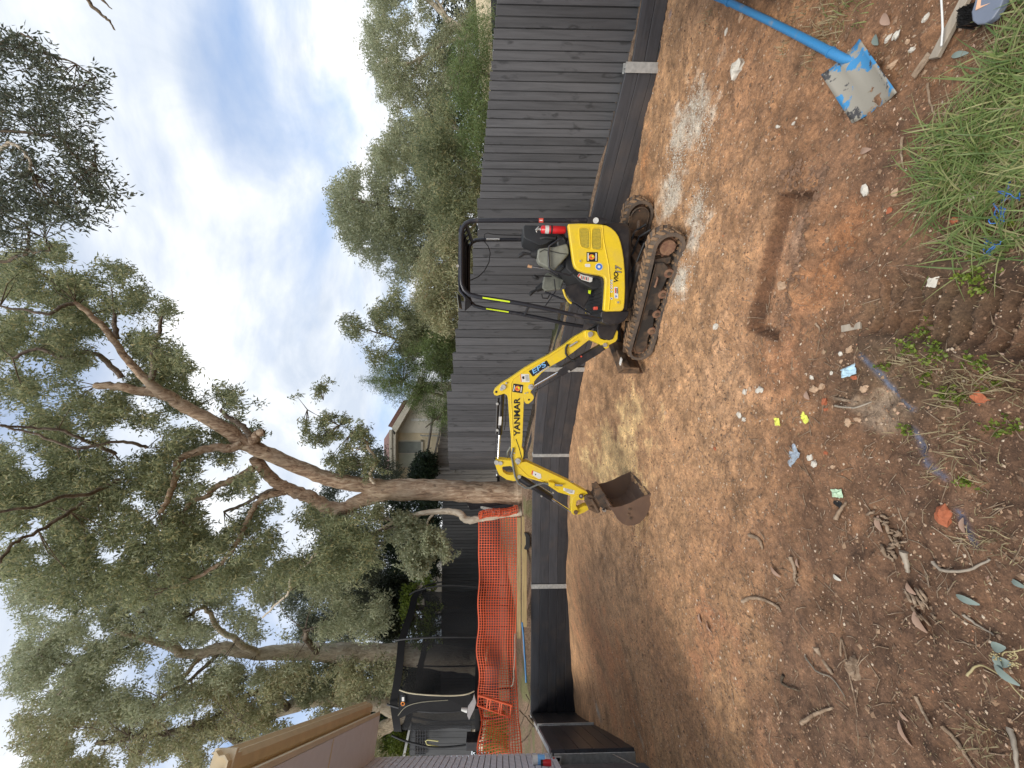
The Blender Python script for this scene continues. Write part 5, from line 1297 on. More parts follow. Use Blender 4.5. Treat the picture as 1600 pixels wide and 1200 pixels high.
tw = twigs('twigs', A1, gum, M['bark_dark'], [b for b in base_pts if b.z > 4.5 and b.x < at(413, 676, 9.4).x - .25 or b.z > at(400, 676, 9.4).z + .4], 700, 4, .012)
rightclump = [(450, 612), (478, 600), (500, 590), (517, 592), (505, 640), (545, 655), (572, 672), (585, 700), (602, 730), (600, 752), (560, 752), (512, 745), (510, 715), (520, 700), (475, 690), (470, 664), (485, 640)]
A2 = clump_centres(rightclump, 130, 9.3, 10.3, hole=.42, nscale=18, seed=6)
leaves('leaf_clusters', A2, 55, .13, .10, .030, M['gum_leaf'], gum, .5, 8)
twigs('twigs', A2, gum, M['bark_limb'], [at(x, y, 9.7) for x, y in ((583, 752), (586, 720), (570, 690), (548, 678), (530, 665), (505, 625), (480, 640))], 60, 5, .012)
over = [(-60, 60), (0, 48), (35, 50), (60, 78), (100, 85), (150, 108), (170, 140), (150, 175), (125, 200), (150, 232), (160, 255), (196, 292), (186, 322), (160, 340), (140, 352), (105, 345), (70, 370), (100, 395), (60, 405), (-60, 400)]
A3 = clump_centres(over, 400, 5.4, 6.5, hole=.46, nscale=26, seed=9)
leaves('leaf_clusters', A3, 30, .17, .095, .026, M['gum_leaf_high'], gum, .6, 10)
twigs('twigs', A3, gum, M['bark_dark'], [p for l in limbs[-5:] for p in l], 200, 6, .007)
# bare twig ends on the sky
# ------------------------------------------------------------------ second and third gum trees at the left
g2 = empty('gum_tree', (-4.9, 14, 1.9), 'tall straight gum with pale flaking trunk standing behind the trampoline', 'tree')
t2 = limb('trunk', [(760, 1034), (735, 1032), (700, 1028), (650, 1024), (600, 1021), (560, 1020), (500, 1019), (450, 1018), (400, 1021), (350, 1012), (320, 1020), (285, 1022), (270, 1012), (230, 1000), (180, 985)], [14] * 6 + [13.8, 13.5, 13.2, 13, 12.8, 12.6, 12.4, 12, 11.5], [21, 17, 16.5, 15.5, 14, 13, 12.5, 10.5, 8.5, 8.5, 7.5, 6, 5, 4, 2.5], M['bark_pale'], g2, .02, 4, 16, 5, .015)
limbs2 = []
for k, (px, a, b_) in enumerate((([(400, 1021), (370, 1000), (340, 980), (320, 950), (300, 960)], 5, 2), ([(330, 1018), (300, 1040), (280, 1070), (250, 1090)], 4, 2), ([(285, 1020), (260, 990), (220, 960), (180, 930)], 4, 2),
                           ([(185, 1022), (160, 1040), (120, 1060), (90, 1085)], 2.2, 1), ([(495, 1018), (480, 1000), (476, 985)], 5, 3), ([(350, 1010), (300, 1060), (240, 1100), (200, 1150)], 3, 1.5), ([(230, 1000), (180, 1020), (120, 1040), (60, 1020)], 3, 1.5))):
    Ds = [lerp(13, 11.5, i / (len(px) - 1)) for i in range(len(px))]; rs = [lerp(a, b_, i / (len(px) - 1)) for i in range(len(px))]
    limb('limb', px, Ds, rs, M['bark_pale' if k < 4 else 'bark_limb'], g2, .03, 5, 8, 40 + k); limbs2 += [at(x, y, D) for (x, y), D in zip(px, Ds)]
c2 = [(20, 900), (120, 920), (300, 890), (420, 880), (520, 890), (600, 930), (610, 990), (560, 1000), (540, 1040), (440, 1060), (340, 1080), (300, 1110), (200, 1130), (100, 1110), (10, 1080), (25, 1000), (5, 940)]
B1 = clump_centres(c2, 1500, 10.8, 13.6, hole=.46, nscale=30, seed=14)
B1 = clear_limbs(B1, [([(650, 1024), (560, 1020), (450, 1018), (400, 1021), (350, 1012), (285, 1022)], [14, 13.8, 13.3, 13, 12.7, 12.4], 22)])
leaves('leaf_clusters', B1, 60, .24, .125, .036, M['gum_leaf_pale'], g2, .55, 15)
twigs('twigs', B1, g2, M['bark_limb'], limbs2, 300, 8, .014)
g3t = empty('gum_tree', (-9.4, 14.3, 1.9), 'forked gum with broad buttressed pale trunk at far left beside the dark gate', 'tree')
limb('trunk', [(765, 1128), (740, 1122), (715, 1117), (690, 1113), (660, 1108), (630, 1106), (600, 1100), (580, 1094), (510, 1090), (480, 1095), (450, 1106), (400, 1120), (360, 1130)], [14.2] * 13, [38, 30, 26, 22, 17, 14, 12, 12, 10, 10, 9, 8, 7], M['bark_pale'], g3t, .02, 4, 16, 8, .02)
limb('limb', [(640, 1108), (620, 1125), (595, 1140), (575, 1150), (540, 1160), (480, 1175)], [14.2] * 6, [10, 9, 9, 8, 7, 6], M['bark_pale'], g3t, .02, 4, 12, 9)
limb('limb', [(450, 1106), (420, 1080), (380, 1090), (340, 1120), (300, 1130)], [14, 13.5, 13, 12.5, 12], [5, 5, 4, 4, 3], M['bark_limb'], g3t, .03, 4, 8, 10)
limb('limb', [(500, 1150), (400, 1170), (330, 1135), (240, 1150), (150, 1160)], [14, 13, 12.5, 12, 11.5], [6, 6, 5, 4, 3], M['bark_limb'], g3t, .03, 4, 8, 11)
c3 = [(20, 1080), (120, 1110), (220, 1100), (320, 1060), (440, 1040), (560, 1030), (625, 1035), (620, 1060), (600, 1085), (570, 1100), (620, 1180), (625, 1200), (560, 1240), (100, 1240), (0, 1230), (30, 1150)]
B2 = clump_centres(c3, 1300, 11.2, 14.0, hole=.46, nscale=30, seed=24)
B2 = clear_limbs(B2, [([(715, 1117), (630, 1106), (575, 1094)], [14.2, 14.2, 14.2], 22), ([(640, 1108), (595, 1140), (560, 1155)], [14.2, 14.2, 14.2], 20), ([(510, 1090), (450, 1106)], [14.2, 14], 16)])
leaves('leaf_clusters', B2, 60, .24, .125, .038, M['gum_leaf_warm'], g3t, .5, 25)
c3b = [(480, 1035), (560, 1028), (620, 1038), (625, 1060), (610, 1085), (560, 1095), (470, 1100), (420, 1060)]
B3 = clump_centres(c3b, 260, 13.2, 15, hole=0, seed=26)
leaves('leaf_clusters', B3, 70, .22, .12, .05, M['gum_leaf_pale'], g3t, .4, 27)
LBx = [(at(x, y, 12.5)) for x, y in ((300, 1130), (240, 1150), (400, 1120), (360, 1150))]
twigs('twigs', B2, g3t, M['bark_limb'], LBx + [Vector(c) for c in B2[::40]], 240, 9, .014)

# small crooked tree the orange mesh is tied to
sm = empty('crooked_sapling', (-3.3, 9.55, 1.3), 'crooked thin tree with grey green leaves that the orange mesh is wrapped round', 'tree')
limb('trunk', [(815, 800), (790, 803), (770, 807), (750, 810), (735, 813), (725, 810), (718, 802), (700, 799), (670, 800), (645, 806), (615, 816), (590, 830)], [9.55] * 12, [5.5, 5, 5, 5, 5.5, 5.5, 5, 4.5, 4, 3.8, 3.2, 2], M['bark_pale'], sm, .008, 4, 12, 12)
limb('limb', [(677, 803), (668, 815), (665, 835), (655, 845)], [9.55, 9.5, 9.4, 9.3], [2.4, 1.6, 1.2, .8], M['bark_pale'], sm, .008, 4, 8, 13)
cs = [(585, 790), (622, 800), (650, 815), (672, 822), (690, 835), (712, 855), (713, 870), (690, 868), (672, 880), (655, 900), (620, 890), (600, 880), (585, 850)]
S1 = clump_centres(cs, 230, 9.0, 10.0, hole=.42, nscale=20, seed=31)
leaves('leaf_clusters', S1, 50, .14, .075, .042, M['gum_leaf_pale'], sm, .4, 32)
twigs('twigs', S1, sm, M['bark_pale'], [at(x, y, 9.5) for x, y in ((665, 835), (645, 806), (615, 816), (655, 845), (680, 802))], 90, 10, .008)

# ------------------------------------------------------------------ trees and bushes beyond the right fence
def bush(name, loc, label, cat, poly, D0, D1, n, per, spread, L, W, mat, seed, hole=.4, nscale=24, droop=.4, trunkpx=None, tmat='bark_limb', group=None, extra=()):
    e = empty(name, loc, label, cat, group)
    cs_ = clump_centres(poly, n, D0, D1, hole=hole, nscale=nscale, seed=seed)
    leaves('leaf_clusters', cs_, per, spread, L, W, M[mat], e, droop, seed + 1)
    Dm = (D0 + D1) / 2; bpts = []
    for j, (px, r0, r1) in enumerate(trunkpx or []):
        rs = [lerp(r0, r1, i / (len(px) - 1)) for i in range(len(px))]
        limb('trunk' if j == 0 else 'limb', px, [Dm] * len(px), rs, M[tmat], e, .03, 4, 8, seed + j); bpts += [at(x, y, Dm) for x, y in px]
    if bpts: twigs('twigs', cs_, e, M[tmat], bpts, max(30, n // 4), seed, .012)
    return e
bush('gum_tree', (11, 16, 1.8), 'tall sparse grey green gum tree at the far right above the fence', 'tree',
     [(570, 62), (577, 0), (590, -60), (750, -60), (745, 30), (730, 70), (745, 110), (715, 140), (690, 165), (655, 185), (620, 185), (598, 150), (590, 120), (575, 105)], 14, 17, 760, 56, .26, .13, .038, 'gum_leaf_pale', 51, .39, 22,
     trunkpx=[([(760, 80), (735, 55), (715, 40), (695, 25), (670, 0), (620, -30)], 4.5, 3), ([(720, 45), (700, 40), (690, 10), (660, -20)], 3, 1.5), ([(735, 60), (700, 65), (660, 90), (630, 100), (605, 95)], 3, 1), ([(660, 90), (640, 130), (635, 155), (625, 170)], 2.5, 1)], tmat='bark_pale')
bush('gum_tree', (6, 15, 1.8), 'rounded bright green and grey gum crown right of centre above the fence', 'tree',
     [(516, 300), (525, 280), (560, 262), (580, 240), (600, 215), (625, 180), (660, 175), (690, 220), (700, 320), (690, 380), (660, 420), (635, 440), (600, 430), (590, 415), (555, 405), (535, 370), (520, 330)], 13, 17, 1250, 58, .26, .12, .042, 'gum_leaf_pale', 61, .30, 22,
     trunkpx=[([(770, 300), (730, 315), (690, 330), (640, 330), (590, 320), (550, 310)], 5, 2), ([(740, 270), (700, 240), (660, 200), (630, 190)], 3, 1.5), ([(735, 320), (700, 370), (660, 400), (620, 410)], 3, 1.5)], tmat='bark_limb')
bush('sparse_gum', (3.2, 12, 1.5), 'sparse feathery young gum rising above the fence left of the canopy', 'tree',
     [(518, 503), (540, 490), (560, 500), (580, 490), (600, 470), (620, 450), (640, 450), (660, 480), (662, 540), (640, 560), (600, 575), (590, 580), (572, 555), (560, 530), (530, 520)], 10.5, 12, 260, 44, .20, .12, .024, 'gum_leaf', 71, .45, 14, .7,
     trunkpx=[([(740, 560), (700, 545), (660, 530), (625, 530), (590, 520), (550, 510)], 2.6, .8), ([(660, 530), (640, 500), (620, 480)], 1.5, .6), ([(620, 530), (600, 555), (580, 560)], 1.2, .5)])
bush('wattle_bush', (8.5, 9, 1.2), 'dark green feathery wattle bush along the top of the fence at far right', 'bush',
     [(712, 70), (735, 30), (768, 0), (775, 100), (765, 200), (757, 270), (730, 250), (715, 200), (700, 150)], 8, 10.5, 420, 60, .20, .10, .010, 'wattle_leaf', 81, .34, 16, .2,
     trunkpx=[([(790, 120), (750, 115), (720, 110)], 3, 1.5)])
bush('shrub', (5, 10, 1.2), 'mixed olive shrub behind the fence right of the canopy with bare pale twigs', 'bush',
     [(690, 150), (705, 200), (728, 240), (756, 270), (750, 350), (735, 380), (690, 370), (660, 320), (650, 240), (665, 180)], 9, 13, 520, 56, .22, .11, .03, 'gum_leaf', 91, .34, 18, .4,
     trunkpx=[([(790, 250), (748, 240), (720, 205), (690, 190)], 3.2, 1.2), ([(752, 320), (735, 300), (710, 285), (690, 290)], 2, .8), ([(748, 345), (730, 360), (700, 380)], 2, .8)], tmat='bark_pale')
bush('shrub', (3, 10.5, 1.3), 'pale olive shrub with reddish twigs directly behind the digger canopy', 'bush',
     [(690, 360), (735, 370), (745, 420), (738, 480), (722, 500), (715, 520), (690, 520), (665, 500), (650, 470), (650, 430), (665, 390)], 8.6, 11, 430, 52, .20, .10, .028, 'gum_leaf_warm', 101, .36, 16, .4,
     trunkpx=[([(770, 400), (740, 395), (710, 400), (680, 420)], 2.6, 1), ([(745, 440), (720, 450), (690, 470)], 2, .8)])
bush('wattle_bush', (1.6, 11, 1.4), 'green feathery needle leaved bush above the fence beside the cream house', 'bush',
     [(565, 595), (590, 575), (615, 560), (640, 540), (670, 520), (700, 515), (716, 540), (707, 600), (705, 640), (692, 672), (668, 655), (650, 635), (622, 628), (600, 612)], 9.8, 11.5, 560, 66, .17, .11, .009, 'wattle_leaf', 111, .34, 14, .15,
     trunkpx=[([(740, 620), (700, 620), (660, 610), (630, 595)], 3, 1), ([(700, 640), (680, 655), (665, 668)], 1.8, .8)])
bush('shrub', (2.4, 11.5, 1.5), 'soft grey green drooping shrub filling the gap between the canopy and the needle leaved bush', 'bush',
     [(640, 470), (670, 480), (722, 490), (722, 560), (708, 590), (670, 575), (640, 560), (622, 530)], 10.8, 13, 420, 56, .2, .11, .022, 'gum_leaf_pale', 211, .34, 16, .7,
     trunkpx=[([(740, 530), (700, 535), (660, 525)], 2.4, 1)])
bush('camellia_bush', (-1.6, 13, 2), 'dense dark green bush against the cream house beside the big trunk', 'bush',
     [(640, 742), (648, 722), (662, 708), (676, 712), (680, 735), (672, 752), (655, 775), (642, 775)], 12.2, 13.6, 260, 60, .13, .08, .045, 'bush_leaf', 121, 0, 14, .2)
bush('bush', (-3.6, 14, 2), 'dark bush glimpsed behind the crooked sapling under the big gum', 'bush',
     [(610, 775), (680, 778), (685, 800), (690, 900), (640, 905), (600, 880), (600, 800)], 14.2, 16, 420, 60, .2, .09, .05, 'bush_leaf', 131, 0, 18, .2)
bush('gum_tree', (-2, 16, 2), 'blue green gum foliage behind the big trunk above the red tiled roof', 'tree',
     [(545, 715), (590, 700), (618, 735), (625, 752), (600, 752), (560, 752), (520, 775), (500, 800), (560, 810), (590, 830), (595, 900), (570, 960), (540, 970), (500, 900), (480, 820), (510, 760)], 14, 17, 520, 58, .26, .12, .04, 'gum_leaf_high', 141, .34, 18, .4,
     trunkpx=[([(650, 850), (600, 850), (550, 840)], 4, 2)])
bush('cypress', (-4.6, 19, 2.4), 'dark almost black cypress above the far fence, right of the tall straight trunk', 'tree',
     [(572, 925), (590, 905), (605, 893), (640, 895), (645, 930), (640, 960), (625, 985), (600, 1003), (585, 985), (578, 960)], 17, 19, 520, 60, .3, .16, .04, 'conifer_leaf', 151, 0, 18, .2, trunkpx=[([(690, 950), (640, 950), (600, 945)], 5, 3)])
bush('gum_tree', (-5, 22, 2.4), 'hazy blue green gum in the distance between the tall trunk and the cypress', 'tree',
     [(470, 870), (560, 860), (600, 880), (575, 920), (560, 960), (560, 1005), (540, 1010), (470, 1005), (440, 940)], 19, 23, 520, 52, .42, .2, .06, 'gum_leaf_high', 161, .36, 20, .4, trunkpx=[([(700, 930), (620, 940), (560, 950), (520, 955)], 5, 2), ([(600, 985), (575, 975), (555, 985)], 3, 1.5)])
bush('lime_shrub', (-5, 13.6, 2), 'yellow green sunlit shrub climbing the far fence behind the trampoline net', 'bush',
     [(632, 920), (650, 900), (668, 905), (690, 925), (690, 1000), (660, 1012), (630, 1000), (628, 950)], 13.1, 13.5, 150, 44, .14, .08, .05, 'lime_leaf', 171, .42, 12, .3, trunkpx=[([(720, 950), (690, 950), (650, 960)], 2, 1)])
bush('shrub', (-13.5, 15, 2), 'bright green shrub and dark hedge over the gate at far left', 'bush',
     [(585, 1130), (625, 1135), (635, 1160), (630, 1200), (560, 1200), (570, 1160)], 14.5, 16.5, 260, 56, .22, .11, .04, 'lime_leaf', 181, .36, 14, .3, trunkpx=[([(680, 1160), (630, 1160), (600, 1165)], 2, 1)])
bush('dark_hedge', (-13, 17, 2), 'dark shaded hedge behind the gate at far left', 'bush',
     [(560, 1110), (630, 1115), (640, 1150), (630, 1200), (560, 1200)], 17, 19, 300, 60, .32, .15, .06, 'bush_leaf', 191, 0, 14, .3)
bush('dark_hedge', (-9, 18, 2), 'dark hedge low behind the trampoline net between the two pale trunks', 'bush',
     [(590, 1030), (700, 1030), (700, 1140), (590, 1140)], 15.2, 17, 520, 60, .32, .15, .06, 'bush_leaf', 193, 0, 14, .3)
far = empty('far_trees', (0, 30, 2.5))
far_c = np.concatenate([clump_centres([(590, 700), (600, 1300), (790, 1300), (790, 700)], 900, 24, 30, seed=201), clump_centres([(690, -120), (660, 300), (680, 560), (770, 640), (790, -120)], 700, 18, 26, seed=202)])
fo = leaves('far_woodland', far_c, 60, .5, .26, .09, M['conifer_leaf'], None, .2, 203); tag(fo, kind='stuff'); bpy.data.objects.remove(far)
# overhanging twig at top right
tw_ = empty('overhanging_twig', (5.5, 6, 8), 'bare dark twig hanging into the sky at the upper right', 'twig')
MB().tube(wiggle([at(128, -25, 5), at(140, 5, 5), at(158, 22, 5), at(170, 33, 5), at(180, 47, 5)], .01, 4, 2), [.022] * 8 + [.016] * 5 + [.01] * 3 + [.004], 7).build('twig', M['bark_dark'], tw_)
MB().tube(wiggle([at(145, -25, 5), at(160, 0, 5), at(175, 14, 5)], .01, 3, 2), [.018] * 4 + [.01, .008, .005], 7).build('twig', M['bark_dark'], tw_)

# bark trunk at the right edge, over the shovel
rt = empty('leaning_trunk', (2.35, 2.0, 0), 'rough dark bark base of a tree at the right edge beside the shovel handle', 'tree')
pts = wiggle([Vector((2.32, 1.62, -.2)), Vector((2.47, 1.85, .05)), Vector((2.74, 2.2, .5)), Vector((3.1, 2.55, 1.1)), Vector((3.6, 2.9, 2.2)), Vector((4.2, 3.0, 3.4)), Vector((4.9, 3.1, 5.2)), Vector((5.3, 3.0, 7.5)), Vector((6.2, 2.9, 10))], .015, 5, 5)
o = MB().tube(pts, [.46, .42, .40, .37, .35] + [.34, .33, .32, .32, .31] + [.31 - .25 * k / (len(pts) - 10) for k in range(len(pts) - 10)], 22).build('trunk', M['bark_dark'], rt)
for v in o.data.vertices:
    k = math.sin(v.co.x * 23 + v.co.z * 9) * math.cos(v.co.y * 27 - v.co.z * 5) * .022; v.co.x += k; v.co.y += k

# ------------------------------------------------------------------ cream house beyond the fence
DH = 19.0
M['cream'] = simple('cream_render', (0.80, 0.68, 0.47), .8, var=.06); M['cream_trim'] = simple('cream_trim', (0.68, 0.63, 0.52), .6, var=.05, bmp=0)
M['pale_render'] = simple('pale_gable_render', (0.74, 0.69, 0.58), .8, var=.05)
M['glass_dull'] = simple('dull_window_blind', (0.33, 0.35, 0.32), .12, var=.15, nscale=3, bmp=0); M['curtain'] = simple('cream_curtain', (0.62, 0.62, 0.50), .25, var=.05, bmp=0)
def tilemat():
    m, nt, b = newmat('terracotta_tile'); f = tnoise(nt, 12, 6, .6)
    lnk(nt, ramp(nt, f, [(0.3, (.15, .075, .06)), (.7, (.28, .15, .12))]), b.inputs['Base Color']); b.inputs['Roughness'].default_value = .8; return m
M['tile'] = tilemat()
hs = empty('cream_house', (0, DH, 2.3), 'cream rendered house with a gable and red tiled roof beyond the fence', 'house')
def hp(x, y, d=0.0): return at(x, y, DH + d)
MB().prism([hp(618, 752), hp(618, 675), hp(640, 640), hp(655, 600), hp(760, 600), hp(760, 752)], (0, 5, 0)).build('wall', M['cream'], hs)
MB().prism([hp(617, 676, -.06), hp(650, 620, -.06), hp(660, 596, -.06), hp(760, 596, -.06), hp(760, 678, -.06)], (0, .05, 0)).build('gable_panel', M['pale_render'], hs)
MB().prism([hp(612, 668, -.5), hp(616, 680, -.5), hp(648, 625, -.5), hp(661, 590, -.5), hp(655, 588, -.5), hp(640, 622, -.5)], (0, .5, 0)).build('bargeboard', M['cream_trim'], hs)
MB().prism([hp(608, 672, -.55), hp(612, 672, -.55), hp(612, 760, -.55), hp(608, 760, -.55)], (0, .2, 0)).build('gutter', M['cream_trim'], hs)
MB().prism([hp(612.5, 670, -.5), hp(618, 676, -.5), hp(618, 760, -.5), hp(612.5, 760, -.5)], (0, .5, 0)).build('eave_soffit', M['cream_trim'], hs)
rfm = MB()
for k in range(9):
    a0 = k / 9; a1 = (k + 1) / 9
    A0 = hp(609 - 9 * a0, 672 + 14 * a0, -.45 + 2.5 * a0); A1_ = hp(609 - 9 * a1, 672 + 14 * a1, -.45 + 2.5 * a1)
    B0_ = hp(609 - 9 * a0, 745, -.45 + 2.5 * a0); B1_ = hp(609 - 9 * a1, 745, -.45 + 2.5 * a1)
    rfm.prism([A0, B0_, B1_, A1_], (0, 0, -.08))
rfm.build('roof', M['tile'], hs)
MB().prism([hp(606, 666, -.4), hp(612, 668, -.4), hp(634, 628, -.4), hp(630, 626, -.4)], (0, 6, 0)).build('roof', M['tile'], hs)
wf = MB()
for (x0, y0, x1, y1) in ((619.5, 688, 621, 730), (658, 688, 661, 730), (619.5, 688, 661, 690), (619.5, 708, 661, 709.6), (619.5, 728.5, 661, 730.5)):
    wf.prism([hp(x0, y0, -.06), hp(x1, y0, -.06), hp(x1, y1, -.06), hp(x0, y1, -.06)], (0, .06, 0))
wfo = wf.build('window', M['cream_trim'], hs)
MB().prism([hp(620, 689.5, -.02), hp(659, 689.5, -.02), hp(659, 708, -.02), hp(620, 708, -.02)], (0, .01, 0)).build('pane', M['glass_dull'], wfo)
MB().prism([hp(620, 709, -.02), hp(659, 709, -.02), hp(659, 729, -.02), hp(620, 729, -.02)], (0, .01, 0)).build('pane', M['curtain'], wfo)
MB().prism([hp(642, 654, -.1), hp(668, 654, -.1), hp(668, 658, -.1), hp(642, 658, -.1)], (0, .04, 0)).build('window', M['white_print'], hs)
MB().tube([hp(657, 680, -.15), hp(661, 681, -.15), hp(688, 681, -.15)], .03, 6).build('downpipe', M['galv'], hs)
# little roof corners of other houses seen through the leaves
h2 = empty('neighbour_eave', (-5.4, 17, 4), 'cream eave and gutter corner seen below the sapling leaves, left of the big trunk', 'house')
MB().prism([at(612, 832, 16), at(622, 832, 16), at(626, 860, 16), at(616, 860, 16)], (0, 2, 0)).build('fascia', M['cream_trim'], h2); MB().prism([at(622, 836, 16.2), at(650, 836, 16.2), at(650, 870, 16.2), at(626, 860, 16.2)], (0, 2, 0)).build('wall', M['pale_render'], h2)
h3 = empty('neighbour_roof', (-5.6, 20, 3.5), 'low cream roof edge sloping behind the trampoline right of the cypress', 'house')
MB().prism([at(645, 898, 20), at(652, 896, 20), at(640, 945, 20), at(630, 950, 20)], (0, 3, 0)).build('roof', M['cream_trim'], h3); MB().prism([at(652, 897, 20.2), at(690, 897, 20.2), at(690, 960, 20.2), at(642, 946, 20.2)], (0, 3, 0)).build('wall', M['pale_render'], h3)
MB().prism([at(648, 908, 13.9), at(676, 908, 13.9), at(676, 910, 13.9), at(648, 910, 13.9)], (0, .05, 0)).build('rail', simple('pale_green_metal', (.45, .62, .52), .5, bmp=0), h3)
h4 = empty('neighbour_roof', (10, 12, 2.5), 'beige roof edge and dark bamboo screen at the extreme right above the fence', 'house')
MB().prism([at(742, -40, 9.5), at(766, -40, 9.5), at(768, 28, 9.5), at(752, 20, 9.5), at(744, 8, 9.5)], (0, 3, 0)).build('wall', M['cream'], h4)
MB().prism([at(766, -40, 9.3), at(779, -40, 9.3), at(779, 50, 9.3), at(768, 46, 9.3)], (0, .1, 0)).build('screen', M['black_print'], h4)

# ------------------------------------------------------------------ brick house at the left with its eave
M['brick'] = simple('pale_lilac_brick', (0.64, 0.64, 0.69), .85, var=.12, nscale=14, bmp=.5, bscale=90, bdist=.003)
M['mortar'] = simple('dark_mortar', (0.11, 0.105, 0.11), .95, var=.2)
M['gutter'] = simple('beige_gutter_metal', (0.70, 0.58, 0.38), .35, var=.08, bmp=0); M['fascia'] = simple('cream_fascia', (0.74, 0.66, 0.50), .55, var=.06, bmp=0)
M['soffit'] = simple('grey_soffit_sheet', (0.80, 0.82, 0.88), .7, var=.04, bmp=0)
bh = empty('brick_house', (-5.6, 5.8, 1), 'pale grey brick house corner with beige gutter and grey soffit at the left edge', 'house')
HD = Vector((.71, -1.0, 0)).normalized(); HN = Vector((HD.y, -HD.x, 0)) * -1      # along the wall toward the camera
if HN.x < 0: HN = -HN
KC = at(700, 1180.5, 5.8); KC = Vector((KC.x, KC.y, 0)); ZS = at(563, 1180, 5.8).z; ZB_ = 1.02
inn = -HN
MB().prism([KC + inn * .02 - HD * 0 + Zv * ZB_, KC + inn * .02 + HD * 4 + Zv * ZB_, KC + inn * 3.5 + HD * 4 + Zv * ZB_, KC + inn * 3.5 + Zv * ZB_], Zv * (ZS - ZB_)).build('wall', M['mortar'], bh)
MB().prism([KC + HD * .78 + HN * .0 - Zv * .5, KC + HD * 4.5 - Zv * .5, KC + HD * 4.5 + inn * 3 - Zv * .5, KC + HD * .78 + inn * 3 - Zv * .5], Zv * (ZB_ + .5 - .002)).build('foundation', M['mortar'], bh)
brk = MB().box((0, 0, 0), (.226, .03, .076)).build('brick', M['brick'], None, bevel=.004, seg=1)
bdat = brk.data; nrow = int((ZS - ZB_) / .086); first = True
for r_ in range(nrow):
    z = ZB_ + .043 + r_ * .086
    for k in range(9):
        s = .113 + k * .236 - (.118 if r_ % 2 else 0)
        if s < .1: s = .06; half = True
        else: half = False
        o = brk if first else copy_obj(brk); first = False
        o.parent = bh; o.location = KC + HD * s + HN * (-.012 + random.uniform(-.002, .002)) + Zv * z - Vector(bh.location); o.rotation_euler = (0, 0, math.atan2(HD.y, HD.x)); o.scale = (.5 if half else 1, 1, 1)
mb = MB()
for r_ in range(nrow):
    for k in range(9, 17):
        mb.box(KC + HD * (.113 + k * .236 - (.118 if r_ % 2 else 0)) - HN * .012 + Zv * (ZB_ + .043 + r_ * .086), (.226, .03, .076), (HD, HN, Zv))
mb.build('bricks', M['brick'], bh)['kind'] = 'stuff'
e_far = at(568, 1105, 6.1); e_near = at(340, 1192, 2.97); ZE = e_far.z
e_far = Vector((e_far.x, e_far.y, 0)); e_near = Vector((e_near.x, e_near.y, 0)); ED = (e_near - e_far).normalized(); EN = Vector((ED.y, -ED.x, 0)); 
if EN.x < 0: EN = -EN
def ep(s, l, z): return e_far + ED * s + EN * l + Zv * z
EL = (e_near - e_far).length
MB().prism([ep(0, -.10, ZE - .10), ep(0, -.085, ZE - .10), ep(0, -.085, ZE - .27), ep(0, -.10, ZE - .27)], ED * EL).build('fascia', M['fascia'], bh)
MB().prism([ep(0, -.10, ZE - .225), ep(0, -.05, ZE - .235), ep(0, -.05, ZE - .275), ep(0, -.10, ZE - .275)], ED * EL).build('fascia_bead', M['fascia'], bh, bevel=.01)
gt = [( -.083, .0), (-.083, -.12), (-.05, -.145), (.02, -.14), (.055, -.10), (.05, -.06), (.075, -.03), (.07, 0), (.06, 0), (.064, -.03), (.04, -.06), (.043, -.095), (.015, -.128), (-.045, -.133), (-.073, -.112), (-.073, 0)]
MB().prism([ep(0, l, ZE + z) for l, z in gt], ED * (EL + .08)).build('gutter', M['gutter'], bh)
MB().prism([ep(EL + .0, l, ZE + z) for l, z in ((-.09, .01), (.085, .01), (.085, -.155), (-.09, -.155))], ED * .03).build('gutter_bracket', M['gutter'], bh)
MB().prism([ep(.0, -.102, ZE - .275), ep(EL, -.102, ZE - .275), ep(EL, -1.2, ZE - .275), ep(.0, -1.2, ZE - .275)], Zv * .02).build('soffit', M['soffit'], bh)
MB().prism([ep(2.0, -.11, ZE - .28), ep(2.03, -.11, ZE - .28), ep(2.03, -.8, ZE - .28), ep(2.0, -.8, ZE - .28)], Zv * .006).build('soffit_joint', M['fascia'], bh)
MB().prism([ep(-.02, -.085, ZE - .27), ep(-.02, -1.2, ZE - .27), ep(-.02, -1.2, ZE + .2), ep(-.02, -.085, ZE - .08)], ED * .02).build('end_board', M['fascia'], bh)
MB().prism([ep(-.02, -.08, ZE - .02), ep(EL, -.08, ZE - .02), ep(EL, -1.6, ZE + .55), ep(-.02, -1.6, ZE + .55)], Zv * .05).build('roof', M['tile'], bh)
# return gutter at the near corner
MB().prism([ep(EL - .02, .05, ZE - .14), ep(EL - .02, .05, ZE), ep(EL - .10, .05, ZE), ep(EL - .10, .05, ZE - .14)], -EN * 1.2).build('gutter', M['gutter'], bh)

# ------------------------------------------------------------------ orange barrier mesh
M['orange'] = simple('orange_plastic_mesh', (0.74, 0.13, 0.05), .55, var=.08, bmp=0)
tr = M['orange']
om = MB()
def mesh_pt(s, z):
    """s 0..1 along, z 0..1 up"""
    y = lerp(806, 1180, s); D = lerp(9.55, 9.45, s) if s < .7 else lerp(9.45, 8.3, (s - .7) / .3)
    top = 748 + 4 * math.sin(s * 9) * (s * .8) - 6 * max(0, s - .75) + 3 * math.sin(s * 31) * s; bot = 808 + 3 * math.sin(s * 7 + 1) + max(0, s - .85) * 30
    sag = 0.06 * math.sin(s * 23 + z * 3) + .04 * math.sin(z * 6 + s * 11)
    y = y + (3.0 * math.sin(z * 7 + s * 40) * max(0, s - .62) * 2.6)
    return at(lerp(bot, top, z), y, D + sag)
NS, NZ = 92, 15
def strap(a, b, w, wd):
    om.add([a - w * wd, a + w * wd, b + w * wd, b - w * wd], [(0, 1, 2, 3)])
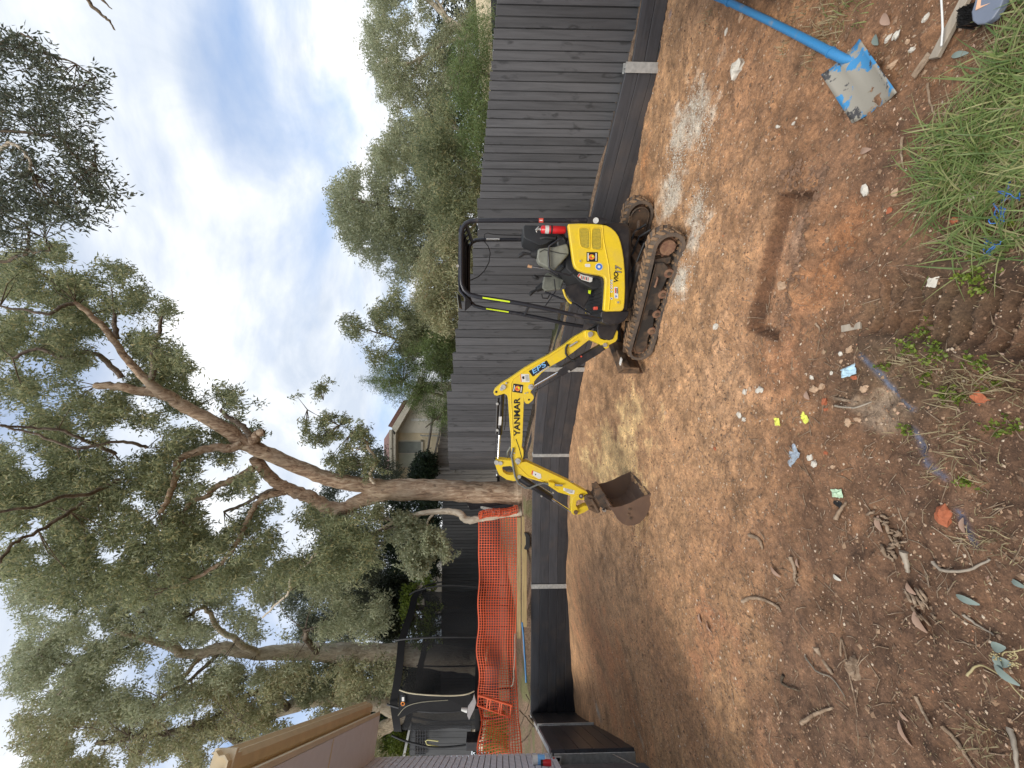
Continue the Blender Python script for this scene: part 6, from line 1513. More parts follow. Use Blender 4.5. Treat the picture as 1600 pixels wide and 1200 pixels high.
for j in range(NZ + 1):
    z = j / NZ; wd = .010 if j not in (0, NZ) else .016
    for i in range(NS):
        a = mesh_pt(i / NS, z); b = mesh_pt((i + 1) / NS, z); d = (b - a).normalized(); up = (Zv - d * Zv.dot(d)).normalized(); strap(a, b, up, wd)
for i in range(NS + 1):
    s = i / NS
    for j in range(NZ):
        a = mesh_pt(s, j / NZ); b = mesh_pt(s, (j + 1) / NZ); q = mesh_pt(s + .002, j / NZ) - a; strap(a + Vector((0, -.004, 0)), b + Vector((0, -.004, 0)), q.normalized(), .0065)
o = om.build('safety_mesh', tr)
md = o.modifiers.new('thick', 'SOLIDIFY'); md.thickness = .004
tag(o, 'orange plastic barrier mesh strung above the back wall from the sapling to the house', 'safety mesh')
# mesh rolled round the sapling
rl = MB()
for k in range(26):
    t = k / 25; c = at(lerp(808, 749, t), lerp(795, 806, t) + 2 * math.sin(t * 6), 9.45); r = .085 + .02 * math.sin(k * 1.7)
    rl.tube([c + Vector((r * math.cos(a), r * math.sin(a), .02 * math.sin(a + k))) for a in [2 * math.pi * q / 12 for q in range(12)]], .009, 5, closed=True)
for q in range(9):
    a = 2 * math.pi * q / 9; rl.tube([at(lerp(808, 749, k / 9), lerp(795, 806, k / 9) + 2 * math.sin(k / 9 * 6), 9.45) + Vector((.088 * math.cos(a), .088 * math.sin(a), 0)) for k in range(10)], .009, 5)
tag(rl.build('mesh_roll', tr), 'orange mesh bunched tightly round the lower trunk of the crooked sapling', 'safety mesh')
pn = empty('barrier_panel', (-7.5, 9, 1.4), 'solid bright orange ladder shaped plastic panel clipped on the mesh near the house', 'barrier')
fr_ = MB(); Q1 = [at(748, 1086, 8.95), at(800, 1102, 8.95)]; Q2 = [at(746, 1102, 8.95), at(798, 1121, 8.95)]
fr_.tube([Q1[0], Q1[1]], .026, 4); fr_.tube([Q2[0], Q2[1]], .020, 4)
for t in (0, .28, .36, .64, .7, .98): fr_.tube([Q1[0].lerp(Q1[1], t), Q2[0].lerp(Q2[1], t)], .020, 4)
fr_.build('frame', M['orange'], pn)

# ------------------------------------------------------------------ trampoline
tp = empty('trampoline', (-8.15, 11.65, 1.7), 'large round black trampoline with a tall safety net behind the orange mesh', 'trampoline')
TC = Vector((-8.15, 11.65, 0)); TRD = 1.92; TZ = at(743, 1000, 9.7).z; TTOP = 4.62
def netmat():
    m, nt, b = newmat('black_net'); b.inputs['Base Color'].default_value = (.006, .006, .007, 1); b.inputs['Roughness'].default_value = .8
    tb = nt.nodes.new('ShaderNodeBsdfTransparent'); ms = nt.nodes.new('ShaderNodeMixShader'); ms.inputs[0].default_value = .68
    lnk(nt, tb.outputs[0], ms.inputs[1]); lnk(nt, b.outputs[0], ms.inputs[2]); lnk(nt, ms.outputs[0], nt.nodes['Material Output'].inputs['Surface']); return m
M['net'] = netmat()
M['black_fabric'] = simple('black_trampoline_fabric', (.005, .005, .006), .95, var=.2, bmp=0)
def circ3(r, z, n=48): return [TC + Vector((r * math.cos(2 * math.pi * k / n), r * math.sin(2 * math.pi * k / n), z)) for k in range(n)]
MB().tube(circ3(TRD, TZ - .04), .03, 8, closed=True).build('frame_ring', M['rubber_black'], tp)
MB().prism(circ3(TRD - .25, TZ - .02), (0, 0, .006)).build('jumping_mat', M['black_fabric'], tp)
pdm = MB(); a = circ3(TRD + .02, TZ - .1); b = circ3(TRD + .05, TZ + .02); c_ = circ3(TRD - .28, TZ + .025); n = 48
pdm.add(a + b + c_, [(k, (k + 1) % n, n + (k + 1) % n, n + k) for k in range(n)] + [(n + k, n + (k + 1) % n, 2 * n + (k + 1) % n, 2 * n + k) for k in range(n)], True); pdm.build('edge_pad', M['black_fabric'], tp)
NP = 8
def toph(a): return TTOP + .10 * math.cos(a - 3.9)
nt_ = MB(); vs = []; Hn = 12; n = 96
for j in range(Hn + 1):
    t = j / Hn
    for k in range(n):
        a_ = 2 * math.pi * k / n; seg = abs(math.sin(a_ * NP / 2)); r = TRD - .22 - .10 * seg * math.sin(math.pi * t) + .02 * math.sin(a_ * 23 + t * 9)
        vs.append(TC + Vector((r * math.cos(a_), r * math.sin(a_), lerp(TZ + .02, toph(a_) - .06 * seg, t))))
nt_.add(vs, [(j * n + k, j * n + (k + 1) % n, (j + 1) * n + (k + 1) % n, (j + 1) * n + k) for j in range(Hn) for k in range(n)], True)
nt_.build('safety_net', M['net'], tp)
bd = MB(); vs = []
for z0 in (-.20, 0):
    for k in range(n):
        a_ = 2 * math.pi * k / n; seg = abs(math.sin(a_ * NP / 2)); r = TRD - .19; vs.append(TC + Vector((r * math.cos(a_), r * math.sin(a_), toph(a_) - .06 * seg + z0)))
bd.add(vs, [(k, (k + 1) % n, n + (k + 1) % n, n + k) for k in range(n)], True); bd.build('net_top_band', M['black_fabric'], tp)
for k in range(NP):
    a_ = 2 * math.pi * (k + .0) / NP; d = Vector((math.cos(a_), math.sin(a_), 0))
    pts = [TC + d * (TRD + .03) + Zv * (TZ - .4), TC + d * (TRD + .10) + Zv * (TZ + .2), TC + d * (TRD + .14) + Zv * lerp(TZ, TTOP, .5), TC + d * (TRD + .02) + Zv * lerp(TZ, TTOP, .85), TC + d * (TRD - .12) + Zv * (toph(a_) + .05)]
    MB().tube(wiggle(pts, 0, 4), .024, 8).build('net_pole', M['rubber_black'], tp)
    d2 = Vector((math.cos(a_ + .2), math.sin(a_ + .2), 0)); d3 = Vector((math.cos(a_ - .2), math.sin(a_ - .2), 0))
    if k % 2: continue
    MB().tube([TC + d2 * TRD + Zv * (TZ - .05), TC + d2 * (TRD - .05) + Zv * 1.60, TC + d3 * (TRD - .05) + Zv * 1.60, TC + d3 * TRD + Zv * (TZ - .05)], .018, 8).build('leg', M['rubber_black'], tp)
dd = at(650, 1080, 9.3)
dr = MB(); P_ = [at(624, 1078, 9.42), at(640, 1083, 9.36), at(670, 1086, 9.3), at(705, 1087, 9.3), at(728, 1085, 9.3), at(741, 1080, 9.35)]
MB().tube(wiggle(P_, 0, 4), .014, 6).build('door_zip', simple('cream_zip', (.62, .55, .38), .6, bmp=0), tp)
MB().tube(wiggle([at(622, 1118, 9.6), at(635, 1104, 9.5), at(660, 1097, 9.4), at(700, 1094, 9.35)], 0, 4), .008, 6).build('door_seam', simple('olive_piping', (.25, .23, .16), .6, bmp=0), tp)
dfl = MB(); pp = [at(624, 1080, 9.45), at(640, 1085, 9.38), at(690, 1088, 9.33), at(735, 1085, 9.35), at(735, 1110, 9.5), at(700, 1113, 9.55), at(660, 1112, 9.6), at(640, 1115, 9.65), at(622, 1124, 9.7)]
dfl.prism(pp, (0, .01, 0)).build('net_door', M['black_fabric'], tp)
lg = MB().prism([at(626, 1086, 9.36), at(633, 1086, 9.36), at(633, 1104, 9.44), at(626, 1104, 9.44)], (0, -.003, 0)).build('logo_patch', M['black_print'], tp)
MB().tube([at(629.5 + 2.6 * math.cos(a), 1099.5 + 2.6 * math.sin(a), 9.40) for a in [2 * math.pi * k / 14 for k in range(14)]], .012, 5, closed=True).build('logo_ring', M['orange_print'], lg)
textmesh('Oz', M['white_print'], lg, at(631.5, 1096, 9.39), Vector((1, 0, 0)), Zv, .12, .06, 'logo_lettering') if False else MB().prism([at(628, 1089, 9.35), at(631.5, 1089, 9.35), at(631.5, 1095.5, 9.38), at(628, 1095.5, 9.38)], (0, -.003, 0)).build('logo_lettering', M['white_print'], lg)
# things beside the trampoline
lt_ = MB().prism([at(741, 1086, 8.9), at(744, 1098, 8.9), at(741, 1108, 8.9), at(733, 1125, 8.9), at(730, 1118, 8.9), at(731, 1106, 8.9), at(738, 1096, 8.9)], (0, .05, 0))
tag(lt_.build('grey_pad', simple('grey_vinyl_pad', (.36, .34, .34), .6)), 'loose grey pad hanging off the front left rim of the trampoline', 'pad')
tag(MB().tube([at(721, 1108, 9.0), at(730, 1110, 9.0)], [.03, .05], 10).build('white_cup', M['white_print']), 'small white cone on the trampoline rim beside the grey pad', 'cup')
bx = MB().prism([at(728, 1160, 9.6), at(748, 1160, 9.6), at(748, 1174, 9.6), at(728, 1174, 9.6)], (0, .3, 0)); tag(bx.build('black_box', M['black_paint'], bevel=.01), 'black box standing in the grass behind the orange mesh at far left', 'box')
# green weeds by the gate
gw = []
r = np.random.default_rng(5)
def blades(name, roots, h, w, mat, lean=.5, seg=3, seed=1, parent=None):
    r = np.random.default_rng(seed); n = len(roots); H = h * r.uniform(.45, 1.25, n); ang = r.uniform(0, 2 * np.pi, n); ln = r.uniform(.15, 1.0, n) * lean
    d = np.stack([np.cos(ang), np.sin(ang), np.zeros(n)], 1); s = np.stack([-np.sin(ang), np.cos(ang), np.zeros(n)], 1)
    tw_ = r.uniform(-.6, .6, n)[:, None]; V = []
    for k in range(seg + 1):
        t = k / seg; c = roots + d * (H * ln * t ** 1.7)[:, None] + np.array([0, 0, 1.0]) * (H * (t - .45 * ln * t * t))[:, None]
        wd = w * (1 - t) ** .7 * .5 + .0004; sv = s + tw_ * d * t
        V += [c - sv * wd, c + sv * wd]
    V = np.stack(V, 1).reshape(-1, 3); m_ = 2 * (seg + 1); b = np.arange(n)[:, None] * m_
    Q = np.concatenate([b + np.array([2 * k, 2 * k + 1, 2 * k + 3, 2 * k + 2]) for k in range(seg)])
    return npmesh(name, V, Q, mat, parent)
rt_ = world_pts(r.uniform(722, 760, 900), r.uniform(1112, 1176, 900), r.uniform(10.5, 13, 900)); rt_[:, 2] = upper_h(rt_[:, 0], rt_[:, 1]) + .25
tag(blades('lawn', rt_, .5, .02, M['lime_leaf'], seed=3), kind='stuff')

# ------------------------------------------------------------------ timber, pipe and small things on the upper level
for (x0, x1, y0, y1, D, lab) in ((808, 813.5, 808, 996, 9.3, 'fresh pine beam nearest the orange mesh, longest of the pair on the back wall'), (815.5, 823, 806, 978, 9.05, 'fresh pine beam lying next to the dark sleeper top, front of the pair')):
    a = at(x1, y0, D); b = at(x1, y1, D - .02); hh = (x1 - x0) * D / FPX
    o = MB().box(Vector((0, 0, 0)), ((b - a).length, .09, hh)).build('pine_beam', M['pine'], bevel=.004)
    o.location = (a + b) / 2 + Zv * hh / 2; o.rotation_euler = (0, 0, math.atan2((b - a).y, (b - a).x)); tag(o, lab, 'beam', 'pine beams on the back wall')
tl = MB(); tl.prism([at(819, 833, 8.95), at(824, 833, 8.95), at(828, 838, 8.95), at(828, 856, 8.95), at(824, 860, 8.95), at(819, 858, 8.95), at(821.5, 852, 8.95), at(821.5, 840, 8.95)], (0, .10, 0))
tag(tl.build('black_clamp', M['rubber_black'], bevel=.008), 'black tool case sitting on the front pine beam', 'tool')
tag(MB().tube(wiggle([at(816, 972, 9.0), at(819, 1010, 8.95), at(822, 1066, 8.9)], .004, 5), .022, 8).build('blue_pipe', simple('blue_pipe', (.05, .2, .42), .4, bmp=0)), 'blue plastic pipe lying on the soil behind the dark sleeper wall', 'pipe')
tag(MB().tube(wiggle([at(805, 990, 9.2), at(804, 1030, 9.1), at(802, 1065, 9.1), at(798, 1072, 9.1)], .01, 4), .014, 6).build('bent_rod', M['grey_timber']), 'thin grey bent rod along the foot of the orange mesh', 'rod')
for k, (pts_, r0) in enumerate((([(812, 1110), (825, 1125), (838, 1140), (842, 1150), (836, 1158)], .014), ([(815, 1160), (826, 1148), (832, 1130), (826, 1118)], .012), ([(822, 1085), (826, 1100), (812, 1135)], .010))):
    tag(MB().tube(wiggle([at(x, y, 8.2 - k * .4) for x, y in pts_], .01, 4), r0, 6).build('dry_branch', M['bark_dark']), ('curved dark branch on the soil behind the corner of the walls', 'thin looping root beside the steel capping', 'small straight dark stick between the mesh and the sleeper wall')[k], 'branch')
cj = MB().tube([at(832, 1187, 5.2), at(845, 1187, 5.2), at(853, 1187, 5.2)], [.052, .052, .048], 16).build('white_jar', M['white_print']); tag(cj, 'white plastic container on the wall corner beside the brick house', 'container')
MB().tube([at(840, 1187, 5.2), at(851, 1187, 5.2)], .0525, 16, caps=False).build('jar_label', M['skyblue_print'], cj)
rb = MB().tube([at(848, 1192, 5.0), at(853, 1192, 5.0), at(861, 1192, 5.0)], [.03, .035, .035], 12).build('red_bottle', M['red']); tag(rb, 'small red and black bottle lying by the white container', 'bottle'); MB().tube([at(845, 1192, 5.0), at(849, 1192, 5.0)], .03, 10).build('lid', M['black_print'], rb)
# white lattice board and black sheet by the trunk
wb = MB().prism([at(731, 788, 9.85), at(735, 787, 9.85), at(790, 799, 9.7), at(790, 805, 9.7), at(772, 802, 9.75), at(731, 792, 9.85)], (0, .05, 0))
tag(wb.build('white_board', simple('flaking_white_board', (.55, .55, .50), .7, var=.3, nscale=25)), 'flaking white board leaning between the big trunk and the sapling', 'board')
bs = MB().prism([at(728, 784, 9.8), at(802, 786, 9.8), at(800, 798, 9.75), at(735, 797, 9.8)], (0, .03, 0)); tag(bs.build('black_sheet', M['black_paint']), 'black plastic sheet behind the white board at the foot of the big trunk', 'sheet')
# ------------------------------------------------------------------ things on the ground
# shovel
M['shovel_blue'] = dusty('worn_blue_paint', (0.045, 0.24, 0.50), .4, dust=(.32, .29, .24), amount=(.58, .72), maxd=.8, scale=9)
def blademat():
    m, nt, b = newmat('worn_shovel_blade')
    f = tnoise(nt, 5.5, 9, .62, dist=.25); g = tnoise(nt, 7, 8, .65, loc=(4, 2, 1))
    c = mix(nt, ramp(nt, f, [(.485, g3(0)), (.50, g3(1))]), (.36, .33, .27), (.06, .28, .55))
    c = mix(nt, ramp(nt, g, [(.54, g3(0)), (.56, g3(1))]), c, (.075, .07, .07))
    lnk(nt, c, b.inputs['Base Color']); b.inputs['Roughness'].default_value = .5; b.inputs['Metallic'].default_value = .2; bump(nt, b, g, .3, .002); return m
sv = empty('shovel', gp(1330, 100), 'square mouthed shovel with chipped blue paint lying on the dirt at the right', 'shovel')
c4 = [gp(1355, 61, .03), gp(1410, 145, .015), gp(1340, 193, .01), gp(1294, 117, .035)]
bl = MB(); NU, NV = 12, 12; vs = []
for i in range(NU + 1):
    for j in range(NV + 1):
        u_, v_ = i / NU, j / NV
        p = c4[0].lerp(c4[1], v_).lerp(c4[3].lerp(c4[2], v_), u_)
        e = abs(u_ * 2 - 1); p = p + Zv * (.016 * e ** 3 + .012 * (1 - v_) - .0 + .012 * math.exp(-((u_ - .5) / .10) ** 2) * max(0, 1 - v_ * 1.3))
        vs.append(p + Zv * .012)
bl.add(vs, [(i * (NV + 1) + j, (i + 1) * (NV + 1) + j, (i + 1) * (NV + 1) + j + 1, i * (NV + 1) + j + 1) for i in range(NU) for j in range(NV)], True)
o = bl.build('blade', blademat(), sv); md = o.modifiers.new('thick', 'SOLIDIFY'); md.thickness = .003
hsx = [gp(1338, 97, .05), gp(1320, 93, .06), gp(1300, 83, .06), gp(1250, 57, .06), gp(1200, 32, .06), gp(1140, 4, .07), gp(1100, -12, .08)]
MB().tube(hsx[:3], [.012, .020, .022], 12).build('socket', M['shovel_blue'], sv)
MB().tube(hsx[2:], .0205, 14).build('handle', M['shovel_blue'], sv)
MB().tube([hsx[2].lerp(hsx[3], .02), hsx[2].lerp(hsx[3], .06)], .024, 14).build('collar', M['shovel_blue'], sv)
a = gp(1140, 4, .07); MB().tube([a, a + (hsx[5] - hsx[4]).normalized() * .03], .026, 12).build('collar', M['shovel_blue'], sv)
# timber stake with wire
def flatbar(name, pa, pb, w, h, mat, label, cat, up=.02, **k):
    a = gp(*pa, up); b = gp(*pb, up); d = (b - a); L = d.length; d.normalize(); s = Zv.cross(d).normalized(); n = d.cross(s)
    o = MB().box((a + b) / 2 + n * h / 2, (L, w, h), (d, s, n)).build(name, mat, bevel=min(w, h) * .15); tag(o, label, cat); return o
flatbar('timber_stake', (1463, 92), (1525, -25), .038, .018, M['grey_timber'], 'grey weathered timber stake with a cut tip at the upper edge of the grass', 'stake')
tag(MB().tube([gp(1471, 72, .05), gp(1473, 45, .06), gp(1472, 20, .06), gp(1470, -15, .06)], .0035, 6).build('white_wire', M['white_print']), 'thin white rod resting on the weathered stake', 'wire')
# broom head
M['broom_grey'] = simple('slate_blue_plastic', (.16, .185, .24), .45, var=.08); M['broom_peach'] = simple('peach_plastic', (.72, .42, .26), .5, var=.08)
br = empty('hand_broom', gp(1545, 20), 'slate blue and peach broom head with dark bristles lying in the grass at the right', 'broom')
top = [(1516, 20), (1518, 33), (1526, 39), (1538, 38), (1550, 30), (1562, 12), (1572, -14), (1534, -24), (1524, 0)]
MB().prism([gp(x, y, .085) for x, y in top], Zv * -.028).build('head', M['broom_grey'], br, bevel=.006)
MB().prism([gp(x, y, .0865) for x, y in ((1524, 16), (1553, 2), (1560, -14), (1532, -22))], Zv * -.004).build('stripe', M['broom_peach'], br)
r = np.random.default_rng(9); q = []
for k in range(420):
    x = random.uniform(1520, 1552); y = random.uniform(8, 38) - (x - 1520) * .35
    q.append(gp(x, y + 6, .0))
bs_ = MB()
for p in q: bs_.tube([p + Zv * .065, p + Vector((random.uniform(-.01, .01), random.uniform(-.015, -.0), .0))], .0016, 3, caps=False)
o = bs_.build('bristles', M['rubber_black'], br); o['kind'] = 'stuff'

# rocks and scraps
def rockmesh(name, size, mat, seed, flat=.6, ang=.35):
    r = random.Random(seed); mb = MB(); nu, nv = 9, 6; vs = []; fs = []
    for j in range(nv + 1):
        th = math.pi * j / nv
        for i in range(nu):
            ph = 2 * math.pi * i / nu; k = 1 + r.uniform(-ang, ang) * (0 < j < nv)
            vs.append(Vector((size[0] * k * math.sin(th) * math.cos(ph), size[1] * k * math.sin(th) * math.sin(ph), size[2] * flat * math.cos(th) * (1 + r.uniform(-.15, .15)))))
    for j in range(nv):
        for i in range(nu): k = (i + 1) % nu; fs.append((j * nu + i, (j + 1) * nu + i, (j + 1) * nu + k, j * nu + k))
    mb.add(vs, fs, False); return mb.build(name, mat)
M['chalk'] = simple('pale_stone', (.62, .58, .50), .85, var=.2, nscale=25, bmp=.5); M['tan_stone'] = simple('tan_stone', (.50, .34, .22), .85, var=.25, nscale=25, bmp=.5)
M['brick_red'] = simple('broken_brick', (.42, .13, .06), .9, var=.3, nscale=30, bmp=.6); M['foil'] = simple('blue_silver_wrapper', (.45, .52, .60), .3, .3, var=.4, nscale=45)
M['lime_scrap'] = simple('lime_scrap', (.72, .74, .12), .6, var=.1); M['mint'] = simple('mint_packet', (.50, .66, .46), .5, var=.15, nscale=40); M['paleblue'] = simple('pale_blue_cloth', (.45, .63, .72), .6, var=.2, nscale=30)
M['rag'] = simple('off_white_rag', (.60, .54, .43), .85, var=.2, nscale=22, bmp=.6); M['deadleaf'] = leafmat('dead_leaf', (.30, .17, .12), (.55, .38, .28), .2, (.6, .5, .4)); M['stick'] = barkmat('stick_bark', (.16, .10, .06), (.33, .23, .15), (.50, .38, .27), 12)
M['straw'] = simple('straw_stem', (.42, .35, .18), .6, var=.15)
M['bluegum'] = simple('blue_grey_leaf', (.21, .26, .23), .5, var=.1)
def put(o, px, py, up, rz, label, cat, group=None):
    p = gp(px, py, up); o.location = p; o.rotation_euler = (random.uniform(-.15, .15), random.uniform(-.15, .15), rz); tag(o, label, cat, group); return o
def R_(px, py, s, mat, label, seed, name='rock', flat=.6, asp=.7, rz=None, group=None, cat='rock'):
    D = gp(px, py).y; k = D / FPX
    return put(rockmesh(name, (s * k * .5, s * k * .5 * asp, s * k * .5), M[mat], seed, flat), px, py, s * k * .12, rz if rz is not None else random.uniform(0, 3), label, cat, group)
def crumpled(px, py, s, mat, label, seed, name, cat, asp=1.0, h=.25, rz=None):
    r = random.Random(seed); k = gp(px, py).y / FPX; mb = MB(); N = 6; vs = []
    for i in range(N + 1):
        for j in range(N + 1):
            e = max(abs(i - N / 2), abs(j - N / 2)) / (N / 2)
            vs.append(Vector(((i / N - .5) * s * k * asp + r.uniform(-.05, .05) * s * k, (j / N - .5) * s * k + r.uniform(-.05, .05) * s * k, r.uniform(0, h) * s * k * (1.2 - e))))
    mb.add(vs, [(i * (N + 1) + j, (i + 1) * (N + 1) + j, (i + 1) * (N + 1) + j + 1, i * (N + 1) + j + 1) for i in range(N) for j in range(N)])
    o = mb.build(name, M[mat]); md = o.modifiers.new('thick', 'SOLIDIFY'); md.thickness = .0015
    return put(o, px, py, .004, rz if rz is not None else random.uniform(0, 3), label, cat)
R_(1153, 107, 25, 'chalk', 'white lump lying alone on the brown dirt above the shovel handle', 1, flat=.8, asp=1.0)
R_(1351, 298, 20, 'chalk', 'small white stone between the trench and the grass', 2, flat=.4, asp=.5)
R_(1222, 446, 19, 'tan_stone', 'pale orange stone stuck in the side of the trench', 3)
R_(1327, 546, 13, 'tan_stone', 'reddish brown stone right of the crumpled blue cloth', 4)
R_(1350, 607, 15, 'tan_stone', 'rounded orange stone beside two short sticks', 5)
R_(1118, 510, 12, 'chalk', 'small grey white stone left of the trench end', 6)
STONE_LABELS = {(1272, 608): 'largest tan stone of the rubble heap in mid ground', (1268, 590): 'pale chip at the upper end of the rubble heap', (1284, 604): 'tan stone touching the large one in the rubble heap', (1246, 606): 'tiny tan stone left of the rubble heap', (1288, 628): 'broken red lump below the rubble heap', (1290, 640): 'small red chip beside the broken red lump', (1187, 609): 'grey white lump in the small hollow beside the pale stones', (1164, 612): 'pale stone left of the grey white lump in the hollow', (1172, 608): 'tan stone between two pale ones in the hollow', (1155, 648): 'pale stone above the small lime scrap', (1163, 655): 'flat pale stone nearest the small lime scrap', (1325, 660): 'tan stone between the stick pair and the wrapper', (1340, 655): 'tan stone beside the grey patch of dirt', (1265, 715): 'pale curved shard next to the foil wrapper', (1272, 725): 'pale folded shard just below the foil wrapper', (1301, 729): 'tan stone above the mint packet', (1290, 708): 'red chip right of the foil wrapper', (1113, 697): 'tan pebble of a touching pair left of the foil wrapper', (1117, 701): 'red pebble of a touching pair left of the foil wrapper', (1313, 553): 'white pebble just above the pale blue cloth', (1314, 565): 'tan pebble touching the pale blue cloth', (1299, 583): 'tiny white pebble left of the pale blue cloth', (1334, 590): 'red chip against the lower end of the pale blue cloth', (1398, 640): 'tan pebble on the blue marking paint', (1040, 645): 'lone tan stone in front of the short angled wall', (1388, 60): 'pale stone beside the shovel blade corner', (1400, 55): 'larger pale stone above the shovel blade corner', (1425, 78): 'pale stone between the shovel and the timber stake', (1418, 65): 'tan stone between the shovel and the timber stake', (1447, 28): 'pale stone beside the white rod at the upper edge', (1394, 102): 'tan stone at the lower edge of the shovel blade', (1135, 50): 'pale stone near the far end of the shovel handle', (1158, 28): 'tan stone under the shovel handle', (1240, 193): 'left one of two small white pebbles right of the trench', (1215, 198): 'white pebble on open dirt below the white lump'}
for k, (x, y, s, mt) in enumerate(((1272, 608, 16, 'tan_stone'), (1268, 590, 8, 'chalk'), (1284, 604, 12, 'tan_stone'), (1246, 606, 6, 'tan_stone'), (1288, 628, 12, 'brick_red'), (1290, 640, 8, 'brick_red'), (1187, 609, 15, 'chalk'), (1164, 612, 12, 'chalk'), (1172, 608, 9, 'tan_stone'), (1155, 648, 12, 'chalk'), (1163, 655, 9, 'chalk'),
        (1325, 660, 14, 'tan_stone'), (1340, 655, 12, 'tan_stone'), (1265, 715, 12, 'chalk'), (1272, 725, 13, 'chalk'), (1301, 729, 9, 'tan_stone'), (1290, 708, 8, 'brick_red'), (1113, 697, 7, 'tan_stone'), (1117, 701, 7, 'brick_red'), (1313, 553, 8, 'chalk'), (1314, 565, 7, 'tan_stone'), (1299, 583, 6, 'chalk'), (1334, 590, 10, 'brick_red'),
        (1398, 640, 7, 'tan_stone'), (1040, 645, 8, 'tan_stone'), (1388, 60, 12, 'chalk'), (1400, 55, 14, 'chalk'), (1425, 78, 12, 'chalk'), (1418, 65, 9, 'tan_stone'), (1447, 28, 12, 'chalk'), (1394, 102, 14, 'tan_stone'), (1135, 50, 10, 'chalk'), (1158, 28, 12, 'tan_stone'), (1240, 193, 7, 'chalk'), (1215, 198, 8, 'chalk'))):
    R_(x, y, s, mt, STONE_LABELS[(x, y)], 30 + k, 'stone', group='small stones scattered on the dirt', cat='stone')
br_ = R_(1476, 806, 30, 'brick_red', 'broken lump of red brick in the dark dirt at lower centre', 80, 'brick_lump', flat=.8, cat='brick')
crumpled(1326, 580, 24, 'paleblue', 'crumpled pale blue cloth on the dirt', 1, 'cloth_scrap', 'cloth', asp=.7, rz=.4)
crumpled(1238, 712, 32, 'foil', 'flattened blue and silver food wrapper on the dirt', 2, 'wrapper', 'wrapper', asp=.7, rz=.9, h=.1)
crumpled(1214, 659, 12, 'lime_scrap', 'smaller lime yellow scrap, left of the pair', 3, 'yellow_scrap', 'scrap'); crumpled(1257, 653, 17, 'lime_scrap', 'larger lime yellow scrap near the pale stones', 4, 'yellow_scrap', 'scrap', asp=.7)
crumpled(1308, 771, 21, 'mint', 'torn mint green packet beside a short brown stick', 5, 'packet', 'packet', asp=.6, rz=.2)
crumpled(1309, 785, 14, 'black_print', 'tiny black square packet touching the mint green one', 6, 'packet', 'packet', h=.1)
crumpled(1457, 438, 22, 'chalk', 'pale ribbed concrete flake on the dark topsoil above the tread marks', 7, 'concrete_flake', 'flake', asp=.6, h=.08, rz=1.2)
crumpled(1508, 288, 66, 'rag', 'long off white rag lying in the grass', 8, 'rag', 'rag', asp=.42, rz=-.9, h=.16)
crumpled(1530, 622, 20, 'brick_red', 'orange brown torn sheet in the dark soil at the bottom', 9, 'torn_sheet', 'scrap', asp=.8, h=.12)
for k, (x, y, s) in enumerate(((1582, 207, 30), (1585, 178, 22), (1440, 235, 14), (1398, 302, 14), (1390, 330, 12), (1562, 325, 16), (1525, 290, 13), (1490, 345, 14))):
    R_(x, y, s, 'brick_red' if k % 3 else 'tan_stone', ('dull tan stone at the lower right corner of the grass', 'terracotta shard near the bottom edge of the grass', 'small terracotta shard in the grass right of the rag', 'dull tan stone at the thin left edge of the grass', 'terracotta shard at the edge of bare dirt and grass', 'terracotta shard between the rag and the blue twine', 'dull tan stone half under the rag', 'small terracotta shard in sparse grass above the rag')[k], 90 + k, 'shard', flat=.4, group='shards half hidden in the grass', cat='shard')
# sticks
def stick(pts, r, label, mat='stick', up=.012, group=None, seed=1):
    P = wiggle([gp(x, y, up) for x, y in pts], .002, 4, seed); D = P[0].y; rr = r * D / FPX
    o = MB().tube(P, [rr * (1 - .55 * i / (len(P) - 1)) for i in range(len(P))], 7).build('stick', M[mat]); return tag(o, label, 'stick', group)
stick([(1306, 812), (1311, 800), (1322, 785)], 3.6, 'short brown stick with broken end beside the mint green packet')
stick([(1458, 878), (1470, 890), (1490, 893), (1520, 888), (1547, 874)], 3.0, 'long curved grey brown stick on the dark dirt left of the brick lump', 'grey_timber')
stick([(1412, 862), (1416, 878), (1418, 894)], 6.0, 'short thick chunk of split wood below the bark shreds', 'grey_timber')
stick([(1171, 836), (1186, 843), (1191, 858)], 3.4, 'short bent tan stick on the pale dirt', 'stick')
stick([(1160, 940), (1175, 934), (1195, 938), (1215, 948), (1220, 956)], 3.0, 'thin curved rust coloured root left of centre')
stick([(1235, 870), (1242, 890), (1241, 905), (1246, 912)], 3.2, 'dark root beside two pale leaves')
stick([(1275, 1012), (1285, 1030), (1300, 1053)], 4.4, 'thick dark bark strip lying above the seed pod')
stick([(1258, 1025), (1275, 1048), (1300, 1060), (1320, 1088)], 1.6, 'fine splintery grey strand crossing the bark strip', 'grey_timber')
stick([(1224, 1055), (1222, 1068), (1250, 1080)], 2.4, 'small hooked black root on the left side of the dirt', 'bark_dark')
stick([(1252, 1130), (1275, 1115), (1301, 1106)], 3.2, 'orange brown bark shred at the left')
stick([(1314, 1025), (1316, 1000), (1345, 1135), ][0:2] + [(1340, 1120)], 1.6, 'thin pale twig at lower left')
stick([(1431, 1088), (1442, 1112), (1456, 1138)], 3.0, 'long flat brown bark strip at lower left')
stick([(1472, 1135), (1492, 1155), (1508, 1180), (1525, 1205)], 3.6, 'long dark splintered bark strip at the bottom left corner')
stick([(1578, 1138), (1585, 1165), (1588, 1205)], 4.6, 'upright looking grey timber splinter in the bottom left corner', 'grey_timber')
stick([(1505, 960), (1525, 975), (1552, 992)], 2.6, 'thin straight twig in the dark soil at the bottom', 'grey_timber')
stick([(1304, 622), (1320, 625), (1340, 630)], 3.4, 'dark bark strip lying across the middle of the dirt')
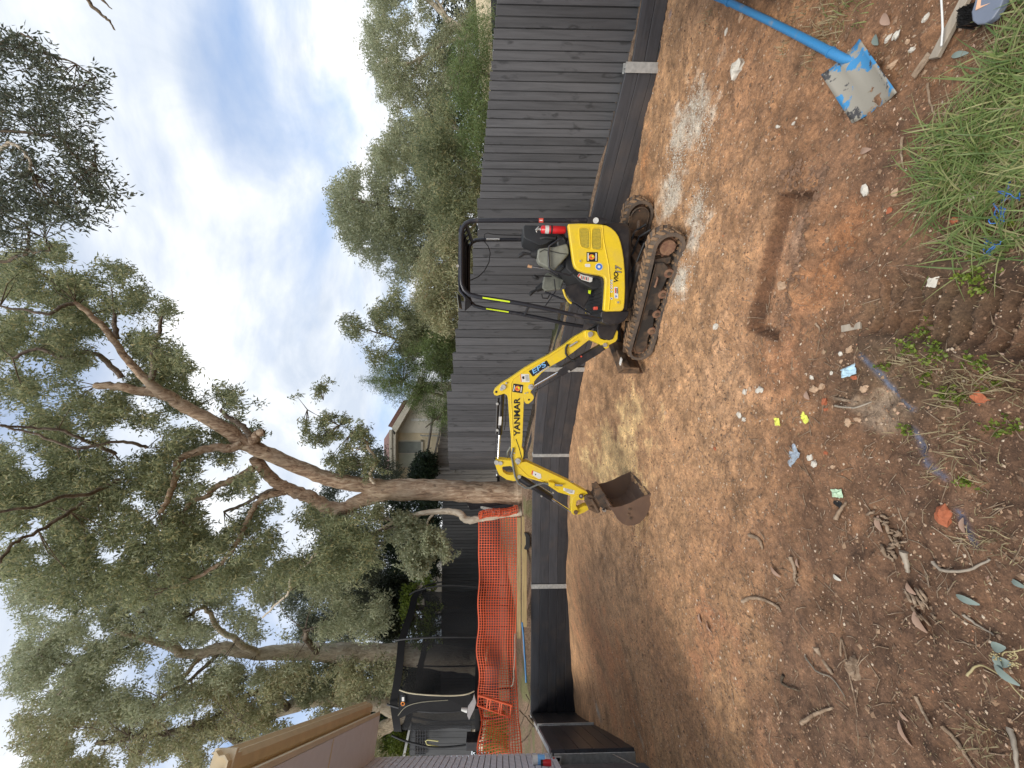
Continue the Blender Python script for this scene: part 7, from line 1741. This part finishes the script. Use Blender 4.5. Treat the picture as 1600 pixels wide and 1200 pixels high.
stick([(1305, 634), (1335, 637), (1362, 628)], 1.8, 'thin light stick beside the dark bark strip', 'grey_timber')
stick([(1450, 130), (1453, 160), (1470, 100)][0:2] + [(1462, 185)], 2.0, 'thin brown twig at the edge of the grass')
stick([(1410, 215), (1408, 240), (1411, 265)], 2.2, 'dark twig standing at the grass edge')
stick([(1275, 505), (1281, 515), (1280, 520)], 1.6, 'little orange splinter beside the trench')
gp_ = R_(1333, 1043, 30, 'tan_stone', 'dark ribbed seed pod on the dirt at lower left', 120, 'seed_pod', flat=.8, asp=.45, rz=.4, cat='pod')
gp_.data.materials[0] = M['stick']
gw_ = flatbar('wood_splinter', (1317, 514), (1347, 508), .035, .012, M['grey_timber'], 'silver grey wood splinter on the orange dirt beside the tread marks', 'splinter', .005)
# curly shreds of bark in a heap
hp_ = MB(); rr = random.Random(3)
for k in range(34):
    cx, cy = rr.choice(((1375, 812), (1385, 825), (1400, 838), (1405, 850), (1395, 865), (1430, 930), (1440, 945), (1448, 955)))
    x = cx + rr.gauss(0, 7); y = cy + rr.gauss(0, 8); a = rr.uniform(-.5, 1.4) if cx < 1420 else rr.uniform(.8, 1.3); L = rr.uniform(8, 26)
    P = wiggle([gp(x - L / 2 * math.cos(a), y - L / 2 * math.sin(a), .01), gp(x, y, .022), gp(x + L / 2 * math.cos(a), y + L / 2 * math.sin(a), .008)], .003, 3, k)
    hp_.tube(P, [.002] + [rr.uniform(.003, .008)] * (len(P) - 2) + [.002], 5)
o = hp_.build('bark_litter', M['stick']); tag(o, kind='stuff')
# broad dead leaves
def leafobj(px, py, L, W, rz, label, mat='deadleaf', grp=None, name='fallen_leaf', up=.008):
    k = gp(px, py).y / FPX; L *= k; W *= k; mb = MB(); N = 6; vs = []
    for i in range(N + 1):
        t = i / N; w = W * .5 * math.sin(math.pi * min(1, t * .92 + .04)) ** .8; z = .12 * L * math.sin(t * 3.1)
        vs += [Vector((t * L - L / 2, -w, z + w * .35)), Vector((t * L - L / 2, 0, z)), Vector((t * L - L / 2, w, z + w * .35))]
    mb.add(vs, [(3 * i + j, 3 * i + 3 + j, 3 * i + 4 + j, 3 * i + 1 + j) for i in range(N) for j in (0, 1)], True)
    o = mb.build(name, M[mat]); p = gp(px, py, up); o.location = p; o.rotation_euler = (random.uniform(-.2, .2), random.uniform(-.15, .15), rz); return tag(o, label, 'leaf', grp)
for (x, y, L, W, rz, lab, mt) in ((1376, 819, 26, 12, .2, 'pale curled leaf beside the bark shreds', 'deadleaf'), (1507, 822, 26, 9, .1, 'pinkish dead leaf just left of the brick lump', 'deadleaf'), (1512, 937, 30, 11, 1.6, 'pale grey green leaf on the dark soil', 'bluegum'), (1439, 972, 30, 17, .6, 'broad pinkish brown leaf at the end of the bark shreds', 'deadleaf'),
        (1415, 1146, 32, 12, .6, 'long pale dead leaf at lower left', 'deadleaf'), (1412, 1118, 16, 8, 1.2, 'small cream leaf next to a bark strip', 'deadleaf'), (1424, 920, 18, 12, .9, 'pink tinged leaf on top of the bark shreds', 'deadleaf'), (1308, 902, 18, 7, 1.5, 'small white leaf fragment alone on the dirt', 'chalk'),
        (1247, 880, 14, 6, .5, 'pale leaf touching the dark root', 'deadleaf'), (1212, 893, 22, 7, 1.2, 'pinkish long leaf left of the dark root', 'deadleaf'), (1095, 967, 14, 8, .5, 'small pink leaf near the back left', 'deadleaf'), (1108, 980, 16, 6, 1, 'second pink leaf near the back left', 'deadleaf'), (1592, 912, 22, 9, 1.4, 'blue grey leaf at the bottom edge', 'bluegum'),
        (1370, 62, 20, 10, .2, 'grey green leaf against the shovel blade', 'bluegum'), (1500, 85, 26, 9, 1.0, 'blue green leaf at the tip of the stake', 'bluegum'), (1262, 618, 14, 9, .4, 'curled brown leaf among the stones', 'deadleaf'), (1353, 235, 22, 9, 1.2, 'pale pink leaf on dirt beside the grass', 'deadleaf'), (1385, 30, 24, 12, .3, 'brown curled leaf near the bark trunk', 'deadleaf')):
    leafobj(x, y, L, W, rz, lab, mt)
flatbar('bark_strip', (1428, 120), (1454, 84), .030, .006, M['stick'], 'flat pinkish bark strip beside the timber stake', 'bark', .01)
# gum sprig in the corner
sg = empty('gum_sprig', gp(1570, 1035), 'fallen gum sprig with blue grey leaves and buds at the bottom edge', 'sprig')
MB().tube(wiggle([gp(1625, 1010, .05), gp(1600, 1014, .05), gp(1585, 1018, .05), gp(1573, 1018, .05), gp(1565, 1025, .04)], .002, 4), .0022, 6).build('stem', M['straw'], sg)
MB().tube(wiggle([gp(1585, 1017, .05), gp(1590, 1028, .05), gp(1580, 1032, .04)], .002, 3), .0018, 6).build('stem', M['straw'], sg)
for (x, y, L, W, rz) in ((1561, 1012, 22, 15, 2.2), (1562, 1034, 22, 12, .4), (1571, 1036, 18, 14, 2.2), (1573, 1054, 32, 14, 1.2)):
    o = leafobj(x, y, L, W, rz, None, 'bluegum', None, 'leaf', .045); del o['category']; o.parent = sg; o.location = o.location - sg.location
bd_ = MB()
for k in range(60):
    cx, cy = random.choice(((1552, 1024), (1560, 1026), (1582, 1038), (1588, 1040), (1580, 1024))); bd_.sphere(gp(cx + random.gauss(0, 3), cy + random.gauss(0, 3), .045 + random.uniform(0, .012)), .0028, 6, 4)
o = bd_.build('buds', M['straw'], sg); o['kind'] = 'stuff'
stick([(1511, 1056), (1525, 1041), (1540, 1042), (1570, 1060), (1600, 1092)], 1.8, 'long bent straw coloured stem beside the gum sprig', 'straw')
# blue tangled twine
for k, (cx, cy) in enumerate(((1578, 300), (1560, 335), (1552, 388))):
    rr = random.Random(k + 5); P = [gp(cx + rr.uniform(-16, 16), cy + rr.uniform(-18, 18), rr.uniform(.01, .06)) for _ in range(12)]
    tag(MB().tube(wiggle(P, .004, 5, k), .0016, 5).build('blue_twine', M['blue_print']), ('tangle of blue twine by the rag in the grass', 'middle tangle of blue twine in the grass', 'blue twine tangle nearest the tread marks')[k], 'twine')

# pebbles and grit: uncountable
def pebbles(n, fn, smin, smax, mats, seed, name):
    r = np.random.default_rng(seed); x, y = fn(r, n); z = ground_h(x, y)
    cube = np.array([(1, 0, 0), (-1, 0, 0), (0, 1, 0), (0, -1, 0), (0, 0, 1), (0, 0, -1)], float)
    tri = np.array([(0, 2, 4), (2, 1, 4), (1, 3, 4), (3, 0, 4), (2, 0, 5), (1, 2, 5), (3, 1, 5), (0, 3, 5)])
    s = (smin + (smax - smin) * r.random(n) ** 3.2)[:, None, None]
    asp = r.uniform(.5, 1.3, (n, 1, 3)); asp[:, :, 2] *= .6; a = r.uniform(0, 6.28, n)
    P = cube[None] * s * asp * r.uniform(.75, 1.2, (n, 6, 1))
    ca, sa = np.cos(a)[:, None], np.sin(a)[:, None]
    PX = P[:, :, 0] * ca - P[:, :, 1] * sa; PY = P[:, :, 0] * sa + P[:, :, 1] * ca
    P = np.stack([PX + x[:, None], PY + y[:, None], P[:, :, 2] + z[:, None] + s[:, :, 0] * .15], -1).reshape(-1, 3)
    Q = (np.arange(n)[:, None, None] * 6 + tri[None]).reshape(-1, 3)
    return tag(npmesh(name, P, Q, mats), kind='stuff')
def pebmat(name, stops):
    m, nt, b = newmat(name); g = nt.nodes.new('ShaderNodeNewGeometry'); lnk(nt, ramp(nt, g.outputs['Random Per Island'], stops), b.inputs['Base Color']); b.inputs['Roughness'].default_value = .9; return m
M['grit'] = pebmat('mixed_grit', [(0, (.13, .08, .05)), (.55, (.28, .165, .10)), (.82, (.42, .28, .18)), (.95, (.60, .50, .38)), (1, (.5, .2, .09))])
M['chalkgrit'] = pebmat('crushed_rock_grit', [(0, (.40, .34, .26)), (.6, (.62, .57, .48)), (1, (.75, .72, .65))])
def near_fn(r, n):
    d = 1.0 + 5.4 * r.random(n) ** 1.3; t = r.uniform(-1.05, 1.05, n); return d * t, d
def far_fn(r, n):
    d = 2.4 + 6.2 * r.random(n); t = r.uniform(-1.05, .95, n); x = d * t; ok = (d < 8.3 - .45 * np.clip(x, 0, 9) * 1.6) & (x > -6.6); return np.where(ok, x, x * .3), np.where(ok, d, 3 + (d - 3) * .4)
pebbles(22000, far_fn, .0035, .015, M['grit'], 66, 'gravel_litter')
pebbles(42000, near_fn, .0022, .0095, M['grit'], 61, 'gravel_litter')
def clod_fn(r, n):
    d = 1.0 + 4.5 * r.random(n); t = r.uniform(-1.0, 1.0, n); return d * t, d
M['soil_clod'] = pebmat('soil_clod', [(0, (.13, .08, .05)), (.7, (.26, .165, .10)), (1, (.36, .24, .15))])
pebbles(3600, clod_fn, .004, .017, M['soil_clod'], 62, 'soil_clods')
cpts = [g0(x, y) for x, y in ((1085, 170), (1062, 215), (1048, 300), (1090, 330), (1068, 435), (1060, 250), (1100, 200))]
def chalk_fn(r, n):
    i = r.integers(0, len(cpts), n); px = np.array([p.x for p in cpts])[i]; py = np.array([p.y for p in cpts])[i]; return px + r.normal(0, .13, n), py + r.normal(0, .12, n)
pebbles(9000, chalk_fn, .002, .008, M['chalkgrit'], 63, 'crushed_rock')
def spoil_fn(r, n):
    s = r.uniform(-.12, TLEN * .9, n); t = -np.sign(tper.y) * (.115 + .07) + r.normal(0, .035, n); e = r.random(n) < .2
    s = np.where(e, r.normal(-.10, .05, n), s); t = np.where(e, r.normal(0, .09, n), t)
    return TA.x + tdir.x * s + tper.x * t, TA.y + tdir.y * s + tper.y * t
M['clod'] = pebmat('trench_clods', [(0, (.13, .075, .045)), (1, (.27, .16, .10))])
pebbles(1100, spoil_fn, .005, .022, M['clod'], 64, 'trench_spoil')
# chips, twigs and small dead leaves
def litter(n, fn, L, W, mat, seed, name, lift=.004):
    r = np.random.default_rng(seed); x, y = fn(r, n); z = ground_h(x, y) + lift + r.random(n) * .004; a = r.uniform(0, 6.28, n)
    l = L * r.uniform(.35, 1.3, n); w = W * r.uniform(.4, 1.3, n); d = np.stack([np.cos(a), np.sin(a), r.uniform(-.12, .12, n)], 1); s = np.stack([-np.sin(a), np.cos(a), r.uniform(-.3, .3, n)], 1)
    p = np.stack([x, y, z], 1); V = np.stack([p - d * l[:, None], p + s * w[:, None], p + d * l[:, None], p - s * w[:, None]], 1).reshape(-1, 3)
    return tag(npmesh(name, V, np.arange(n * 4).reshape(-1, 4), mat), kind='stuff')
litter(5200, near_fn, .012, .0016, M['dry_grass'], 71, 'twig_litter')
litter(650, near_fn, .011, .0035, M['deadleaf'], 72, 'leaf_litter')
def sticks_fn(seed, n, fn, name):
    r = np.random.default_rng(seed); x, y = fn(r, n); mb = MB()
    for i in range(n):
        a = r.uniform(0, 6.28); L = r.uniform(.03, .12); b = a + r.uniform(-.5, .5)
        p0 = Vector((x[i], y[i], 0)); p1 = p0 + Vector((math.cos(a), math.sin(a), 0)) * L * .5; p2 = p1 + Vector((math.cos(b), math.sin(b), 0)) * L * .5
        P = [Vector((p.x, p.y, gz(p.x, p.y) + .005)) for p in (p0, p1, p2)]; rr_ = r.uniform(.0010, .0028); mb.tube(P, [rr_, rr_, rr_ * .4], 4)
    return tag(mb.build(name, M['stick']), kind='stuff')
def left_fn(r, n):
    d = 1.1 + 2.4 * r.random(n); t = r.uniform(-1.0, .35, n); return d * t, d
sticks_fn(81, 700, left_fn, 'stick_litter')

# ------------------------------------------------------------------ grass at the lower right
GP = [(1660, -60), (1610, 30), (1575, 62), (1530, 105), (1495, 150), (1470, 215), (1455, 260), (1455, 330), (1480, 370), (1500, 390), (1560, 400), (1660, 410), (1700, 300), (1700, -60)]
r = np.random.default_rng(21); cand = []
q = r.uniform([1370, -60], [1700, 480], (60000, 2)); k = inpoly(q[:, 0], q[:, 1], GP)
nz = fbm(q[:, 0] / 22, q[:, 1] / 22, 91, 3); dens = np.clip(.42 + 3.2 * nz - np.clip((q[:, 1] - 210) / 420, 0, .8) - np.clip((1450 - q[:, 0]) / 160, 0, .5), .03, 1)
k &= r.random(len(q)) < dens * .40; q = q[k][:2900]
roots = []
B_ = world_pts(q[:, 0], q[:, 1], np.full(len(q), 1.0)); d = B_ - np.array(CO)[None]; s = (0.02 - CAM_H) / d[:, 2]; P = np.array(CO)[None] + d * s[:, None]
for _ in range(5):
    h = ground_h(P[:, 0], P[:, 1]); s = (h - CAM_H) / d[:, 2]; P = np.array(CO)[None] + d * s[:, None]
P[:, 2] -= .004
rg = np.random.default_rng(77)
sel = rg.choice(len(P), 90, replace=False); TP = []
for q_ in P[sel]:
    n_ = int(rg.integers(6, 26)); w_ = rg.uniform(.012, .045); x = q_[0] + rg.normal(0, w_, n_); y = q_[1] + rg.normal(0, w_, n_); TP.append(np.stack([x, y, ground_h(x, y) - .003], 1))
TP = np.concatenate(TP)
tag(blades('grass', TP, .135, .0070, M['grass'], lean=1.7, seg=5, seed=22), kind='stuff')
tag(blades('low_grass', P[rg.random(len(P)) < .30], .07, .005, M['grass'], lean=1.9, seg=3, seed=24), kind='stuff')
tag(blades('dry_grass', P[rg.random(len(P)) < .42] + np.array([.01, .01, 0]), .10, .0032, M['dry_grass'], lean=2.4, seg=4, seed=23), kind='stuff')
def grass_fn(r, n):
    i = r.integers(0, len(P), n); return P[i, 0] + r.normal(0, .03, n), P[i, 1] + r.normal(0, .03, n)
litter(700, grass_fn, .012, .0045, M['deadleaf'], 75, 'leaf_litter', .006); litter(900, grass_fn, .02, .0014, M['dry_grass'], 76, 'twig_litter', .008)
# weeds and dry tufts by the tread marks, shovel and plinth
def tuft(cx, cy, n, h, sp_, mat, name, seed, w=.004, kind='stuff'):
    r = np.random.default_rng(seed); c = gp(cx, cy); x = c.x + r.normal(0, sp_, n); y = c.y + r.normal(0, sp_, n)
    rt = np.stack([x, y, ground_h(x, y) - .003], 1); return tag(blades(name, rt, h, w, mat, lean=1.2, seg=4, seed=seed), kind=kind)
for i, (x, y, n, h, s_, mt) in enumerate(((1430, 570, 70, .05, .05, 'dry_grass'), (1500, 600, 90, .06, .05, 'dry_grass'), (1575, 590, 70, .07, .05, 'dry_grass'), (1500, 700, 90, .07, .08, 'dry_grass'), (1290, 55, 120, .07, .08, 'dry_grass'), (1310, 25, 90, .07, .08, 'dry_grass'), (1250, 20, 60, .05, .06, 'dry_grass'),
        (1225, 80, 20, .05, .02, 'dry_grass'), (1540, 1160, 60, .05, .06, 'dry_grass'), (1330, 5, 60, .07, .08, 'grass'), (1110, 25, 40, .06, .08, 'dry_grass'), (1555, 850, 50, .05, .05, 'dry_grass'))):
    tuft(x, y, n, h, s_, M[mt], 'dry_tuft' if mt == 'dry_grass' else 'grass_tuft', 300 + i)
for i, (x, y, n) in enumerate(((1020, 50, 60), (1018, 85, 70), (1024, 20, 30))):
    c = gp(x + 8, y); tuft(x + 4, y, n, .22, .09, M['grass'], 'grass_tuft', 330 + i, .006)
cl = [(1415, 543), (1430, 545), (1458, 552), (1470, 560), (1468, 540), (1445, 520), (1495, 615), (1505, 620), (1480, 615), (1418, 673), (1512, 752), (1540, 575), (1520, 560), (1560, 600), (1450, 595), (1387, 570), (1512, 430), (1525, 427), (1545, 445), (1590, 665), (1558, 670), (1550, 432), (1530, 400), (1565, 350), (1580, 345)]
CC = []
for x, y in cl:
    p = gp(x, y)
    for _ in range(9): CC.append((p.x + random.gauss(0, .018), p.y + random.gauss(0, .018), p.z + .012))
tag(leaves('clover_weeds', np.array(CC), 5, .009, .016, .012, M['lime_leaf'], None, -.2, 55), kind='stuff')
